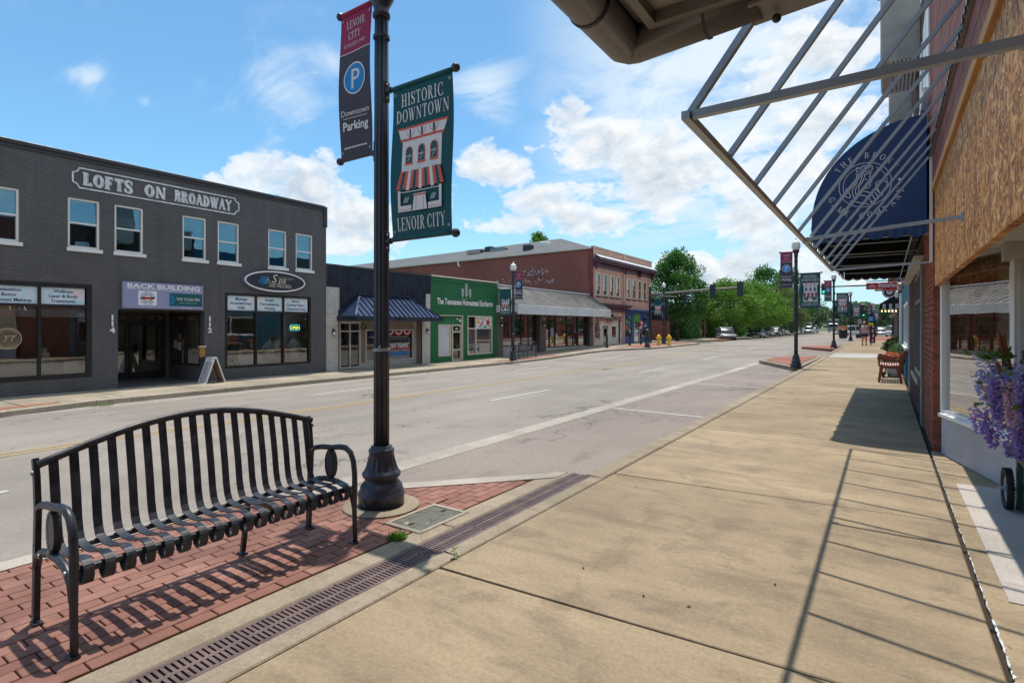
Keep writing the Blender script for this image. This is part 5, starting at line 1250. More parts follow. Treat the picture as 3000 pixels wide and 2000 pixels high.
for x, y, mt in ((-29.9, 40.1, 'coping'), (-24.5, 38.2, 'coping'), (-23.6, 39.4, 'white_paint'), (-42.0, 37.6, 'coping')): obj('roof_vent', MB().bbox(x-.35, x+.35, y-.3, y+.3, 7.3, 7.78+(y-36.1)*.27-(.35 if y < 37.8 else 0), .05), M[mt], RF)
obj('downspout', MB().tube([(-30.3, y0-.1, 7.2), (-30.3, y0-.1, 6.9), (-30.1, y0-.15, 6.7)], .08, 8), M['white_paint'], B5)
for a0, a1 in ((36.25, 41.70), (41.82, 48.05)): obj('parapet_panel', MB().bbox(a0, a1, 6.95, 7.36, -.1, .03, .02, GF), M['pink'], B5)
obj('parapet_cap', MB().box(36.15, 48.15, 7.381, 7.46, -.2, .08, GF).box(36.18, 36.3, 6.6, 7.38, .031, .06, GF).box(41.7, 41.85, 6.6, 7.38, .0, .06, GF).box(47.98, 48.12, 6.6, 7.38, .0, .06, GF), M['cream_paint'], B5)
obj('cornice_roof', MB().quad(GF(36.2, 6.92, .05), GF(48.1, 6.92, .05), GF(48.2, 6.60, .62), GF(36.1, 6.60, .62)), M['fascia_white'], B5)
CO = obj('cornice', MB().box(36.05, 48.3, 6.40, 6.60, .0, .64, GF).box(36.12, 48.22, 6.28, 6.399, .0, .5, GF).box(36.2, 48.12, 5.95, 6.279, .0, .1, GF), M['purple'], B5)
for a in (36.35, 41.75, 45.0, 47.9): obj('bracket', MB().prism([(.1, 5.75), (.22, 5.80), (.30, 6.1), (.48, 6.279), (.1, 6.279)], a-.08, a+.08, Fr((X2, 0, 0), (1, 0, 0), (0, 0, 1), (0, 1, 0))), M['purple'], CO)
obj('frieze_frame', MB().box(36.45, 41.45, 5.70, 5.76, .0, .05, GF).box(42.15, 47.6, 5.70, 5.76, .0, .05, GF).box(36.45, 36.52, 3.3, 5.699, .0, .05, GF).box(41.38, 41.45, 3.3, 5.699, .0, .05, GF).box(42.15, 42.22, 3.3, 5.699, .0, .05, GF).box(47.53, 47.6, 3.3, 5.699, .0, .05, GF), M['pink2'], B5)
obj('downspout', MB().tube([GF(41.66, 7.2, .08), GF(41.66, 2.9, .08)], .05, 8).tube([GF(36.32, 7.2, .06), GF(36.32, 2.9, .06)], .05, 8).tube([GF(47.3, 5.6, .06), GF(47.3, 3.4, .06)], .05, 8), M['pink2'], B5)
for a, b in PW:
    wn = obj('window', frame_bars(MB(), GF, a, b, 3.86, 5.54, .09, -.1, .015), M['cream_paint'], B5)
    obj('sash', MB().box(a+.09, b-.09, 4.66, 4.72, -.08, -.02, GF), M['cream_paint'], wn)
    glaze(wn, GF, a+.08, b-.08, 3.9, 4.66, -.06, 'glass_dark'); glaze(wn, GF, a+.08, b-.08, 4.72, 5.5, -.05, 'glass_dark')
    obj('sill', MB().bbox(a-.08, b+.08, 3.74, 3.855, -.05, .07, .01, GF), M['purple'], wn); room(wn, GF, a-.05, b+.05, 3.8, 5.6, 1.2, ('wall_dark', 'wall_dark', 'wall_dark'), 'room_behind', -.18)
obj('shop_cornice', MB().box(36.3, 42.5, 3.18, 3.28, .0, .55, GF).box(36.35, 42.4, 3.06, 3.179, .0, .42, GF).box(36.4, 41.95, 2.72, 3.059, .0, .12, GF), M['purple'], B5)
obj('shop_cornice', MB().box(41.98, 49.4, 2.86, 2.97, .0, .5, GF).box(42.0, 48.2, 2.66, 2.859, .0, .08, GF), M['blue_paint'], B5)
# cream shop front with an arched door
FA = faceX(X2-.15)
mb = MB(); holed(mb, FA, 36.45, 41.8, -.3, 2.75, [(38.05, 39.2, 0.0, 1.72), (36.7, 37.7, .5, 1.7), (39.7, 40.7, .6, 1.65), (40.95, 41.6, .0, 2.3), (38.9, 40.3, 2.2, 2.6)], 0, .08); obj('shop_front', mb, M['cream_paint'], B5)
dr = obj('door', frame_bars(MB(), FA, 38.05, 39.2, .0, 1.72, .09, -.06, .02), M['white_paint'], B5); glaze(dr, FA, 38.14, 39.11, .1, 1.63, -.03, 'glass_dark')
obj('arch', MB().flat(arc(0, 0, .44, .55, .38, .49, 0, 180, 16), FA, .0, (38.62, 1.0)).box(38.18, 38.24, .1, 1.0, -.02, .0, FA).box(39.0, 39.06, .1, 1.0, -.02, .0, FA), M['white_paint'], dr)
for a0, a1, b0, b1 in ((36.7, 37.7, .5, 1.7), (39.7, 40.7, .6, 1.65), (38.9, 40.3, 2.2, 2.6)):
    wn = obj('shop_window', frame_bars(MB(), FA, a0, a1, b0, b1, .07, -.06, .02), M['white_paint'], B5); glaze(wn, FA, a0+.06, a1-.06, b0+.06, b1-.06, -.03, 'glass_dark')
dr = obj('door', frame_bars(MB(), FA, 40.95, 41.6, .0, 2.3, .1, -.06, .02), M['white_paint'], B5); glaze(dr, FA, 41.05, 41.5, .1, 2.2, -.03, 'glass_dark')
room(B5, FA, 36.5, 41.7, -.05, 2.75, 2, ('wall_dark', 'floor_wood', 'wall_dark'), d=-.12)
ga = thing('flower_garland', 'garland of pink and purple flowers round the cream arched doorway', 'garland', GF(38.5, 2.1))
rr = random.Random(3); mb = MB()
for i in range(800):
    t = rr.random()
    if t < .68: a, b = 36.7+4.6*t/.68, 2.14+.10*math.sin(t*14)+rr.gauss(0, .09)
    else: a, b = 36.85+rr.gauss(0, .14), 2.1-1.3*(t-.68)/.32
    P = GF(a, b, rr.uniform(0, .14)); u = Vector((rr.gauss(0, 1), rr.gauss(0, 1), rr.gauss(0, 1))).normalized()*.09; v = u.orthogonal().normalized()*.06
    mb.cur = 0 if rr.random() < .55 else (1 if rr.random() < .6 else 2); mb.quad(P, P+u*.5+v, P+u, P+u*.5-v)
obj('flowers', mb, [M['petal_mixed'], M['leaf_pot'], M['petal_pink']], ga)
# blue shop front
mb = MB(); holed(mb, FA, 42.05, 47.9, -.3, 2.66, [(42.5, 43.9, .65, 2.5), (44.4, 45.6, .0, 2.5), (46.15, 47.55, .6, 2.5)], 0, .08); obj('shop_front', mb, M['blue_paint'], B5)
for a0, a1, b0, b1, mt in ((42.5, 43.9, .65, 2.5, 'blue_paint'), (46.15, 47.55, .6, 2.5, 'blue_paint'), (44.4, 45.6, .0, 2.5, 'white_paint')):
    wn = obj('shop_window' if b0 else 'door', frame_bars(MB(), FA, a0, a1, b0, b1, .08, -.06, .02, (), (1.7,), .05), M[mt], B5); glaze(wn, FA, a0+.07, a1-.07, b0+.07, 1.68, -.03, 'glass'); glaze(wn, FA, a0+.07, a1-.07, 1.72, b1-.07, -.03, 'glass')
room(B5, FA, 42.1, 47.8, -.05, 2.6, 2, ('wall_dark', 'floor_wood', 'wall_dark'), d=-.12)
sg = thing('poster', 'bright green poster above the door of the blue shop front', 'poster', FA(45, 2.3)); obj('sheet', MB().box(44.4, 45.6, 1.95, 2.7, .025, .03, FA), M['print_green'], sg); obj('print', MB().box(44.6, 44.8, 2.2, 2.5, .03, .034, FA), M['print_red'], sg)
bq = thing('balloon_cluster', 'red and white balloons and streamers by the door of the blue shop front', 'balloons', FA(45.1, 1.6))
for i, (a, b, mt) in enumerate(((44.9, 1.75, 'print_red'), (45.2, 1.85, 'print_white'), (45.45, 1.9, 'print_red'), (45.0, 1.5, 'print_white'), (45.3, 1.6, 'print_red'))): obj('balloon', MB().ball(FA(a, b, .3), .15, 7, 1.2), M[mt], bq)
obj('streamers', MB().tube([FA(45.2, 1.5, .3), FA(45.25, .9, .25), FA(45.2, .3, .3)], .02, 5), M['print_red'], bq)
TS = thing('black_sign', 'black box sign with white TOWN lettering past the corner of the blue shop front', 'sign', (-17.3, 49.6, 2))
FY = faceY(49.4); obj('board', MB().box(-18.7, -16.55, 2.15, 4.15, -.25, .0, FY), M['print_black'], TS)
lettering(TS, FY, 'TOWN', -17.45, 3.42, .34, 'print_white', .006, sans, wd=1.35, bold=.02)
for i in (0, 1): obj('spot', MB().box(-17.0, -16.85, 2.4+.28*i, 2.56+.28*i, .0, .006, FY), M['print_white'], TS)
obj('bracket', MB().tube([(-16.75, 49.55, 2.16), (-16.75, 49.55, .1)], .06, 8).tube([(-18.5, 49.55, 2.16), (-18.5, 49.55, .1)], .06, 8), M['black_metal'], TS)
# ---------------------------------------------------------------- our side: boarded shop
RX = .50; FR = faceXm(RX)
B6 = thing('boarded_shop', 'corner shop front with strand board over the window and white base below', 'building', (1.2, 5, 0))
XW = .56
# brick pier between the shops
PR = thing('brick_pier', 'red brick pier between the boarded shop and the shop with navy awning', 'brick pier', (.6, 9.4, 0))
obj('mortar', MB().box(.51, 1.2, 8.64, 10.55, -.1, 7.1), M['mortar'], PR)
FPY = Fr((0, 8.64, 0), (1, 0, 0), (0, 0, 1), (0, -1, 0)); FPX = faceXm(.51)
brickwork(PR, FPX, 8.630, 10.55, 0.0, 3.6, [], 'brick_red', npart=260, bev=.004, proud=.022, jit=.003)
brickwork(PR, FPX, 8.630, 10.55, 3.6, 7.0, [], 'brick_red', npart=0, bev=.004, proud=.022, jit=.003)
brickwork(PR, FPY, .486, 1.1, 0.0, 2.9, [], 'brick_red', npart=160, bev=.004, proud=.012, jit=.002)
# upper wall, clad in red stained boards above the strand board
mb = MB(); mb.box(.56, .9, -2, 8.62, 2.37, 7.0); obj('wall', mb, M['far_red'], B6)
z = 3.30
while z < 6.9:
    hh = .19; obj('plank', MB().bbox(-2, 8.60, z, z+hh-.006, -.04, .018+random.uniform(0, .004), .004, FR), M['redwood'], B6); z += hh
for a0, a1 in ((-1.9, 2.30), (2.305, 4.74), (4.76, 6.02), (6.05, 7.18), (7.20, 8.46)):
    obj('strand_panel', MB().bbox(a0, a1, 2.045, 3.21, -.04, .004 if a0 < 5 else .0+.004*(a0 > 6.03), .002, FR), M['osb'], B6)
obj('gap_strip', MB().box(6.005, 6.065, 2.06, 3.2, -.03, -.004, FR).box(7.17, 7.21, 2.06, 3.2, -.03, -.004, FR).box(4.73, 4.77, 2.06, 3.2, -.03, -.004, FR), M['black_metal'], B6)
obj('batten', MB().bbox(-1.9, 8.47, 3.205, 3.292, -.02, .035, .004, FR), M['yellow_board'], B6)
# recessed entrance: slanted show window on a white base
p0, p1 = Vector((.56, 8.47, 0)), Vector((.985, 6.86, 0)); rv = (p1-p0).normalized(); nv = Vector((rv.y, -rv.x, 0)); nv = nv if nv.x < 0 else -nv
LS = (p1-p0).length; FSW = Fr(p0, rv, (0, 0, 1), nv)
obj('window_base', MB().box(0, LS+1.2, -.05, .455, -.2, -.012, FSW).bbox(0, LS+1.2, 0, .452, -.02, .0, .006, FSW), M['shop_base'], B6)
obj('window_sill', MB().bbox(-.01, LS+1.2, .455, .505, -.12, .035, .008, FSW), M['white_paint'], B6)
fm = MB(); fm.box(0, .05, .505, 2.2, -.07, .012, FSW).box(LS-.03, LS+.05, .505, 2.3, -.08, .015, FSW).box(.05, LS-.03, .505, .55, -.05, .0, FSW); wn = obj('show_window', fm, M['white_paint'], B6)
glaze(wn, FSW, .05, LS-.03, .55, 2.28, -.03, 'glass')
mb = MB(); mb.box(.0, LS+.6, 2.14, 2.30, -.10, -.05, FSW); obj('window_head', mb, M['offwhite'], B6)
obj('entrance_ceiling', MB().box(.52, 3.2, -2, 8.62, 2.33, 2.36), M['offwhite'], B6)
obj('entrance_beam', MB().bbox(.9, 2.6, 6.72, 6.86, 2.16, 2.33, .004), M['offwhite'], B6)
# beyond the corner post: door leaf and dark back of the shop
dw = obj('door', MB().box(1.02, 1.06, 6.80, 6.84, .03, 2.16).box(1.06, 1.95, 6.80, 6.84, .03, .22).box(1.06, 1.95, 6.80, 6.84, 2.05, 2.16).box(1.91, 1.95, 6.80, 6.84, .22, 2.05), M['offwhite'], B6)
obj('pane', MB().quad((1.06, 6.82, .22), (1.91, 6.82, .22), (1.91, 6.82, 2.05), (1.06, 6.82, 2.05)), M['glass_dark'], dw); obj('handle', MB().tube([(1.04, 6.79, .98), (1.04, 6.73, .98), (1.04, 6.73, 1.32), (1.04, 6.79, 1.32)], .014, 8), M['black_metal'], dw)
mb = MB(); mb.quad((1.0, 9.8, 0), (4.5, 9.8, 0), (4.5, 9.8, 2.4), (.6, 9.8, 2.4), (.6, 9.8, 0)).quad((4.5, 9.8, 0), (4.5, 6.9, 0), (4.5, 6.9, 2.4), (4.5, 9.8, 2.4)).quad((.6, 8.64, 0), (.6, 9.8, 0), (.6, 9.8, 2.4), (.6, 8.64, 2.4))
mb.cur = 1; mb.quad((.6, 9.8, .46), (4.5, 9.8, .46), (4.5, 6.9, .46), (1.0, 6.9, .46), (.6, 8.5, .46)); obj('shop_interior', mb, [M['wall_int'], M['wall_int']], B6)
mb = MB(); mb.quad((2.6, -2, -.1), (2.6, 6.8, -.1), (2.6, 6.8, 2.4), (2.6, -2, 2.4)); obj('entrance_wall', mb, M['taupe'], B6)
PO = thing('auction_poster', 'dark green LIVE AUCTION poster standing inside the show window', 'poster', FSW(.95, .56, -.1))
obj('card', MB().box(.70, 1.12, .66, 1.12, -.11, -.10, FSW), M['cart_green'], PO)
mb = MB(); mb.flat(sans('LIVE AUCTION', bold=.02), FSW, -.095, (.915, .93), .085/.72*.62); mb.flat(sans('ALLE'), FSW, -.095, (.93, 1.03), .05/.72); mb.flat(arc(0, 0, .03, .03, .022, .022, 0, 360, 14), FSW, -.095, (.80, 1.048)); mb.box(.84, .98, .69, .86, -.098, -.095, FSW); obj('lettering', mb, M['print_white'], PO)
P2 = thing('flyer', 'white flyer with a yellow band low in the show window', 'poster', FSW(.7, .55, -.08)); obj('sheet', MB().box(.66, 1.0, .56, .72, -.09, -.085, FSW), M['print_white'], P2); obj('band', MB().box(.70, .96, .58, .64, -.085, -.081, FSW), M['print_yellow'], P2)

# bare awning frame over the pavement
AF2 = thing('bare_awning', 'bare galvanised steel awning frame jutting over the pavement below the strand boards', 'awning frame', (RX, 5.3, 2.34))
ys_ = [2.02+.6*k for k in range(12)]; X0, Z0 = -.60, 2.318
for k, y in enumerate(ys_): obj('bar', MB().bar((X0, y, Z0), (.452, y, 3.69), .025), M['steel'], AF2)
obj('front_rail', MB().bar((X0, 1.99, Z0), (X0, 8.63, Z0), .030), M['steel'], AF2)
for y, z1, x1 in ((2.02, 2.33, .50), (5.45, 2.40, .495), (8.61, 2.36, .47)): obj('arm', MB().bar((X0+.02, y, Z0+.005), (x1, y, z1), .028 if y < 8 else .025), M['steel'], AF2)
obj('wall_post', MB().bar((.468, 8.61, 2.36), (.468, 8.61, 3.69), .03), M['white_paint'], AF2)
led = obj('ledger', MB().bar((.462, 1.9, 3.70), (.462, 8.66, 3.70), .022, .05), M['grey_frame'], AF2)
mb = MB()
for k in range(50): y = 1.95+k*.134; mb.box(.438, .449, y, y+.07, 3.672, 3.716)
obj('lacing_tab', mb, M['black_metal'], led)
obj('clamp', MB().box(.478, .50, 5.40, 5.50, 2.37, 2.43).tube([(X0-.01, 5.47, Z0), (X0+.06, 5.47, Z0)], .03, 8), M['steel'], AF2)

# neighbour's flat canopy overhead with its round gutter
C7 = thing('entrance_canopy', 'brown metal edge of a flat canopy overhead with a round gutter pipe', 'canopy', (0, 1, 2.5))
rp = .058; gx, gy, gzz = -.662, 1.600, 2.420
mb = MB(); mb.smooth = True
mb.tube([(gx, -2.0, gzz), (gx, gy-.02, gzz), (gx+.012, gy-.006, gzz), (gx+.03, gy, gzz), (-.28, gy-.02, gzz+.014)], rp, 20); obj('gutter_pipe', mb, M['gutter'], C7)
for y in (1.33, .75): obj('pipe_band', MB().tube([(gx, y, gzz), (gx, y+.012, gzz)], rp+.0035, 20), M['coping'], C7)
for x in (-.42,): obj('pipe_band', MB().tube([(x, gy-.010, gzz+.007), (x+.008, gy-.010, gzz+.007)], rp+.002, 20), M['coping'], C7)
obj('bracket', MB().tube([(gx-.06, 1.30, 2.440), (gx-.07, 1.31, 2.470), (gx-.055, 1.33, 2.500)], .006, 6), M['coping'], C7)
obj('soffit_panel', MB().box(-.54, -.185, -2, 1.505, 2.445, 2.453).box(-.54, .55, -2, .4, 2.454, 2.460), M['soffit'], C7)
obj('soffit_board_joint', MB().box(-.54, -.185, 1.38, 1.384, 2.444, 2.445), M['coping'], C7)
obj('corner_plate', MB().box(-.665, -.55, 1.40, 1.62, 2.478, 2.488), M['gutter'], C7); obj('fascia_board', MB().box(-.606, -.567, -2, 1.575, 2.445, 2.55).box(-.566, -.2, 1.536, 1.575, 2.445, 2.55), M['gutter'], C7); obj('soffit_trim', MB().box(-.566, -.54, -2, 1.535, 2.410, 2.470).box(-.54, -.19, 1.506, 1.535, 2.410, 2.470), M['gutter'], C7)
obj('void_shade_sheet', MB().box(-.184, .55, .4, 1.54, 2.530, 2.535), M['pit'], C7)  # black sheet painting the shade of the hollow above the soffit
obj('fascia_channel', MB().add([(-.30, 1.53, 2.390), (-.30, 1.640, 2.388), (.56, 1.585, 2.420), (.56, 1.475, 2.422), (-.30, 1.53, 2.400), (-.30, 1.642, 2.52), (.56, 1.585, 2.55), (.56, 1.475, 2.420)], [(0, 1, 2, 3), (1, 5, 6, 2), (0, 3, 7, 4), (4, 7, 6, 5)]), M['gutter'], C7); obj('channel_end', MB().quad((-.301, 1.528, 2.389), (-.301, 1.642, 2.387), (-.303, 1.644, 2.47), (-.302, 1.57, 2.45)), M['walk_grey'], C7)
obj('deck', MB().box(-.70, .55, -2, 1.64, 2.540, 2.590), M['gutter'], C7); obj('screw_head', MB().ball((-.24, 1.60, 2.372), .012, 6), M['coping'], C7)

# ---------------------------------------------------------------- shop with the navy barrel awning
B8 = thing('awning_shop', 'brown brick shop front with grey window frames under the navy awning', 'building', (.6, 13, 0))
FB = faceXm(.50)
obj('wall', holed(MB(), FB, 10.55, 16.95, 0, 7.0, [(10.9, 13.4, .62, 2.52)], 0, .15), M['mortar'], B8)
brickwork(B8, FB, 10.55, 16.95, 0, 7.0, [(10.9, 13.4, .62, 2.60)], 'brick_brown', npart=40, bev=.004, proud=.012)
wn = obj('shop_window', frame_bars(MB(), FB, 10.92, 13.38, .70, 2.5, .08, -.1, .03, (12.15,), (2.0,), .07), M['grey_frame'], B8)
for a0, a1 in ((11.0, 12.11), (12.19, 13.3)): glaze(wn, FB, a0, a1, .78, 1.97, -.03, 'glass'); glaze(wn, FB, a0, a1, 2.03, 2.42, -.03, 'glass')
obj('sill', MB().bbox(10.85, 13.45, .60, .69, -.1, .09, .01, FB), M['grey_frame'], B8); obj('soffit', MB().box(10.6, 16.9, 2.60, 2.66, -.1, .14, FB), M['offwhite'], B8)
obj('post', MB().bbox(10.56, 10.86, .0, 2.58, .0, .05, .01, FB), M['grey_frame'], B8)
room(B8, FB, 10.9, 13.4, .1, 2.6, 4, ('wall_dark', 'floor_wood', 'wall_int'))
for (a0, a1, x, z0, z1) in ((11.8, 13.4, -.08, 6.25, 8.2), (15.4, 16.6, .06, 6.3, 7.3)):
    q = obj('bay_cornice', MB().bbox(a0, a1, z0, z1, .0, .5-x, .03, FB), M['soffit'], B8)
    mb = MB()
    for k in range(7): mb.box(a0+.02, a1-.02, z0-.03-.0*k, z0, .04+.06*k, .07+.06*k, FB)
    mb.box(a0-.04, a1+.04, z1, z1+.12, 0, .56-x, FB); obj('moulding', mb, M['offwhite'], q)
for a in (9.2, 9.9, 10.9, 14.2): obj('upper_window', MB().bbox(a, a+.6, 4.75, 6.1, .0, .03, .006, FB).bbox(a-.08, a+.68, 4.65, 4.74, .0, .09, .006, FB), M['white_paint'], B8)
AY0, AY1 = 9.2, 17.0
NA = thing('barrel_awning', 'navy canvas barrel awning with white queen emblem on its rounded end', 'awning', (.45, 13, 2.75))
def arcpt(t):   # from the wall top down to the front edge
    a = pi/2*t; return (.455-1.365*math.sin(a)**1.0, 3.0+1.41*max(0, math.cos(a))**.9)
NP = 20; AP = [arcpt(k/NP) for k in range(NP+1)]
mb = MB(); mb.smooth = True; vs = []; fs = []; nyy = 13
for j in range(nyy+1):
    y = AY0+(AY1-AY0)*j/nyy
    for (x, z) in AP: vs.append((x, y+.0, z-.012*math.sin(pi*((j*6/nyy) % 1))))
for j in range(nyy):
    for k in range(NP): a = j*(NP+1)+k; fs.append((a, a+1, a+NP+2, a+NP+1))
mb.add(vs, fs); obj('canopy', mb, M['navy_canvas'], NA)
FAY = faceY(AY0-.004)
obj('end_panel', MB().quad(*[(x, AY0-.004, z) for x, z in AP+[(.455, 3.0)]]), M['navy_canvas'], NA)
def valance(pts_fn, n, mb):
    """scalloped hem: n scallops along s in 0..1, pts_fn(s, drop)"""
    m_ = n*8
    for i in range(m_):
        s0, s1 = i/m_, (i+1)/m_
        def drop(s): ph = (s*n) % 1.0; return .20+.065*math.sin(pi*ph)**.6 if 0 < ph < 1 else .20
        mb.quad(pts_fn(s0, 0), pts_fn(s1, 0), pts_fn(s1, drop(s1)), pts_fn(s0, drop(s0)))
mb = MB(); mb.smooth = False
valance(lambda s, d: (.455-1.365*s, AY0-.012-.035*(d/.25)*math.sin(s*40)**2*.3-.006, 3.03-d), 6, mb)
obj('end_valance', mb, M['navy_canvas'], NA)
mb = MB(); valance(lambda s, d: (-.912-.01*math.sin(s*90), AY0+(AY1-AY0)*s, 3.03-d), 36, mb); obj('front_valance', mb, M['navy_canvas'], NA)
obj('far_panel', MB().quad(*[(x, AY1, z) for x, z in AP+[(.455, 3.0)]]), M['black_and_shade_canvas'], NA); obj('inside_shade', MB().quad((.45, AY0+.1, 3.0), (.45, AY1-.1, 3.0), (.45, AY1-.1, 4.3), (.45, AY0+.1, 4.3)), M['black_and_shade_canvas'], NA)  # far panel and inner sheet are black to paint the barrel's inside shade
mb = MB(); valance(lambda s, d: (.455-1.365*s, AY1+.01, 3.03-d), 7, mb); obj('end_valance', mb, M['black_and_shade_canvas'], NA)  # far hem in the same black, shade put into its colour
obj('end_hem', MB().box(-.915, .455, 2.985, 3.01, .006, .02, FAY), M['navy_canvas'], NA)
for y in (AY0+.02, 11.1, 13.1, 15.1, AY1-.02):
    obj('rib', MB().tube([(x+.03, y, z-.03) for x, z in AP[::2]]+[(.44, y, 2.97)], .012, 6), M['steel'], NA); obj('strut', MB().tube([(-.88, y, 2.80), (.49, y, 2.80)], .011, 6), M['steel'], NA)
obj('front_bar', MB().tube([(-.89, AY0, 2.80), (-.89, AY1, 2.80)], .012, 6).tube([(.3, AY0, 2.80), (.3, AY1, 2.80)], .011, 6), M['steel'], NA)
# emblem on the rounded end
ex, ez = -.245, 3.555; mb = MB()
mb.flat(on_arc('THE BROSY', .372, -52, 58, serif_caps, .082, T=.15, sx=.8), FAY, .004, (ex, ez)); mb.flat(on_arc('GAME COMPANY', .475, 248, 108, serif_caps, .082, inside=True, T=.15, sx=.8), FAY, .004, (ex, ez))
mb.flat(arc(0, 0, .315, .315, .308, .308, 0, 360, 48), FAY, .004, (ex, ez)); mb.flat(arc(0, 0, .265, .265, .259, .259, 95, 200, 20), FAY, .004, (ex, ez)); mb.flat(arc(0, 0, .265, .265, .259, .259, -75, 60, 20), FAY, .004, (ex, ez))
mb.flat(polyg([(-.02, 0), (0, .02), (.02, 0), (0, -.02)]), FAY, .004, (ex-.40, ez-.02)); mb.flat(polyg([(-.02, 0), (0, .02), (.02, 0), (0, -.02)]), FAY, .004, (ex+.40, ez+.02))
def crv(pts, t=.009): # smooth line through points
    o = []
    P = [pts[0]]+list(pts)+[pts[-1]]
    for i in range(1, len(P)-2):
        for k in range(6):
            u = k/6; a, b, c_, d = P[i-1], P[i], P[i+1], P[i+2]
            o.append(tuple(.5*(2*b[j]+(c_[j]-a[j])*u+(2*a[j]-5*b[j]+4*c_[j]-d[j])*u*u+(-a[j]+3*b[j]-3*c_[j]+d[j])*u**3) for j in (0, 1)))
    o.append(pts[-1]); return pline(o, t)
for pts in (((-.10, .20), (-.09, .26), (-.05, .22), (-.01, .28), (.03, .22), (.08, .26), (.09, .20)), ((-.10, .20), (0, .175), (.09, .20)), ((-.11, .17), (.0, .145), (.09, .17)),
            ((.07, .15), (.06, .08), (.085, .03), (.06, .02), (.065, -.02), (.03, -.05), (-.01, -.05)), ((-.09, .16), (-.12, .06), (-.19, -.06), (-.17, -.16), (-.24, -.12), (-.22, -.02)),
            ((-.06, .15), (-.09, .05), (-.15, -.06), (-.13, -.18), (-.18, -.22)), ((-.03, .15), (-.05, .05), (-.11, -.05), (-.10, -.17), (-.14, -.24)), ((.0, .14), (-.02, .06), (-.07, -.03), (-.07, -.13)),
            ((-.05, -.08), (.02, -.10), (.08, -.14), (.12, -.22)), ((-.06, -.14), (.01, -.16), (.06, -.21), (.08, -.27)), ((-.02, -.05), (-.03, -.1)), ((.14, -.10), (.20, .02), (.26, -.02), (.20, -.14), (.14, -.10)), ((.17, -.12), (.13, .0), (.19, .04)), ((.12, -.12), (.16, -.18), (.22, -.17)), ((.0, .07), (.03, .075)), ((-.16, -.20), (-.05, -.25), (.05, -.28))):
    mb.flat(crv(pts), FAY, .004, (ex, ez))
obj('lettering', mb, M['print_white'], NA)

# ---------------------------------------------------------------- blue brick shop
B9 = thing('blue_brick_shop', 'bright blue painted brick shop with white framed window', 'building', (.6, 20, 0)); F9 = faceXm(.50)
obj('wall', holed(MB(), F9, 16.95, 23.2, 0, 6.4, [(17.5, 20.9, 1.0, 2.22)], 0, .1), M['mortar_blue'], B9); brickwork(B9, F9, 16.96, 23.2, 0, 4.2, [(17.5, 20.9, 1.0, 2.22)], 'brick_blue', npart=0, proud=.012, bev=.005)
obj('end_wall', MB().quad((.50, 16.95, 0), (8, 16.95, 0), (8, 16.95, 6.4), (.50, 16.95, 6.4)), M['far_red'], B9)
wn = obj('shop_window', frame_bars(MB(), F9, 17.5, 20.9, 1.0, 2.22, .08, -.06, .04, (19.2,), ()), M['white_paint'], B9); glaze(wn, F9, 17.58, 19.17, 1.08, 2.14, 0.); glaze(wn, F9, 19.23, 20.82, 1.08, 2.14, 0.)
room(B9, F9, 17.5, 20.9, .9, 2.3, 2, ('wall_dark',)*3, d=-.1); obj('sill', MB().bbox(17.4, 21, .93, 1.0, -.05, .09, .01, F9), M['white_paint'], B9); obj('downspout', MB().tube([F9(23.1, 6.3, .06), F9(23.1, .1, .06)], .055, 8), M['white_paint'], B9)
col_ = thing('brick_column', 'narrow dark brick column between the navy awning shop and the blue shop', 'brick column', (.5, 16.8, 0)); obj('shaft', MB().box(.505, .6, 16.60, 16.94, 0, 6.9), M['mortar'], col_); brickwork(col_, faceXm(.49), 16.60, 16.94, 0, 2.7, [], 'brick_red', npart=20, proud=.006)
for y, lb in ((17.35, 'nearer'), (21.3, 'farther')):
    t = thing('hanging_lantern', '%s black carriage lantern on the blue brick wall under the red sign' % lb, 'wall lantern', (.52, y, 2.7), 'black lanterns on the blue wall')
    c0 = (.30, y, 2.45); mb = MB(); mb.lathe([(.02, -.03), (.045, .0), (.045, .015), (.04, .02), (.075, .20), (.095, .205), (.04, .25), (.015, .29), (.02, .31), (.004, .33)], 6, c0); obj('cap', mb, M['black_metal'], t)
    obj('pane', MB().lathe([(.046, .03), (.073, .19)], 6, c0, caps=False), M['globe_glass'], t); obj('arm', MB().tube([(.30, y, 2.77), (.32, y, 2.84), (.42, y, 2.86), (.52, y, 2.74)], .013, 6), M['black_metal'], t)
SF = thing('hanging_sign', 'red StateFarm board projecting from the wall beyond the navy awning', 'sign', (.2, 20.2, 2.8)); FF = faceY(20.1)
obj('board', MB().bbox(-.50, .44, 2.70, 2.90, -.1, .0, .006, FF), M['red_sign'], SF); obj('lower_strip', MB().bbox(-.28, .26, 2.64, 2.69, -.08, .0, .004, FF), M['red_sign'], SF); obj('bracket', MB().tube([(-.5, 20.15, 2.95), (.52, 20.15, 2.95)], .015, 6).tube([(-.3, 20.15, 2.95), (-.3, 20.15, 2.89)], .008, 6).tube([(.3, 20.15, 2.95), (.3, 20.15, 2.89)], .008, 6), M['black_metal'], SF)
p = sans('StateFarm', bold=.03, shear=.12); kx = .58/(width(p)*.17); mb = MB(); mb.flat(([(x*kx, y) for x, y in p[0]], p[1]), FF, .004, (.09, 2.755), .17)
for dx_, dz_ in ((0, .055), (-.05, -.0), (.05, .0)): mb.flat(arc(0, 0, .048, .026, .030, .014, 0, 360, 18), FF, .004, (-.345+dx_, 2.785+dz_-.01))
[mb.box(-.22+.03*k, -.205+.03*k, 2.657, 2.672, .003, .005, FF) for k in range(15)]; obj('lettering', mb, M['print_white'], SF)

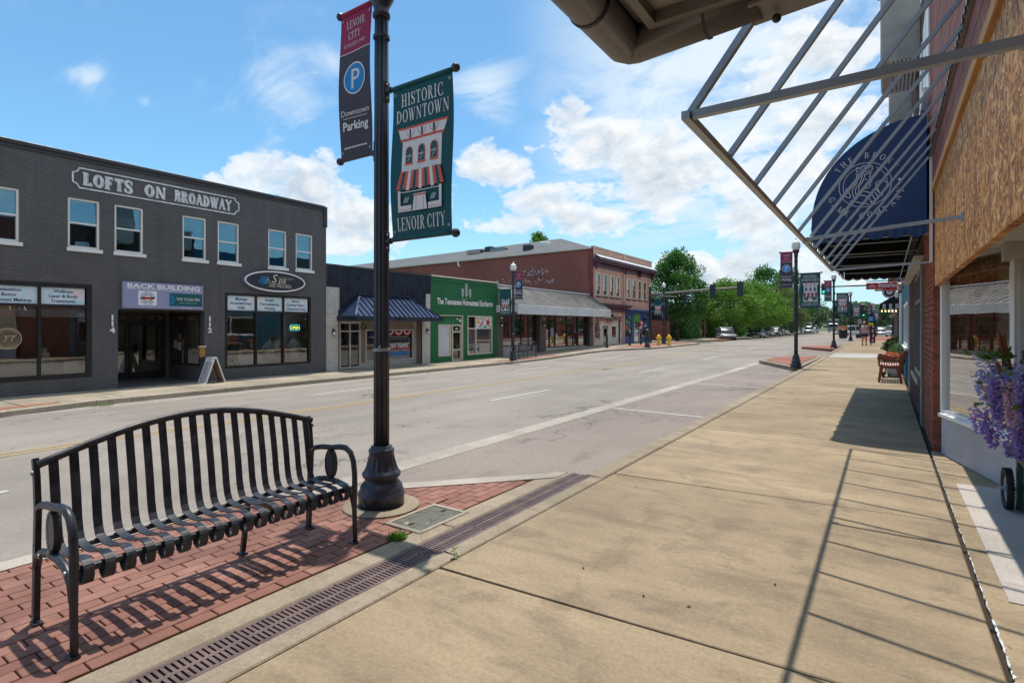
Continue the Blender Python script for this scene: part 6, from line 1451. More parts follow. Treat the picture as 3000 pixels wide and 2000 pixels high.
# ---------------------------------------------------------------- grey shops further up, with a dark striped awning
B10 = thing('grey_shop', 'dark grey two storey shop with a small striped awning, next past the blue shop', 'building', (.6, 28, 0)); F10 = faceXm(.55)
mb = MB(); holed(mb, F10, 23.2, 36, 0, 6.6, [(24.2, 27.2, .5, 2.4), (28, 29.1, .1, 2.4), (30, 33, .5, 2.4)], 0, .3); obj('wall', mb, M['charcoal'], B10)
for a0, a1, b0 in ((24.2, 27.2, .5), (28, 29.1, .1), (30, 33, .5)): wn = obj('shop_window' if b0 > .3 else 'door', frame_bars(MB(), F10, a0, a1, b0, 2.4, .08, -.1, .02, ((a0+a1)/2,)), M['dark_frame'], B10); glaze(wn, F10, a0, a1, b0, 2.35, -.05, 'glass_dark')
room(B10, F10, 24, 34, .1, 2.5, 2, ('wall_dark',)*3, d=-.3); obj('pilaster', MB().bbox(23.2, 23.6, 0, 6.6, 0, .15, .02, F10).bbox(27.4, 27.8, 0, 6.6, 0, .18, .02, F10).bbox(33.4, 33.8, 0, 6.6, 0, .18, .02, F10), M['grey_frame'], B10)
obj('end_wall', MB().quad((.55, 23.2, 0), (10, 23.2, 0), (10, 23.2, 6.6), (.55, 23.2, 6.6)), M['charcoal'], B10)
aw = obj('awning', MB().quad((.53, 25.2, 2.92), (.53, 31.4, 2.92), (-.20, 31.4, 2.42), (-.20, 25.2, 2.42)).quad((.53, 25.2, 2.92), (-.2, 25.2, 2.42), (.53, 25.2, 2.42)), M['black_and_shade_canvas'], B10)
mb = MB()
for k in range(11): y = 25.2+k*.6; mb.cur = k % 2; mb.quad((-.20, y, 2.42), (-.20, y+.2, 2.42), (-.20, y+.2, 2.2), (-.20, y, 2.2)).quad((-.20, y+.2, 2.42), (-.20, y+.6, 2.42), (-.20, y+.6, 2.22), (-.20, y+.2, 2.22))
for k in range(7): x = -.2+k*.1; mb.cur = k % 2; mb.quad((x, 25.19, 2.42), (x+.1, 25.19, 2.42), (x+.1, 25.19, 2.24), (x, 25.19, 2.24))
obj('stripe_valance', mb, [M['black_and_shade_canvas'], M['fascia_white']], aw)
lt = thing('string_lights', 'row of warm bulbs under the striped black awning', 'string lights', (0, 25.3, 2.2)); obj('wire', MB().tube([(-.18+.11*k, 25.3, 2.22-.015*(k % 2)) for k in range(7)], .005, 5), M['black_metal'], lt)
for k in range(5): obj('bulb', MB().ball((-.12+.11*k, 25.3, 2.15), .024, 6, 1.5), M['bulb_warm'], lt)
RS = thing('round_sign', 'round black and white sign hanging past the red board', 'sign', (.12, 23.9, 2.85)); FS2 = faceY(23.9)
obj('disc', MB().prism([(.11+.22*math.cos(2*pi*k/28), 2.80+.22*math.sin(2*pi*k/28)) for k in range(28)], -.05, 0, FS2), M['print_black'], RS)
mb = MB(); mb.flat(arc(0, 0, .2, .2, .17, .17, 0, 360, 28), FS2, .004, (.11, 2.80)); mb.flat(arc(0, 0, .09, .09, 0, 0, 0, 360, 20), FS2, .004, (.11, 2.80)); mb.cur = 1; mb.flat(pline([(-.05, .03), (.05, .03)], .014), FS2, .008, (.11, 2.80)); mb.flat(pline([(0, -.05), (0, .06)], .014), FS2, .010, (.11, 2.80)); obj('print', mb, [M['print_white'], M['print_black']], RS); obj('bracket', MB().tube([(-.1, 23.93, 3.05), (.55, 23.93, 3.05)], .014, 6).tube([(.11, 23.93, 3.05), (.11, 23.93, 3.0)], .01, 6), M['black_metal'], RS)
hb_ = thing('hanging_basket', 'dark hanging flower basket under the front of the striped awning', 'hanging basket', (-.12, 24.9, 1.9)); mb = MB(); mb.smooth = True; mb.lathe([(.02, 0), (.1, .06), (.14, .16), (.15, .17)], 14, (-.10, 24.9, 1.78)); obj('bowl', mb, M['black_metal'], hb_); obj('chain', MB().tube([(-.10, 24.9, 1.95), (-.10, 24.9, 2.3)], .006, 5), M['black_metal'], hb_)
B11 = thing('corner_building', 'purplish two storey building at the far street corner on our side', 'building', (.6, 42, .1)); F11 = faceXm(.6)
mb = MB(); holed(mb, F11, 36, 84, 0, 6.9, [(37+4*k, 39.6+4*k, .6, 2.5) for k in range(11)]+[(37.3+4*k, 38.9+4*k, 3.9, 5.6) for k in range(11)], 0, .25); obj('wall', mb, M['lavender'] if False else M['far_red'], B11)
for k in range(11):
    for a0, a1, b0, b1 in ((37+4*k, 39.6+4*k, .6, 2.5), (37.3+4*k, 38.9+4*k, 3.9, 5.6)): wn = obj('window', frame_bars(MB(), F11, a0, a1, b0, b1, .08, -.1, .01, (), ((b0+b1)/2,)), M['dark_frame'], B11); glaze(wn, F11, a0, a1, b0, b1, -.06, 'glass_dark')
obj('cornice', MB().box(35.9, 84.1, 6.6, 7.0, 0, .4, F11), M['purple'], B11); obj('end_wall', MB().quad((.6, 84, 0), (14, 84, 0), (14, 84, 6.9), (.6, 84, 6.9)), M['far_red'], B11)
mb = MB(); obj('awning', MB().quad((.58, 37, 2.9), (.58, 41, 2.9), (-.15, 41, 2.4), (-.15, 37, 2.4)), M['black_and_shade_canvas'], B11)
# the rest of our row, seen only in the far windows' reflections
for i, (ya, yb, hh, mt) in enumerate(((16.95, 23.2, 6.4, 'mortar_blue'),)): obj('roof', MB().quad((.52, ya, hh), (9, ya, hh), (9, yb, hh), (.52, yb, hh)), M['roofing'], B9)
BN = thing('next_shop', 'brick shop behind the viewer carrying the flat canopy', 'building', (1, -4, 0)); mb = MB(); holed(mb, faceXm(.58), -14, -2.02, 0, 7.4, [(-6, -3, .5, 2.3), (-11, -8, .5, 2.3)], 0, .3); mb.quad((.58, -2.02, 0), (9, -2.02, 0), (9, -2.02, 7.4), (.58, -2.02, 7.4)); obj('wall', mb, M['far_red'], BN)
for a in (-6, -11): wn = obj('shop_window', frame_bars(MB(), faceXm(.58), a, a+3, .5, 2.3, .08, -.1, .01), M['white_paint'], BN); glaze(wn, faceXm(.58), a, a+3, .5, 2.3, -.05, 'glass_dark')

# ---------------------------------------------------------------- carved red bench by the blue wall
CBX = -.05
CB = thing('carved_bench', 'carved reddish wooden bench with slatted seat facing the street by the blue wall', 'bench', (.15, 19.0, 0))
yb0, yb1 = 18.35, 19.75
def side_prof(): return
for y in (yb0, yb1-.06):
    Fs = Fr((CBX, y, 0), (1, 0, 0), (0, 0, 1), (0, 1, 0))
    mb = MB(); mb.prism([(-.13, 0), (-.08, 0), (-.05, .16), (-.03, .30), (.0, .40), (.33, .38), (.32, .28), (.36, .12), (.38, 0), (.43, 0), (.41, .18), (.41, .42), (.47, .66), (.53, .86), (.46, .89), (.40, .72), (.36, .60), (.34, .46), (-.06, .47), (-.10, .42), (-.10, .26), (-.13, .12)], 0, .055, Fs); e_ = obj('end_frame', mb, M['bench_wood'], CB)
    mb = MB(); top = [(-.14, .72), (-.15, .66), (-.11, .62), (-.04, .63), (.10, .60), (.25, .58), (.38, .62), (.42, .70), (.36, .66), (.25, .64), (.10, .68), (.0, .72), (-.08, .75)]
    mb.prism(top, -.004, .06, Fs).bar((CBX-.10, y+.028, .45), (CBX-.11, y+.028, .66), .045).ball((CBX-.105, y+.028, .69), .05, 6); obj('armrest', mb, M['bench_wood'], CB)
for k in range(8): x = CBX-.09+k*.058; obj('seat_slat', MB().bbox(x, x+.04, yb0+.02, yb1-.02, .45+.006*abs(k-4), .475+.006*abs(k-4), .004), M['slat_wood'], CB)
for k in range(11): y = yb0+.1+k*.118; obj('back_slat', MB().bar((CBX+.37, y, .5), (CBX+.475, y, .80), .05, .018), M['bench_wood'], CB)
obj('top_rail', MB().prism([(.44, .76), (.50, .74), (.545, .87), (.49, .90)], yb0+.03, yb1-.03, Fr((CBX, 0, 0), (1, 0, 0), (0, 0, 1), (0, 1, 0))), M['bench_wood'], CB); obj('apron', MB().box(CBX-.09, CBX-.06, yb0+.05, yb1-.06, .36, .45), M['bench_wood'], CB)
def planter(name, label, c, r, h, potm, leafm, flm=None, n=260, spread=.28, lh=.3, ll=.07):
    t = thing(name, label, 'planter', c)
    mb = MB(); mb.smooth = True; mb.lathe([(r*.7, 0), (r*.85, h*.4), (r, h*.92), (r*1.06, h*.93), (r*1.06, h), (r*.92, h), (r*.9, h*.9)], 20, c); obj('pot', mb, M[potm], t)
    rr = random.Random(int(c[1]*17)); lv, fl_ = MB(), MB()
    for i in range(n):
        a = rr.uniform(0, 2*pi); q = spread*math.sqrt(rr.random()); z = h*.92+lh*(1-(q/spread)**2*.6)*rr.random(); P = Vector((c[0]+q*math.cos(a), c[1]+q*math.sin(a), c[2]+z)); u = Vector((rr.gauss(0, 1), rr.gauss(0, 1), rr.gauss(.2, .6))).normalized()*ll; v = u.orthogonal().normalized()*ll*.4
        (fl_ if (flm and z > h*.92+lh*.45 and rr.random() < .75) else lv).quad(P, P+u*.5+v, P+u, P+u*.5-v)
    obj('foliage', lv, M[leafm], t)
    if flm and fl_.f: obj('flowers', fl_, M[flm], t)
    return t
planter('flower_pot', 'white pot of orange red flowers behind the carved bench', (.22, 20.6, 0), .24, .50, 'white_ceramic', 'leaf_dark', 'petal_red', 700, .34, .32)
planter('flower_pot', 'white rimmed pot of evergreen leaves farther up behind the carved bench', (.33, 22.4, 0), .22, .60, 'white_ceramic', 'leaf_dark', None, 420, .26, .5)
planter('planter_urn', 'tall grey urn of pale ornamental grass outside the grey shop', (.28, 25.0, .03), .27, .72, 'grey_frame', 'leaf_olive', None, 500, .34, .42, .14)
wb = thing('bicycle_wheel_planter', 'spoked metal wheel leaning by the flower pots at the blue wall', 'garden ornament', (-.05, 20.4, .3)); obj('rim', MB().tube([(-.06+.04*math.sin(k*2*pi/24), 20.4+.26*math.cos(k*2*pi/24), .42+.26*math.sin(k*2*pi/24)) for k in range(24)], .016, 6, closed=True), M['black_metal'], wb); mb = MB()
for k in range(10): a = k*2*pi/10; mb.tube([(-.06, 20.4, .42), (-.06+.04*math.sin(a), 20.4+.26*math.cos(a), .42+.26*math.sin(a))], .004, 4)
obj('spokes', mb, M['steel'], wb); obj('foot', MB().box(-.1, -.02, 20.2, 20.6, 0, .16), M['black_metal'], wb)
cr_ = thing('wooden_crate', 'tilted tan wooden board propped by the pots beyond the carved bench', 'board', (.0, 21.6, 0)); obj('board', MB().prism([(-.18, .42), (.06, .34), (.14, .58), (-.10, .66)], 21.55, 21.6, Fr((0, 0, 0), (1, 0, 0), (0, 0, 1), (0, 1, 0))), M['easel'], cr_); obj('prop', MB().bar((.0, 21.6, 0), (-.02, 21.58, .5), .04), M['easel'], cr_)
ch_ = thing('folding_chair', 'light blue slatted folding chair behind the flower pots', 'chair', (.2, 23.6, 0)); obj('seat', MB().box(.0, .4, 23.4, 23.8, .42, .45), M['lavender'], ch_); obj('backrest', MB().bar((.42, 23.6, .45), (.5, 23.6, .95), .4, .03), M['lavender'], ch_)
for x, y in ((.02, 23.42), (.38, 23.42), (.02, 23.78), (.38, 23.78)): obj('leg', MB().bar((x, y, gz(0, 23.5)-.0), (x, y, .42), .03), M['black_metal'], ch_)

# ---------------------------------------------------------------- flower cart in the entrance
FC = thing('flower_cart', 'dark green wheeled cart overflowing with artificial wisteria at the shop entrance', 'flower cart', (1.15, 6.25, 0))
WC = (.86, 6.25, .170)
def wheel(c, r, parent, ax='x'):
    mb = MB(); mb.smooth = True
    ring = [(c[0], c[1]+(r-.024)*math.cos(2*pi*k/36), c[2]+(r-.024)*math.sin(2*pi*k/36)) for k in range(36)]; mb.tube(ring, .025, 10, closed=True); w_ = obj('wheel', mb, M['rubber'], parent)
    mb = MB(); mb.tube([(c[0], c[1]+(r-.062)*math.cos(2*pi*k/30), c[2]+(r-.062)*math.sin(2*pi*k/30)) for k in range(30)], .010, 6, closed=True)
    for k in range(12): a = k*2*pi/12; mb.tube([(c[0]+(.02 if k % 2 else -.02), c[1], c[2]), (c[0], c[1]+(r-.062)*math.cos(a), c[2]+(r-.062)*math.sin(a))], .0035, 5)
    mb.tube([(c[0]-.05, c[1], c[2]), (c[0]+.05, c[1], c[2])], .018, 10); obj('rim', mb, M['steel'], w_)
    mb = MB()
    for k in range(40): a = k*2*pi/40; mb.box(-.026, .026, -.006, .006, r-.006, r+.003, Fr(c, (1, 0, 0), (0, -math.sin(a), math.cos(a)), (0, math.cos(a), math.sin(a))))
    obj('tread', mb, M['rubber'], w_)
wheel(WC, .170, FC); wheel((1.44, 6.25, .170), .170, FC)
obj('axle', MB().tube([(.86, 6.25, .17), (1.44, 6.25, .17)], .014, 8), M['black_metal'], FC)
obj('frame', MB().box(.905, .945, 6.13, 6.19, .02, .80).box(1.37, 1.41, 6.13, 6.19, .02, .80).bar((.925, 5.6, .45), (.925, 6.7, .45), .04).bar((1.39, 5.6, .45), (1.39, 6.7, .45), .04).bar((.93, 6.16, .22), (1.40, 6.16, .22), .025).bar((.93, 6.16, .08), (1.40, 6.16, .08), .02), M['cart_green'], FC)
obj('tray', MB().box(.95, 1.47, 5.6, 6.72, .47, .50).box(.95, .97, 5.6, 6.72, .50, .66).box(1.45, 1.47, 5.6, 6.72, .50, .66).box(.97, 1.45, 5.6, 5.62, .5, .66).box(.97, 1.45, 6.70, 6.72, .5, .66), M['stick'], FC)
mb = MB(); mb.tube([(.90, 6.22, .86), (.84, 6.2, 1.2), (.79, 6.18, 1.50)], [.02, .018, .014], 7).tube([(.93, 6.24, .86), (.87, 6.22, 1.2), (.82, 6.2, 1.48)], .017, 7).tube([(.90, 6.2, .88), (.83, 6.18, 1.08), (.78, 6.16, 1.24)], .015, 7); obj('wood_stick', mb, M['stick'], FC)
def raceme(c, L, r, rr, out, leaf):
    """a hanging spray: petals thick above, thin at the tip"""
    n_ = int(250*L/.4)
    for i in range(n_):
        t = rr.random(); rad = r*(1-t)**.55*(.45+.55*rr.random()); a = rr.uniform(0, 2*pi)
        P = Vector((c[0]+rad*math.cos(a), c[1]+rad*math.sin(a), c[2]-L*t)); u = Vector((math.cos(a)+rr.gauss(0, .4), math.sin(a)+rr.gauss(0, .4), rr.gauss(-.2, .5))).normalized()*rr.uniform(.022, .038); v = u.cross(Vector((rr.gauss(0, 1), rr.gauss(0, 1), rr.gauss(0, 1)))).normalized()*.011
        out.quad(P, P+u*.6+v, P+u, P+u*.6-v); 
        w_ = v.cross(u).normalized()*.010; out.quad(P, P+u*.5+w_, P+u*.9, P+u*.5-w_)
rr = random.Random(11); fl_ = {k: MB() for k in ('petal_violet', 'petal_lilac', 'petal_pink', 'petal_white')}
sp = []
for i in range(54):
    a = rr.uniform(0, 2*pi); q = math.sqrt(rr.random()); x = 1.06+.36*q*math.cos(a); y = 6.12+.50*q*math.sin(a); z = 1.08+.18*(1-q)+rr.uniform(-.08, .06)
    k = rr.choices(['petal_violet', 'petal_lilac', 'petal_pink', 'petal_white'], [.42, .26, .18, .14])[0]; sp.append((x, y, z, rr.uniform(.22, .42), rr.uniform(.05, .075), k))
for (x, y, z, L, r_, k) in ((.72, 6.25, 1.26, .26, .075, 'petal_lilac'), (.70, 6.2, 1.12, .28, .075, 'petal_lilac'), (.76, 6.15, 1.05, .24, .075, 'petal_pink'), (.80, 6.0, 1.02, .26, .08, 'petal_pink'), (.86, 5.95, .94, .30, .08, 'petal_white'), (.72, 6.22, .82, .32, .08, 'petal_violet'), (.68, 6.3, .78, .24, .07, 'petal_violet'), (.76, 6.2, .70, .26, .055, 'petal_violet'), (.85, 6.02, .74, .34, .08, 'petal_violet'), (.90, 5.9, .78, .38, .085, 'petal_violet'), (.92, 5.84, 1.2, .34, .08, 'petal_lilac'), (.90, 5.86, 1.0, .32, .075, 'petal_lilac'), (.98, 5.78, 1.05, .34, .08, 'petal_violet'), (.80, 6.1, .92, .3, .08, 'petal_lilac'), (.95, 5.9, .62, .26, .06, 'petal_violet')): sp.append((x, y, z, L, r_, k))
for (x, y, z, L, r_, k) in sp: raceme((x, y, z+.05), L*.9, r_, rr, fl_[k], None)
for k, mbb in fl_.items(): obj('flower_sprays', mbb, M[k], FC)
lv = MB()
for i in range(150):
    a = rr.uniform(0, 2*pi); q = math.sqrt(rr.random()); P = Vector((.98+.32*q*math.cos(a), 6.1+.45*q*math.sin(a), 1.12+.14*(1-q)+rr.uniform(-.25, .05))); u = Vector((rr.gauss(0, 1), rr.gauss(0, 1), rr.gauss(.1, .5))).normalized()*rr.uniform(.05, .09); v = u.orthogonal().normalized()*.022; lv.quad(P, P+u*.5+v, P+u, P+u*.5-v)
for i in range(34): P = Vector((.78+rr.gauss(0, .06), 6.18+rr.gauss(0, .05), 1.30+rr.gauss(0, .02))); u = Vector((rr.gauss(0, 1), rr.gauss(0, 1), rr.gauss(.2, .4))).normalized()*.08; v = u.orthogonal().normalized()*.024; lv.quad(P, P+u*.5+v, P+u, P+u*.5-v)
obj('foliage', lv, M['leaf_pot'], FC)
# ---------------------------------------------------------------- street lamp and its banners
def make_lamp(label):
    t = thing('street_lamp', label, 'street lamp', (0, 0, 0), 'black street lamps along the kerbs')
    def fl(th, z): return 1-.11*(.5+.5*math.cos(16*th))*min(1, (z-.275)/.03, (.435-z)/.03) if .275 < z < .435 else 1.
    pr = [(.194, 0), (.194, .085), (.199, .092), (.199, .10), (.190, .106), (.190, .125), (.182, .14), (.178, .165), (.165, .178), (.155, .195), (.138, .212), (.140, .225), (.156, .24), (.165, .258), (.163, .275), (.150, .29), (.140, .31), (.128, .345), (.118, .38), (.110, .42), (.106, .45), (.109, .453), (.109, .472), (.104, .478), (.092, .482), (.090, .502), (.075, .508), (.066, .512)]
    mb = MB(); mb.smooth = True; mb.lathe(pr, 64, mod=fl); b_ = obj('base', mb, M['pole_metal'], t)
    obj('access_door', MB().bbox(-.02, .02, .02, .09, .190, .199, .004, Fr((0, 0, 0), (1, 0, 0), (0, 0, 1), (0, -1, 0))), M['pole_metal'], b_)
    def fs(th, z): return 1-.17*max(0, math.cos(10*th+.6))**2
    mb = MB(); mb.smooth = True; mb.lathe([(.067, .50), (.066, 1.5), (.063, 3.0), (.058, 4.22)], 96, mod=fs); obj('shaft', mb, M['pole_metal'], t)
    mb = MB(); mb.smooth = True; mb.lathe([(.06, 4.20), (.075, 4.21), (.075, 4.24), (.062, 4.26), (.07, 4.30), (.10, 4.36), (.115, 4.40), (.118, 4.44), (.10, 4.45)], 24); obj('capital', mb, M['pole_metal'], t)
    mb = MB(); mb.smooth = True; mb.lathe([(.10, 4.45), (.135, 4.50), (.158, 4.58), (.155, 4.64), (.14, 4.69)], 24, mod=lambda th, z: 1-.02*math.cos(20*th)); g_ = obj('globe', mb, M['globe_glass'], t)
    mb = MB(); mb.smooth = True; mb.lathe([(.150, 4.69), (.150, 4.70), (.12, 4.75), (.07, 4.80), (.04, 4.82), (.02, 4.83), (.03, 4.86), (.02, 4.90), (.004, 4.93)], 24); obj('cap', mb, M['globe_glass'], g_)
    for sx, z in ((1, 3.555), (1, 2.265), (-1, 4.39), (-1, 3.055)):
        L = .84 if sx > 0 else .55
        mb = MB(); mb.tube([(sx*.055, 0, z), (sx*.12, 0, z)], .026, 10); mb.tube([(sx*.12, 0, z), (sx*L, 0, z)], .014, 10); mb.ball((sx*L, 0, z), .036, 8); a_ = obj('banner_arm', mb, M['pole_metal'], t)
        obj('clamp', MB().bbox(-.035, .035, z-.085, z+.085, .05, .070, .006, Fr((0, 0, 0), (0, 1, 0), (0, 0, 1), (sx, 0, 0))), M['pole_metal'], a_)
        mb = MB()
        for dz in (-.055, .055): mb.ball((sx*.073, -.0, z+dz), .011, 5)
        obj('bolt', mb, M['steel'], a_)
    for z in (1.32, 4.02): obj('collar', MB().lathe([(.0665, 0), (.0715, .002), (.0715, .026), (.0665, .028)], 24, (0, 0, z), caps=False), M['steel'] if z < 2 else M['pole_metal'], t)
    obj('cable_tail', MB().tube([(-.02, -.07, 1.335), (.05, -.085, 1.345), (.085, -.09, 1.37)], .006, 6), M['steel'], t)
    return t
lampP = make_lamp('black fluted street lamp carrying banners, on the brick paving behind the near bench')
def subdiv(polys, step):
    """cut a polygon set fine enough to follow a bent cloth"""
    bm = bmesh.new(); vs = [bm.verts.new((x, y, 0)) for x, y in polys[0]]
    for f in polys[1]:
        try: bm.faces.new([vs[i] for i in f])
        except ValueError: pass
    bmesh.ops.triangulate(bm, faces=bm.faces[:])
    for _ in range(4):
        ed = [e for e in bm.edges if e.calc_length() > step]
        if not ed: break
        bmesh.ops.subdivide_edges(bm, edges=ed, cuts=1); bmesh.ops.triangulate(bm, faces=[f for f in bm.faces if len(f.verts) > 3])
    bm.verts.index_update(); r = ([(v.co.x, v.co.y) for v in bm.verts], [tuple(v.index for v in f.verts) for f in bm.faces]); bm.free(); return r
def cloth_banner(name, label, grp, x0, x1, z0, z1, mats, wavefn, bg, prints):
    """bg: [(material slot, z0, z1)], prints: [(slot, polys)] in banner coordinates"""
    t = thing(name, label, 'banner', (0, 0, 0), grp); f = faceY(0.)
    def cloth(zz0, zz1):
        mb = MB(); nx, nz = 14, 40; mb.smooth = True
        vs = [f(x0+(x1-x0)*i/nx, zz0+(zz1-zz0)*j/nz, wavefn(x0+(x1-x0)*i/nx, zz0+(zz1-zz0)*j/nz)) for j in range(nz+1) for i in range(nx+1)]
        return mb.add(vs, [(j*(nx+1)+i, j*(nx+1)+i+1, (j+1)*(nx+1)+i+1, (j+1)*(nx+1)+i) for j in range(nz) for i in range(nx)])
    for m_, a, b in bg: obj('cloth', cloth(a, b), M[m_], t)
    for za, mm in ((z0, bg[-1][0]), (z1, bg[0][0])): mb = MB(); mb.smooth = True; mb.tube([f(x0+(x1-x0)*i/8, za, wavefn(x0+(x1-x0)*i/8, za)) for i in range(9)], .021, 10); obj('sleeve', mb, M[mm], t)
    pm_ = MB()
    for k, (slot, polys) in enumerate(prints):
        pm_.cur = slot; pm_.flat(subdiv(polys, .06), f, .0030+.0006*k*.5, fn=wavefn)
    pb = MB(); pb.v = [(x, y+2*(.0+0), z) for x, y, z in pm_.v]
    obj('print', pm_, [M[m_] for m_ in mats], t)
    ey = MB()
    for x, z in ((x0+.03, z0+.06), (x1-.03, z0+.06), (x0+.03, z1-.06), (x1-.03, z1-.06)): ey.flat(arc(0, 0, .012, .012, .005, .005, 0, 360, 10), f, .005, (x, z), fn=wavefn)
    obj('grommet', ey, M['steel'], t); return t
def place(p, a, b, sc, kx=1.): return [(a+x*sc*kx, b+y*sc) for x, y in p[0]], p[1]
def fitw(p, a, b, h, wd): k = wd/(width(p)*h); return place(p, a, b, h, k)
# the downtown banner: x .13 .. .80, z 2.27 .. 3.55
tx0, tx1, tz0, tz1 = .145, .805, 2.275, 3.55; tc_ = (tx0+tx1)/2
def wv1(x, z): t = (z-tz0)/(tz1-tz0); return .030*math.sin(pi*t)*math.sin(1.2+2.2*t+2.0*(x-tx0))+.010*math.sin(9*x+3*t)*math.sin(pi*t)
PR = []
PR.append((0, fitw(serif_caps('HISTORIC', T=.17, sx=.62), tc_, 3.375, .105, .46))); PR.append((0, fitw(serif_caps('DOWNTOWN', T=.17, sx=.62), tc_, 3.245, .105, .575))); PR.append((0, fitw(serif_caps('LENOIR CITY', T=.17, sx=.62), tc_, 2.335, .108, .53)))
bx0, bx1 = tc_-.195, tc_+.205
PR.append((0, rect(bx0, bx1, 2.78, 3.03)))                                  # upper floor
PR.append((0, polyg([(bx0-.02, 3.035), (bx1+.02, 3.035), (bx1+.045, 3.105), (bx0-.045, 3.105)])))
PR.append((1, rect(bx0-.055, bx1+.055, 3.105, 3.122))); PR.append((1, rect(bx0-.02, bx1+.02, 3.015, 3.035)))
for k in range(3):
    cx_ = bx0+.075+.125*k+.0; PR.append((2, rect(cx_-.008, cx_+.008, 3.035, 3.10)))
    PR.append((1, arc(cx_, 3.10, .045, .055, .041, .051, 180, 360, 8)))
    wx = bx0+.07+.13*k
    PR.append((1, rect(wx-.042, wx+.042, 2.83, 2.842))); PR.append((1, rect(wx-.036, wx+.036, 2.842, 2.93))); PR.append((1, arc(wx, 2.93, .036, .04, 0, 0, 0, 180, 10)))
    PR.append((2, rect(wx-.029, wx+.029, 2.846, 2.93))); PR.append((2, arc(wx, 2.93, .029, .033, 0, 0, 0, 180, 10))); PR.append((0, rect(wx-.029, wx+.029, 2.894, 2.899)))
    for q_ in (0, .03): PR.append((0, line2(wx-.014+q_*.2, 2.858+q_, wx+.012, 2.884+q_, .004)))
nst = 15
for k in range(nst):                                                        # striped awning
    xa, xb = bx0+(bx1-bx0)*k/nst, bx0+(bx1-bx0)*(k+1)/nst; ya, yb = bx0-.04+(bx1-bx0+.08)*k/nst, bx0-.04+(bx1-bx0+.08)*(k+1)/nst
    PR.append(((1, 2, 1, 0)[k % 4] if k % 2 == 0 else (2 if k % 4 == 1 else 0), polyg([(ya, 2.645-.010*(k % 2)), (yb, 2.645-.010*(k % 2)), (xb, 2.78), (xa, 2.78)])))
PR.append((0, rect(bx0-.02, bx0+.005, 2.505, 2.635))); PR.append((0, rect(bx1-.005, bx1+.02, 2.505, 2.635))); PR.append((0, rect(bx0-.02, tc_-.08, 2.475, 2.52))); PR.append((0, rect(tc_+.09, bx1+.02, 2.475, 2.52))); PR.append((0, rect(bx0, bx1, 2.618, 2.624)))
PR.append((0, polyg([(tc_-.07, 2.475), (tc_+.08, 2.475), (tc_+.062, 2.59), (tc_+.068, 2.60), (tc_-.058, 2.60), (tc_-.052, 2.59)]))); PR.append((1, rect(tc_-.063, tc_+.073, 2.583, 2.595))); PR.append((1, line2(tc_-.035, 2.48, tc_-.03, 2.58, .004))); PR.append((1, line2(tc_+.045, 2.48, tc_+.04, 2.58, .004)))
PR.append((1, rect(bx0-.02, tc_-.08, 2.487, 2.490))); PR.append((1, rect(tc_+.09, bx1+.02, 2.487, 2.490)))
for cx_ in (bx0+.06, bx1-.065):
    for q_ in (0, .016, .032): PR.append((0, line2(cx_-.02+q_, 2.54, cx_+.0+q_, 2.58, .005)))
PR = PR[:3]+[(s_, ([(tc_+(x-tc_)*1.08, 2.485+(z-2.475)*1.10) for x, z in p_[0]], p_[1])) for s_, p_ in PR[3:]]
townP = cloth_banner('town_banner', 'teal HISTORIC DOWNTOWN banner with drawn shop front on the nearest lamp post', 'teal downtown banners on the lamp posts', tx0, tx1, tz0, tz1, ['print_white', 'print_coral', 'print_teal'], wv1, [('teal_cloth', tz0, tz1)], PR)
px0, px1, pz0, pz1 = -.535, -.115, 3.06, 4.385; pc_ = (px0+px1)/2
def wv2(x, z): t = (z-pz0)/(pz1-pz0); return .026*math.sin(pi*t)*math.sin(.6+2.0*t-2.0*(x-px0))+.008*math.sin(11*x+4*t)*math.sin(pi*t)
PR = [(0, fitw(serif_caps('LENOIR', T=.13, sx=.75), pc_, 4.235, .07, .25)), (0, fitw(serif_caps('CITY', T=.13, sx=.75), pc_-.01, 4.13, .07, .17)), (0, fitw(serif_caps('ESTABLISHED 1907'.replace('1907', ''), T=.11, sx=.75), pc_-.05, 4.065, .032, .20)), (0, place(sans('1907'), pc_+.10, 4.065, .042)), (0, rect(px0, px1, 4.005, 4.012)),
      (0, arc(pc_, 3.765, .142, .142, 0, 0, 0, 360, 32)), (1, arc(pc_, 3.765, .130, .130, 0, 0, 0, 360, 32)), (0, place(sans('P', bold=.0), pc_+.005, 3.675, .255)), (0, place(sans('Downtown'), pc_, 3.44, .078)), (0, rect(pc_-.15, pc_+.15, 3.415, 3.420)), (0, place(sans('Parking', bold=.025), pc_, 3.31, .108)), (0, join2([rect(pc_-.15+.02*k, pc_-.137+.02*k, 3.147, 3.163) for k in range(15)]))]
parkP = cloth_banner('parking_banner', 'berry and slate LENOIR CITY parking banner on the nearest lamp post', 'slate parking banners on the lamp posts', px0, px1, pz0, pz1, ['print_white', 'print_blue'], wv2, [('berry_cloth', 4.005, pz1), ('slate_cloth', pz0, 4.005)], PR)
where = [(-3.61, 3.27, 0, ''), (-2.80, 23.1, 0, 'black street lamp with banners at the tip of the second brick island'), (-2.78, 41.0, 0, 'black street lamp with banners beyond the second brick island, under the navy awning edge'), (-2.8, 62, 0, 'slim black street lamp with banners beyond the far corner'), (-15.25, 22.4, pi, 'black street lamp with banners in front of the brown canopied shop'), (-14.55, 42.6, pi, 'black street lamp with one banner before the tall green tree'), (-1.6, 92, 0, 'farthest black street lamp, seen behind the striped awning')]
wb_lab = ['', 'at the second brick island', 'on the lamp beyond the second brick island', 'on the slim lamp beyond the far corner', 'on the lamp before the brown canopied shop', 'on the lamp before the tall green tree', 'on the farthest lamp']
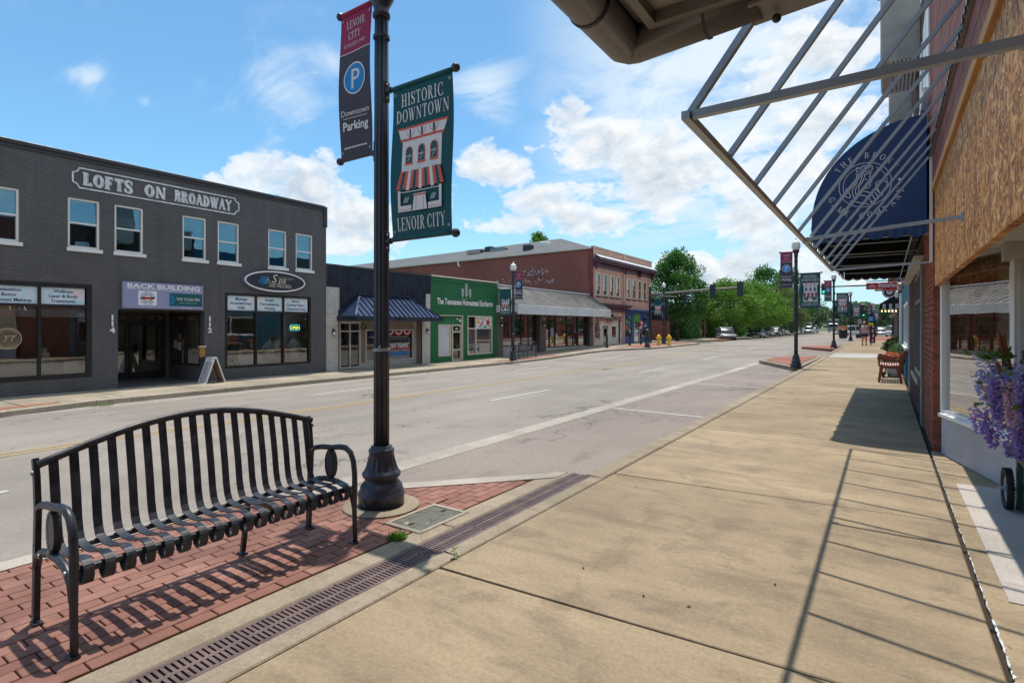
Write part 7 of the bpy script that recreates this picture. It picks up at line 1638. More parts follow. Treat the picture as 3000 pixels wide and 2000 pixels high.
for i, (x, y, rz, lb) in enumerate(where):
    z = gz(x, y)+(.03 if i in (0,) else 0)
    if i == 0:
        foot = obj('lamp_footing', MB().lathe([(.325, -.08), (.325, .010), (.312, .016), (.1, .018)], 48, (x, y, 0)), M['kerb'], kind='structure'); z = .018
        lampP.location = (x, y, z); townP.location = (x, y, z); parkP.location = (x, y, z)
    else:
        # mirrored order across the street: the downtown banner always hangs to the pavement side
        copy_tree(lampP, (x, y, z), rz, lb)
        if i < 6 or True:
            for B, nm in ((townP, 'teal HISTORIC DOWNTOWN banner '), (parkP, 'berry and slate parking banner ')):
                if i == 5 and B is parkP: continue
                c = copy_tree(B, (x, y, z), rz, nm+wb_lab[i])
# banners on the far side face us too: print them on the back as well
for B in [o for o in bpy.data.objects if o.name.split('.')[0] in ('town_banner', 'parking_banner') and abs(o.rotation_euler.z) > 1]:
    for ch in B.children:
        if ch.name.split('.')[0] == 'print':
            d = ch.copy(); COL.objects.link(d); d.parent = B
            cxx = (tx0+tx1)/2 if B.name.startswith('town') else pc_
            d.matrix_local = Matrix.Translation((2*cxx, 0, 0)) @ Matrix.Rotation(pi, 4, 'Z')
            d.location.y += .0

# ---------------------------------------------------------------- black strap bench
def make_strap_bench(label, mat='bench_metal', ns=18, HL=.86):
    t = thing('bench', label, 'bench', (0, 0, 0), 'black metal strap benches')
    def top(x): return .835+.165*math.cos(pi/2*min(1, abs(x)/HL))**1.0
    def backy(z): return .20+(z-.44)*.17+.05*max(0, (z-.70))
    wd, th = .045, .007
    for k in range(ns):
        x = -HL+.065+(2*HL-.13)*k/(ns-1); zt = top(x)-.01
        P = [(backy(zt), zt), (backy(.80), .80), (backy(.66), .66), (.215, .52), (.196, .455), (.17, .418), (.12, .405), (.04, .397), (-.06, .402), (-.14, .420), (-.20, .432), (-.245, .428)]
        c0 = (-.255, .372)
        for a in range(80, -190, -18): P.append((c0[0]-.056*math.sin(math.radians(90-a)) if False else c0[0]-.056*math.cos(math.radians(a)), c0[1]+.056*math.sin(math.radians(a))))
        mb = MB(); mb.smooth = True; N = len(P); vs = []
        for i, (y, z) in enumerate(P):
            a_, b_ = P[max(0, i-1)], P[min(N-1, i+1)]; L = math.hypot(b_[0]-a_[0], b_[1]-a_[1]) or 1; ny, nz = -(b_[1]-a_[1])/L*th/2, (b_[0]-a_[0])/L*th/2
            vs += [(x-wd/2, y+ny, z+nz), (x+wd/2, y+ny, z+nz), (x+wd/2, y-ny, z-nz), (x-wd/2, y-ny, z-nz)]
        fs = []
        for i in range(N-1):
            for j in range(4): fs.append((4*i+j, 4*i+(j+1) % 4, 4*i+4+(j+1) % 4, 4*i+4+j))
        fs += [(3, 2, 1, 0), tuple(4*(N-1)+j for j in range(4))]
        mb.smooth = False; mb.add(vs, fs); obj('strap', mb, M[mat], t)
    mb = MB(); mb.smooth = True; mb.tube([(x, backy(top(x))+.004, top(x)) for x in [-HL+2*HL*i/28 for i in range(29)]], .021, 10); obj('top_rail', mb, M[mat], t)
    mb = MB(); mb.tube([(-HL, -.255, .385), (HL, -.255, .385)], .020, 10).tube([(-HL, .175, .385), (HL, .175, .385)], .017, 8); obj('seat_rail', mb, M[mat], t)
    for s in (-1, 1):
        x = s*HL
        e_ = obj('end_frame', MB().bar((x, .325, 0), (x, .300, .42), .028, .045).bar((x, .300, .41), (x, .285, .60), .028, .042).bar((x, .285, .59), (x, .31, .78), .028, .038).bar((x, .31, .77), (x, .335, .86), .028, .034), M[mat], t)
        mb = MB(); mb.smooth = True
        A = [(.29, .60), (.22, .632), (.12, .648), (.0, .655), (-.12, .672), (-.20, .672), (-.262, .645), (-.30, .585), (-.315, .50), (-.318, .40), (-.312, .25), (-.318, .10), (-.325, .0)]
        mb.tube([(x, y, z) for y, z in A], [.018, .019, .02, .02, .021, .021, .021, .021, .021, .021, .019, .018, .018], 10); obj('arm', mb, M[mat], t)
        mb = MB(); mb.smooth = True; mb.tube([(x, .30, .30), (x, .27, .36), (x, .2, .395), (x, .08, .415), (x, -.08, .415), (x, -.2, .395), (x, -.28, .34), (x, -.312, .26)], .021, 8); obj('seat_bearer', mb, M[mat], t)
        pr = [(.0+.066*math.sin(2*pi*k/20)*(1 if True else 1), .535+.108*math.cos(2*pi*k/20)) for k in range(20)]; Fx = Fr((x, 0, 0), (0, 1, 0), (0, 0, 1), (1, 0, 0))
        m_ = obj('medallion', MB().prism(pr, -.016, .016, Fx), M[mat], t); obj('raised_ring', MB().flat(arc(0, 0, .062, .102, .050, .090, 0, 360, 20), Fx, .020, (0, .535)).flat(arc(0, 0, .062, .102, .050, .090, 0, 360, 20), Fx, -.020, (0, .535)).flat(polyg([(-.012, .03), (.0, .06), (.012, .03), (.004, -.05), (-.004, -.05)]), Fx, .020, (0, .535)), M['black_metal'], m_)
        for y, d in ((.325, -1), (-.325, 1)): obj('foot', MB().bbox(x-.022, x+.022, y-.02 if d > 0 else y-.06, y+.06 if d > 0 else y+.02, 0, .012, .003).bar((x, y+.045*d, .02), (x, y+.045*d, .012), .014), M[mat], t)
    for s in (-1, 1):
        for (y, z) in ((-.255, .385), (.175, .385), (.30, .79), (.0, .44)): obj('bolt', MB().lathe([(.013, 0), (.013, .006), (.007, .010)], 8, (0, 0, 0)).v and (lambda m: (setattr(m, 'v', [(s*HL+s*(.018+q[2]), y+q[0], z+q[1]) for q in m.v]), m)[1])(MB().lathe([(.013, 0), (.013, .006), (.007, .010)], 8)), M['steel'], t)
    cs = obj('centre_leg', MB().bar((.28, .18, .385), (.28, .26, .02), .03).bar((.28, -.2, .385), (.28, .2, .385), .03).bbox(.26, .30, .22, .31, 0, .012, .003), M[mat], t)
    return t
bench = make_strap_bench('black metal strap bench on the red brick paving, in front of the lamp post')
bench.scale = (.955, .84, 1.0); bench.location = (-3.41, 1.775, -.002); bench.rotation_euler = (0, 0, pi/2)
b2 = copy_tree(bench, (-15.7, 24.0, gz(-15.7, 24)), -pi/2+pi+pi, 'small dark strap bench on the far pavement beside the lamp and brown shop')

# ---------------------------------------------------------------- traffic signals
def signal_head(label, c, rz, lit=True, sc=1.):
    t = thing('traffic_signal', label, 'traffic light', c)
    mb = MB(); mb.bbox(-.18, .18, -.53, .53, -.12, .12, .03, Fr((0, 0, 0), (1, 0, 0), (0, 0, 1), (0, -1, 0))); mb.box(-.26, .26, -.62, .62, -.125, -.115, Fr((0, 0, 0), (1, 0, 0), (0, 0, 1), (0, -1, 0)))
    fr_ = Fr((0, 0, 0), (1, 0, 0), (0, 0, 1), (0, -1, 0))
    w0 = WLOC[t.name]; WLOC[t.name] = Vector((0, 0, 0)); obj('housing', mb, M['black_metal'], t)
    for i, z in enumerate((.34, 0, -.34)):
        obj('lens', MB().flat(arc(0, 0, .13, .13, 0, 0, 0, 360, 20), fr_, .124, (0, z)), M['signal_green'] if (lit and i == 2) else M['lens_off'], t)
        mb = MB(); vs = []
        for k in range(13):
            a = math.radians(-30+240*k/12)
            vs += [fr_(.145*math.cos(a), z+.145*math.sin(a), .12), fr_(.145*math.cos(a), z+.145*math.sin(a)-.02, .34)]
        mb.add(vs, [(2*k, 2*k+1, 2*k+3, 2*k+2) for k in range(12)]); obj('visor', mb, M['black_metal'], t)
    t.rotation_euler = (0, 0, rz); t.scale = (sc,)*3; return t
MA = thing('signal_mast', 'steel mast arm reaching over the street from the far side before the trees', 'traffic signal pole', (-15.9, 44.6, .2))
obj('pole', MB().tube([(-16.4, 44.6, .15), (-16.4, 44.6, 4.9)], [.13, .10], 12), M['black_metal'], MA); obj('arm', MB().tube([(-16.4, 44.6, 4.25), (-12.6, 44.6, 4.45), (-9.0, 44.6, 4.60)], [.11, .085, .06], 10), M['grey_frame'], MA)
obj('street_light_arm', MB().tube([(-16.4, 44.6, 4.15), (-14.2, 44.9, 4.02)], .05, 8), M['grey_frame'], MA); obj('hanger', MB().box(-13.0, -12.95, 44.55, 44.65, 4.2, 4.45).box(-12.3, -11.6, 44.58, 44.6, 4.44, 4.52), M['grey_frame'], MA)
signal_head('back of the traffic light nearer the mast pole on the far side arm', (-11.25, 44.5, 4.32), pi, False, .9); signal_head('back of the traffic light at the tip of the far side mast arm', (-9.2, 44.5, 4.46), pi, False, .9)
signal_head('traffic light hung side-on under the short arm before the tall tree', (-13.5, 44.8, 3.75), pi/2, False, .8)
MB2 = thing('signal_mast', 'long dark mast arm over the far junction, reaching from our side', 'traffic signal pole', (.6, 64, .2))
obj('pole', MB().tube([(1.2, 64, .15), (1.2, 64, 6.2)], [.14, .11], 12), M['black_metal'], MB2); obj('arm', MB().tube([(1.2, 64, 5.62), (-7.6, 64, 5.62)], [.10, .055], 10), M['black_metal'], MB2)
signal_head('green traffic light at the tip of the long dark mast arm', (-7.2, 63.9, 5.3), 0, True, .82); signal_head('green traffic light halfway along the long dark mast arm', (-5.2, 63.9, 5.42), 0, True, .95)
obj('name_plate', MB().box(-7.75, -7.5, 63.9, 63.92, 5.05, 5.45), M['print_grey'], MB2)
PX_, PY_ = -2.6, 80
PS = thing('pedestrian_signal', 'dark pole with box signal and green light at the far corner of our pavement', 'signal post', (PX_, PY_, .18))
obj('pole', MB().tube([(PX_, PY_, .15), (PX_, PY_, 4.3)], .10, 10), M['black_metal'], PS); obj('base', MB().bbox(PX_-.45, PX_+.45, PY_-.4, PY_+.4, .15, .75, .04), M['black_metal'], PS); obj('box_head', MB().bbox(PX_-.4, PX_+.4, PY_-.2, PY_+.2, 3.75, 4.35, .05), M['black_metal'], PS); obj('notice', MB().box(PX_-.25, PX_+.15, PY_-.14, PY_-.12, 1.9, 2.5), M['print_grey'], PS)
signal_head('small green traffic light on the pole with the dark box', (PX_+.35, PY_-.1, 3.2), 0, True, .62); signal_head('small green traffic light far off, left of the dark box pole', (-5.8, 104, 4.4), 0, True, .75)
def sign_post(name, label, x, y, zt, panels):
    t = thing(name, label, 'sign', (x, y, gz(x, y))); obj('post', MB().tube([(x, y, gz(x, y)-.02), (x, y, zt)], .035, 8), M['black_metal'], t); f_ = faceY(y-.06)
    for (w_, z0, z1, mt) in panels: obj('panel', MB().bbox(x-w_/2, x+w_/2, z0, z1, 0, .03, .01, f_), M[mt], t)
    return t, f_
t, f_ = sign_post('parking_sign', 'blue wheelchair parking sign with yellow plate below on a dark post', -.90, 48, 2.35, [(.36, 1.97, 2.27, 'print_blue'), (.32, 1.66, 1.84, 'print_yellow')])
mb = MB()
for p in (arc(-.91, 2.215, .025, .025, 0, 0, 0, 360, 12), pline([(-.91, 2.19), (-.90, 2.12), (-.84, 2.11), (-.81, 2.03)], .02), arc(-.91, 2.09, .07, .07, .05, .05, 120, 330, 14)): mb.flat(p, f_, .034)
obj('symbol', mb, M['print_white'], t)
tag_ = thing('feather_flag', 'tall dark feather flag with pink shapes behind the wheelchair sign', 'flag', (-1.1, 50, .18)); obj('cloth', MB().prism([(-1.02, .3), (-.66, .3), (-.66, 2.4), (-.74, 2.55), (-.95, 2.58), (-1.05, 2.45)], 50, 50.02, Fr((0, 0, 0), (1, 0, 0), (0, 0, 1), (0, 1, 0))), M['print_black'], tag_)
mb = MB(); ff = faceY(49.99)
for k in range(5): mb.flat(arc(0, 0, .07, .14, 0, 0, 0, 360, 10), ff, .004, (-.82+.03*(k % 2), .5+.36*k+(.25 if k > 3 else 0)))
obj('print', mb, M['print_pink'], tag_)
# hydrants, bollards, bin
def hydrant(label, x, y, paint, base):
    z = gz(x, y); t = thing('fire_hydrant', label, 'fire hydrant', (x, y, z), 'fire hydrants at the far corner')
    mb = MB(); mb.smooth = True; mb.lathe([(.17, 0), (.17, .04), (.115, .05), (.11, .40), (.15, .42), (.15, .46), (.125, .48), (.12, .58), (.15, .60), (.15, .63), (.13, .66), (.10, .72), (.05, .76), (.03, .77), (.03, .82), (.005, .83)], 18, (x, y, z)); obj('barrel', mb, M[paint], t)
    obj('hose_cap', MB().tube([(x-.2, y, z+.53), (x+.2, y, z+.53)], .055, 10).tube([(x, y-.2, z+.50), (x, y, z+.50)], .075, 10).tube([(x-.22, y, z+.53), (x-.2, y, z+.53)], .03, 6), M[paint], t); return t
hydrant('yellow fire hydrant nearer the trees at the far corner of the street', -13.0, 39.2, 'yellow_paint', 0); hydrant('yellow fire hydrant with rusty base, left of the other at the far corner', -13.9, 39.6, 'yellow_paint', 0)
def bollard(label, x, y, h=.95, r=.12):
    z = gz(x, y); t = thing('bollard', label, 'bollard', (x, y, z), 'black bollards on the far pavement'); mb = MB(); mb.smooth = True; mb.lathe([(r*1.3, 0), (r*1.3, .1), (r, .14), (r*.9, h*.8), (r*1.1, h*.82), (r*1.1, h*.88), (r*.7, h*.97), (.01, h)], 16, (x, y, z)); obj('body', mb, M['black_metal'], t); obj('band', MB().lathe([(r*.99, .3), (r*1.02, .31), (r*1.02, .34), (r*.98, .35)], 16, (x, y, z), caps=False), M['grey_frame'], t)
bollard('thick black bollard on the far kerb in front of the blue shop', -13.4, 35.9, 1.25, .16)
for k, y in enumerate((34.2, 38.2, 40.4)): bollard(['slim black bollard in front of the cream arched door', 'slim black bollard before the blue shop door', 'slim black bollard at the end of the blue shop'][k], -15.6, y, .95, .07)
tb_ = thing('litter_bin', 'black slatted litter bin at the far corner of our pavement', 'litter bin', (-4.0, 73, .18)); mb = MB()
for k in range(20): a = k*2*pi/20; mb.bar((-4.0+.33*math.cos(a), 73+.33*math.sin(a), .25), (-4.0+.36*math.cos(a), 73+.36*math.sin(a), 1.15), .06, .015)
obj('slats', mb, M['black_metal'], tb_); obj('lid', MB().lathe([(.38, 1.13), (.40, 1.18), (.30, 1.28), (.18, 1.3)], 20, (-4.0, 73, 0)), M['black_metal'], tb_); obj('liner', MB().lathe([(.29, .22), (.31, 1.12)], 20, (-4.0, 73, 0)), M['pit'], tb_)
planter('corner_planter', 'dark planter box of yellow and orange flowers by the litter bin at the far corner', (-4.2, 75, .18), .45, .7, 'black_metal', 'leaf_dark', 'petal_red', 400, .55, .9, .12)
planter('corner_planter', 'square dark planter at the foot of the farthest lamp beside the red paving', (-1.4, 90, .18), .4, .8, 'black_metal', 'leaf_dark', None, 120, .35, .3, .12)

# ---------------------------------------------------------------- cars
def car(label, x, y, rz, paint, kind='suv', grp='cars parked up the street'):
    z = gz(x, y)+RD; t = thing('parked_car', label, 'car', (0, 0, 0), grp)
    L, Wd, H = (4.6, 1.85, 1.68) if kind == 'suv' else (4.5, 1.8, 1.42); if_ = H
    if kind == 'pickup': L, Wd, H = 5.5, 1.95, 1.85
    def loft(sec, mat, name):      # sections: (x, half width, z0, z1)
        mb = MB(); mb.smooth = True; vs = []
        for (sx, hw, za, zb) in sec:
            for (fy, fz) in ((-1, 0), (-1, .5), (-.93, .9), (-.7, 1), (.7, 1), (.93, .9), (1, .5), (1, 0), (.8, -.05), (-.8, -.05)): vs.append((sx, hw*fy, za+(zb-za)*fz))
        n = 10; fs = []
        for i in range(len(sec)-1):
            for k in range(n): fs.append((i*n+k, i*n+(k+1) % n, (i+1)*n+(k+1) % n, (i+1)*n+k))
        fs += [tuple(range(n))[::-1], tuple((len(sec)-1)*n+k for k in range(n))]; return obj(name, mb.add(vs, fs), M[mat], t)
    h = L/2; w = Wd/2; bh = H*.58
    loft([(-h, w*.8, .42, bh*.85), (-h+.12, w*.93, .32, bh*.97), (-h+.6, w, .26, bh), (0, w*1.01, .25, bh), (h-1.3, w, .26, bh*.98), (h-.5, w*.97, .28, bh*.86), (h-.08, w*.85, .34, bh*.72), (h, w*.75, .42, bh*.6)], paint, 'body')
    if kind == 'suv': cab = [(-h+.12, w*.80, bh*.98, bh+.04), (-h+.42, w*.80, bh*.98, H-.05), (-h+.9, w*.80, bh*.98, H), (.35, w*.80, bh*.98, H-.01), (.75, w*.82, bh*.98, H-.12), (h-1.25, w*.86, bh*.94, bh+.02)]
    elif kind == 'pickup': cab = [(-.5, w*.84, bh*.98, bh+.04), (-.32, w*.82, bh*.98, H-.04), (.4, w*.80, bh*.98, H), (.9, w*.82, bh*.98, H-.12), (h-1.4, w*.86, bh*.94, bh+.02)]
    else: cab = [(-h+.35, w*.82, bh*.98, bh+.03), (-h+1.1, w*.78, bh*.98, H-.04), (-.2, w*.76, bh*.98, H), (.45, w*.78, bh*.98, H-.06), (h-1.2, w*.86, bh*.94, bh+.02)]
    loft(cab, 'car_window', 'windows')
    rf = [(a, b*.985, d-.05, d+.012) for a, b, c_, d in cab[1:-1]]; loft(rf, paint, 'roof')
    for sx in (cab[1][0]+.05, 0.1, cab[-2][0]): obj('pillar', MB().bar((sx, w*.93, bh*.95), (sx-.0, w*.815, H-.08), .07, .05).bar((sx, -w*.93, bh*.95), (sx, -w*.815, H-.08), .07, .05), M[paint], t)
    for sx in (-h+.85, h-.9):
        for sy in (-1, 1):
            mb = MB(); mb.smooth = True; mb.tube([(sx, sy*(w-.20), .33), (sx, sy*(w-.18), .33), (sx, sy*(w-.01), .33), (sx, sy*(w+.005), .33)], [.30, .33, .33, .29], 20); wl = obj('wheel', mb, M['rubber'], t); obj('rim', MB().tube([(sx, sy*(w-.0), .33), (sx, sy*(w+.012), .33)], [.22, .19], 14), M['steel'], wl)
    for sy in (-1, 1): obj('headlight', MB().bbox(sy*w*.72-.17, sy*w*.72+.17, bh*.62, bh*.76, h-.12, h-.005, .03, Fr((0, 0, 0), (0, 1, 0), (0, 0, 1), (1, 0, 0))), M['print_white'], t); obj('tail_light', MB().bbox(sy*w*.78-.09, sy*w*.78+.09, bh*.62, bh*.9, h-.12, h-.0, .02, Fr((0, 0, 0), (0, 1, 0), (0, 0, 1), (-1, 0, 0))), M['print_red'], t)
    obj('bumper', MB().bbox(-w*.8, w*.8, .30, .46, h-.15, h+.02, .03, Fr((0, 0, 0), (0, 1, 0), (0, 0, 1), (1, 0, 0))).bbox(-w*.8, w*.8, .34, .5, h-.15, h+.02, .03, Fr((0, 0, 0), (0, 1, 0), (0, 0, 1), (-1, 0, 0))), M['car_grey'], t); obj('number_plate', MB().box(-.26, .26, .55, .68, h-.02, h+.024, Fr((0, 0, 0), (0, 1, 0), (0, 0, 1), (-1, 0, 0))), M['print_white'], t)
    t.location = (x, y, z); t.rotation_euler = (0, 0, rz); return t
car('silver car parked at the far corner in front of the tan building', -14.8, 64, -pi/2+.35, 'car_silver', 'sedan')
car('dark car in the row under the green trees, nearest of that row', -14.5, 80, -pi/2, 'car_black', 'sedan'); car('silver car next in the row under the green trees', -14.5, 88, pi/2, 'car_silver', 'sedan'); car('grey car further along the row under the green trees', -14.5, 96, pi/2, 'car_grey', 'sedan'); car('white pickup truck at the end of the row under the trees', -14.6, 103, pi/2, 'car_white', 'pickup')
car('silver van like car past the second lamp on the far side', -14.3, 140, -pi/2, 'car_silver'); car('grey car behind the silver one past the second lamp', -14.2, 148, -pi/2, 'car_grey', 'sedan'); car('white sport utility car crossing the far junction by the litter bin', -4.0, 97, -2.7, 'car_white')
car('silver car far up our side of the street past the flag', -.5, 108, -pi/2, 'car_silver', 'sedan')
car('white car beyond the junction to the right of the striped awning', 1.2, 98, -pi/2+.2, 'car_white')
tr = thing('delivery_truck', 'grey box truck standing far down the street under the conifers', 'truck', (-11, 165, 0)); obj('cargo_box', MB().bbox(-12.2, -9.8, 161, 165, .8, 3.4, .05), M['car_grey'], tr); obj('cab', MB().bbox(-12.1, -9.9, 158.8, 160.95, .5, 2.4, .15), M['car_silver'], tr); obj('windscreen', MB().box(-11.9, -10.1, 158.78, 158.82, 1.5, 2.2), M['car_black'], tr); mb = MB()
for y in (159.6, 163.6):
    for x in (-12.1, -9.95): mb.tube([(x, y, .5), (x+.1, y, .5)], .45, 14)
obj('wheel', mb, M['rubber'], tr)

# ---------------------------------------------------------------- trees
def tree(name, label, x, y, h, r, z0, leafm, n=7000, ls=.16, seed=1, clumps=60, trunk=.16, conical=False, grp='trees along the far side of the street', sq=1.):
    z = gz(x, y)-.05; t = thing(name, label, 'tree', (x, y, z), grp); rr = random.Random(seed)
    mb = MB(); mb.smooth = True; top = h*(.8 if not conical else .95)
    tp = [(x+rr.uniform(-.05, .05)*i, y+rr.uniform(-.05, .05)*i, z+top*i/6) for i in range(7)]; mb.tube(tp, [trunk*(1-.13*i) for i in range(7)], 9)
    cen = []
    for i in range(clumps):
        a = rr.uniform(0, 2*pi); u = rr.random(); zz = z0+(h-z0)*u
        env = (math.sin(pi*min(1, max(.02, u**.75*.92+.08)))**.6) if not conical else (1-u)*.95+.05
        q = r*env*(.35+.65*math.sqrt(rr.random()))
        cen.append((Vector((x+q*math.cos(a), y+q*math.sin(a)*sq, z+zz)), rr.uniform(.16, .34)*r*(.6 if conical else 1)))
        if i < 16: b = tp[min(5, 1+int(u*5))]; mb.tube([b, ((b[0]+cen[-1][0].x)/2, (b[1]+cen[-1][0].y)/2, (b[2]+cen[-1][0].z)/2+.1), tuple(cen[-1][0])], [trunk*.35, trunk*.22, trunk*.08], 6)
    obj('trunk', mb, M['bark'], t)
    lv = MB(); per = n//clumps
    for c_, cr in cen:
        for i in range(per):
            d = Vector((rr.gauss(0, 1), rr.gauss(0, 1), rr.gauss(0, .8))); d = d.normalized()*cr*rr.random()**.4
            P = c_+d; u = (d.normalized()*.6+Vector((rr.gauss(0, 1), rr.gauss(0, 1), rr.gauss(-.2, .7)))*.7).normalized()*ls*rr.uniform(.6, 1.3); v = u.cross(Vector((rr.gauss(0, 1), rr.gauss(0, 1), rr.gauss(0, 1)))).normalized()*ls*.32
            lv.quad(P, P+u*.45+v, P+u, P+u*.45-v)
    obj('crown', lv, M[leafm], t); return t
tree('street_tree', 'tall dark green tree behind the lamp at the far corner', -17.0, 53.8, 8.4, 3.0, 2.4, 'leaf_dark', 15000, .24, 3, 110, .2)
tree('street_tree', 'bright green tree right of the tall dark tree, above the tan building', -15.6, 69, 6.6, 3.7, 2.0, 'leaf_bright', 11000, .24, 5, 80); tree('street_tree', 'bright green tree with feathery top, second of the bright pair', -15.2, 79, 7.0, 4.0, 1.9, 'leaf_bright', 11000, .26, 6, 80)
tree('street_tree', 'bright green tree at the right end of the bright row', -15.2, 89, 6.6, 3.9, 1.8, 'leaf_bright', 9000, .28, 7, 70); tree('street_tree', 'tall dark tree rising behind the bright green row', -19.5, 116, 12.2, 5.2, 3.0, 'leaf_dark', 9000, .4, 8, 80); tree('street_tree', 'tall dark tree beside the parking banner of the second lamp', -16.5, 124, 12.5, 4.8, 3.0, 'leaf_dark', 8000, .4, 9, 70)
tree('street_tree', 'olive green flowering tree left of the second lamp post', -15.0, 103, 7.6, 4.2, 1.2, 'leaf_olive', 9000, .3, 10, 70); tree('street_tree', 'green spreading tree just right of the second lamp post', -15.0, 132, 8.2, 5.0, 1.8, 'leaf_far', 8000, .36, 11, 70); tree('street_tree', 'lower olive tree between the parked row and the second lamp', -17.5, 118, 6.8, 4.5, .8, 'leaf_olive', 7000, .34, 12, 60)
tree('street_tree', 'feathery treetop showing above the roof of the red brick building', -41, 66.5, 14.4, 2.3, 9, 'leaf_bright', 5000, .3, 13, 50)
for k, (x, y, h, r) in enumerate(((-12.5, 190, 9, 2.6), (-10.5, 215, 9.5, 3.0), (-8.8, 212, 8.4, 2.8))): tree('conifer', ['pointed conifer at the left of the three far down the street', 'middle conifer of the three far down the street', 'right conifer of the three far down the street'][k], x, y, h, r, .6, 'leaf_far', 2600, .5, 20+k, 50, .2, True, 'conifers far down the street')
hd = thing('hedge', 'dark ivy covered hedge between the brick and tan buildings under the tall tree', 'hedge', (-18.5, 61.5, .2)); lv = MB(); rr = random.Random(4)
for i in range(5200):
    P = Vector((-18.6+rr.uniform(-1, 1.3), 61+rr.uniform(-2.2, 2.5), .2+3.8*rr.random()**1.1)); u = Vector((rr.gauss(0, 1), rr.gauss(0, 1), rr.gauss(0, 1))).normalized()*.24; v = u.orthogonal().normalized()*.09; lv.quad(P, P+u*.5+v, P+u, P+u*.5-v)
obj('foliage', lv, M['leaf_dark'], hd)
sh = thing('shrubbery', 'low shrubs behind the parked row under the green trees', 'shrubs', (-17.5, 85, .1)); lv = MB()
for i in range(9000):
    P = Vector((-17.6+rr.uniform(-1.2, 1.0), 70+rr.random()*70, .1+2.6*rr.random()**1.2)); u = Vector((rr.gauss(0, 1), rr.gauss(0, 1), rr.gauss(0, 1))).normalized()*.34; v = u.orthogonal().normalized()*.14; lv.quad(P, P+u*.5+v, P+u, P+u*.5-v)
o = obj('foliage', lv, M['leaf_dark'], sh)
# wooded hills at the end of the street
mb = MB(); rr = random.Random(9)
for (xa, xb, yy, hh, n_) in ((-60, 90, 300, 15, 15000), (-190, -60, 330, 13, 7000), (-14, 3, 235, 11.5, 3000), (60, 200, 320, 13, 4000)):
    for i in range(n_):
        x = rr.uniform(xa, xb); hump = .65+.35*math.sin(x*.07+yy)*math.cos(x*.023+1); P = Vector((x, yy+rr.uniform(-8, 20), hh*hump*rr.random()**.45)); u = Vector((rr.gauss(0, 1), rr.gauss(0, .5), rr.gauss(0, 1))).normalized()*1.15; v = u.orthogonal().normalized()*.6; mb.quad(P, P+u*.5+v, P+u, P+u*.5-v)
obj('far_woods', mb, M['leaf_far'], kind='stuff')
mb = MB(); N = 60
vs = []
for i in range(N+1): x = -420+840*i/N; hh = 9+4*math.sin(i*.5)+2*math.sin(i*1.3); vs += [(x, 330, -.2), (x, 345, hh*.75), (x, 380, hh)]
mb.add(vs, [f for i in range(N) for f in ((3*i, 3*i+3, 3*i+4, 3*i+1), (3*i+1, 3*i+4, 3*i+5, 3*i+2))]); obj('hills', mb, M['leaf_far'], kind='structure')

# ---------------------------------------------------------------- buildings behind the trees and down the street
H1 = thing('brick_house', 'plain reddish brick building behind the tall dark tree across the side street', 'building', (-21, 61, .2)); obj('wall', MB().box(-30, -19.4, 58.2, 63.2, 0, 3.9), M['far_red2'], H1); obj('coping', MB().box(-30, -19.3, 58.1, 63.3, 3.9, 4.05), M['walk_grey'], H1); wn = obj('window', frame_bars(MB(), faceX(-19.4), 59.5, 61.5, 1, 2.6, .1, -.05, .04), M['cream_paint'], H1); glaze(wn, faceX(-19.4), 59.6, 61.4, 1.1, 2.5, .01, 'glass_dark')
H2 = thing('tan_house', 'tan brick building with dark tall windows behind the parked silver car', 'building', (-20, 70, .2)); FH = faceX(-18.6); mb = MB(); holed(mb, FH, 65, 76, 0, 4.4, [(65.8, 66.8, 1, 3.4), (68, 69.2, .2, 3.3), (70.6, 71.8, 1, 3.4), (73, 74.2, 1, 3.4)], 0, .2); mb.quad((-18.6, 65, 0), (-28, 65, 0), (-28, 65, 4.4), (-18.6, 65, 4.4)); obj('wall', mb, M['far_tan'], H2)
for a0, a1, b0, b1 in ((65.8, 66.8, 1, 3.4), (68, 69.2, .2, 3.3), (70.6, 71.8, 1, 3.4), (73, 74.2, 1, 3.4)): wn = obj('window', frame_bars(MB(), FH, a0, a1, b0, b1, .1, -.1, .02), M['maroon'], H2); glaze(wn, FH, a0, a1, b0, b1, -.08, 'glass_dark')
obj('roof', MB().quad((-18.2, 64.6, 4.4), (-28, 64.6, 4.4), (-28, 76.4, 4.4), (-18.2, 76.4, 4.4)).box(-18.7, -18.2, 64.6, 76.4, 4.41, 4.6), M['roofing'], H2)
for k, (x, y, w_, d_, h, mt, lb) in enumerate(((-21, 150, 6, 12, 4.2, 'cream_paint', 'small pale house with gabled roof beyond the spreading tree'), (-19, 176, 5, 9, 3.6, 'white_paint', 'white house far down the street left of the conifers'), (-13.5, 226, 6, 8, 4.5, 'far_red2', 'low brick house at the end of the street behind the truck'))):
    t = thing('house', lb, 'house', (x, y, 0), 'houses far down the street'); obj('wall', MB().box(x-w_/2, x+w_/2, y-d_/2, y+d_/2, 0, h), M[mt], t)
    obj('roof', MB().prism([(x-w_/2-.4, h), (x+w_/2+.4, h), (x, h+1.8)], y-d_/2-.4, y+d_/2+.4, Fr((0, 0, 0), (1, 0, 0), (0, 0, 1), (0, 1, 0))), M['roofing'], t); mb = MB()
    for q in (-1, 1): wn = obj('window', MB().box(x+q*w_/4-.5, x+q*w_/4+.5, 1, 2.4, -.03, .03, faceY(y-d_/2)) if False else MB().bbox(x+q*w_/4-.5, x+q*w_/4+.5, 1, 2.4, 0, .05, .02, faceY(y-d_/2)), M['dark_frame'], t)
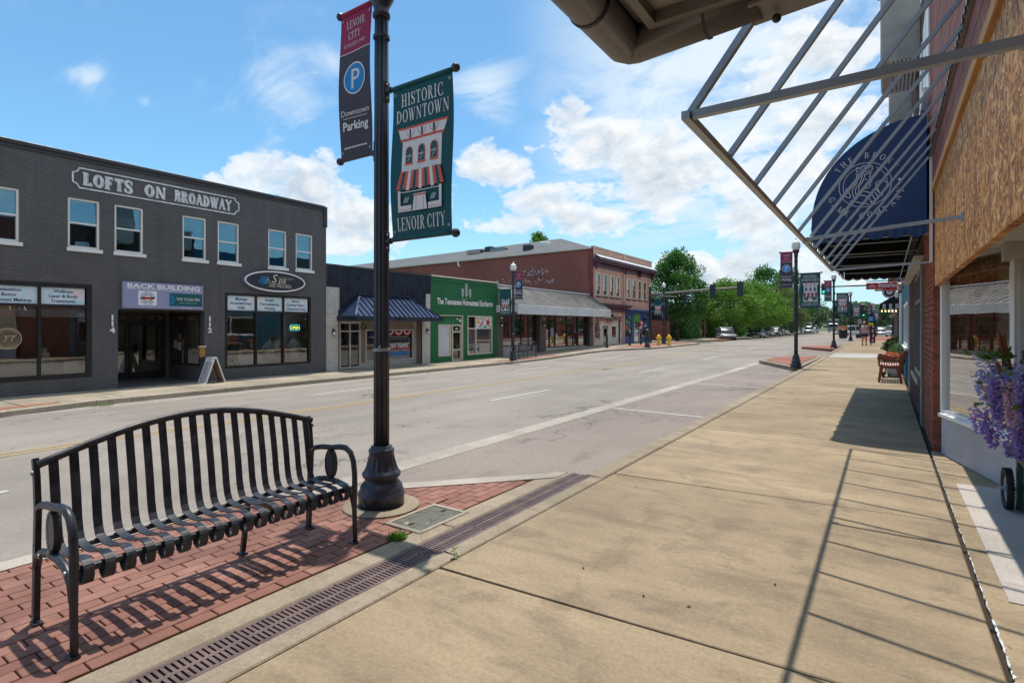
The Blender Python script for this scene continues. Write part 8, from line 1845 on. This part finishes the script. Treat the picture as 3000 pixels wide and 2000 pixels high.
# ---------------------------------------------------------------- the walker
def skinned(name, joints, edges, mat, parent, sub=2, root=0):
    me = bpy.data.meshes.new(name); me.from_pydata([j[:3] for j in joints], edges, []); o = bpy.data.objects.new(name, me); COL.objects.link(o); o.parent = parent
    o.modifiers.new('skin', 'SKIN'); 
    for i, j in enumerate(joints): me.skin_vertices[0].data[i].radius = (j[3], j[4] if len(j) > 4 else j[3])
    me.skin_vertices[0].data[root].use_root = True
    s = o.modifiers.new('sub', 'SUBSURF'); s.levels = sub; s.render_levels = sub
    me.materials.append(M[mat]); o.modifiers['skin'].use_smooth_shade = True; return o
PN = thing('person', 'person in a pink sleeveless top and navy shorts walking along the pavement', 'person', (-1.28, 47.2, gz(-1.28, 47.2)))
PN.rotation_euler = (0, 0, .1)
# x to the side, -y is forward
J = [(0, 0, .92, .15, .11), (0, -.01, 1.08, .135, .10), (0, -.01, 1.24, .15, .10), (0, 0, 1.38, .13, .085), (0, 0, 1.46, .05, .05), (0, -.01, 1.54, .055, .06),
     (-.15, 0, 1.38, .055, .05), (-.23, .02, 1.18, .042, .042), (-.27, .0, .98, .034, .034), (-.275, -.03, .84, .03, .02),
     (.15, 0, 1.38, .055, .05), (.23, .01, 1.18, .042, .042), (.275, -.05, .98, .034, .034), (.28, -.10, .85, .03, .02),
     (-.10, 0, .84, .095, .10), (-.115, -.10, .50, .062, .062), (-.12, -.04, .28, .055, .058), (-.12, -.05, .09, .036, .036), (-.125, -.16, .035, .036, .025),
     (.10, .0, .84, .095, .10), (.11, .02, .50, .062, .062), (.115, .14, .28, .055, .058), (.115, .21, .12, .036, .036), (.12, .14, .04, .036, .025)]
E_ = [(0, 1), (1, 2), (2, 3), (3, 4), (4, 5), (3, 6), (6, 7), (7, 8), (8, 9), (3, 10), (10, 11), (11, 12), (12, 13), (0, 14), (14, 15), (15, 16), (16, 17), (17, 18), (0, 19), (19, 20), (20, 21), (21, 22), (22, 23)]
skinned('body', J, E_, 'skin', PN)
mb = MB(); mb.smooth = True; mb.lathe([(.03, -.125), (.06, -.10), (.074, -.04), (.078, .02), (.07, .08), (.045, .115), (.01, .125)], 18, (0, -.02, 1.635)); hd_ = MB(); hd_.smooth = True; hd_.v = [(x, -.02+(y+.02)*1.2, z) for x, y, z in mb.v]; hd_.f, hd_.mi, hd_.sm = mb.f, mb.mi, mb.sm; WLOC[PN.name] = Vector((0, 0, 0)); hh_ = obj('head', hd_, M['skin'], PN)
obj('nose', MB().prism([(-.012, 1.60), (.012, 1.60), (.006, 1.645), (-.006, 1.645)], .085, .135, Fr((0, 0, 0), (1, 0, 0), (0, 0, 1), (0, -1, 0))), M['skin'], hh_)
for s in (-1, 1): obj('eye', MB().ball((s*.028, -.107, 1.645), .010, 5), M['print_black'], hh_); obj('ear', MB().ball((s*.078, -.01, 1.63), .020, 5), M['skin'], hh_)
obj('mouth', MB().box(-.022, .022, -.115, -.105, 1.570, 1.577), M['shoe'], hh_)
mb = MB(); mb.smooth = True; mb.lathe([(.086, -.02), (.088, .03), (.078, .08), (.05, .122), (.005, .135)], 18, (0, .005, 1.645)); hr = MB(); hr.smooth = True; hr.v = [(x, .005+(y-.005)*1.12+.012, z) for x, y, z in mb.v]; hr.f, hr.mi, hr.sm = mb.f, mb.mi, mb.sm; obj('hair', hr, M['hair_grey'], PN)
mb = MB(); mb.smooth = True; mb.lathe([(.205, .86), (.20, .98), (.175, 1.10), (.185, 1.25), (.19, 1.34), (.15, 1.42), (.075, 1.455)], 24, (0, 0, 0), mod=lambda th, z: (1-.32*math.sin(th)**2)*(1+.02*math.sin(9*th))); obj('top', mb, M['shirt_pink'], PN)
sh_ = skinned('shorts', [(0, 0, .90, .185, .14), (-.105, -.01, .80, .12, .125), (-.115, -.06, .62, .105, .105), (.105, 0, .80, .12, .125), (.115, .02, .62, .105, .105)], [(0, 1), (1, 2), (0, 3), (3, 4)], 'shorts_navy', PN)
for (x, y, z) in ((-.125, -.11, .0), (.12, .17, .02)): obj('shoe', MB().bbox(x-.05, x+.05, y-.13, y+.12, z, z+.075, .02), M['shoe'], PN)
for s, yy, xx, zz in ((-1, -.035, -.276, .83), (1, -.105, .281, .84)):
    mb = MB()
    for k in range(4): mb.tube([(xx, yy-.028+.018*k, zz), (xx+s*.004, yy-.032+.019*k, zz-.045), (xx-s*.012, yy-.03+.018*k, zz-.082+.008*abs(k-1.5))], [.010, .009, .007], 6)
    mb.tube([(xx, yy-.03, zz+.01), (xx-s*.01, yy-.055, zz-.02), (xx-s*.014, yy-.058, zz-.05)], [.011, .010, .008], 6); obj('hand', mb, M['skin'], PN)
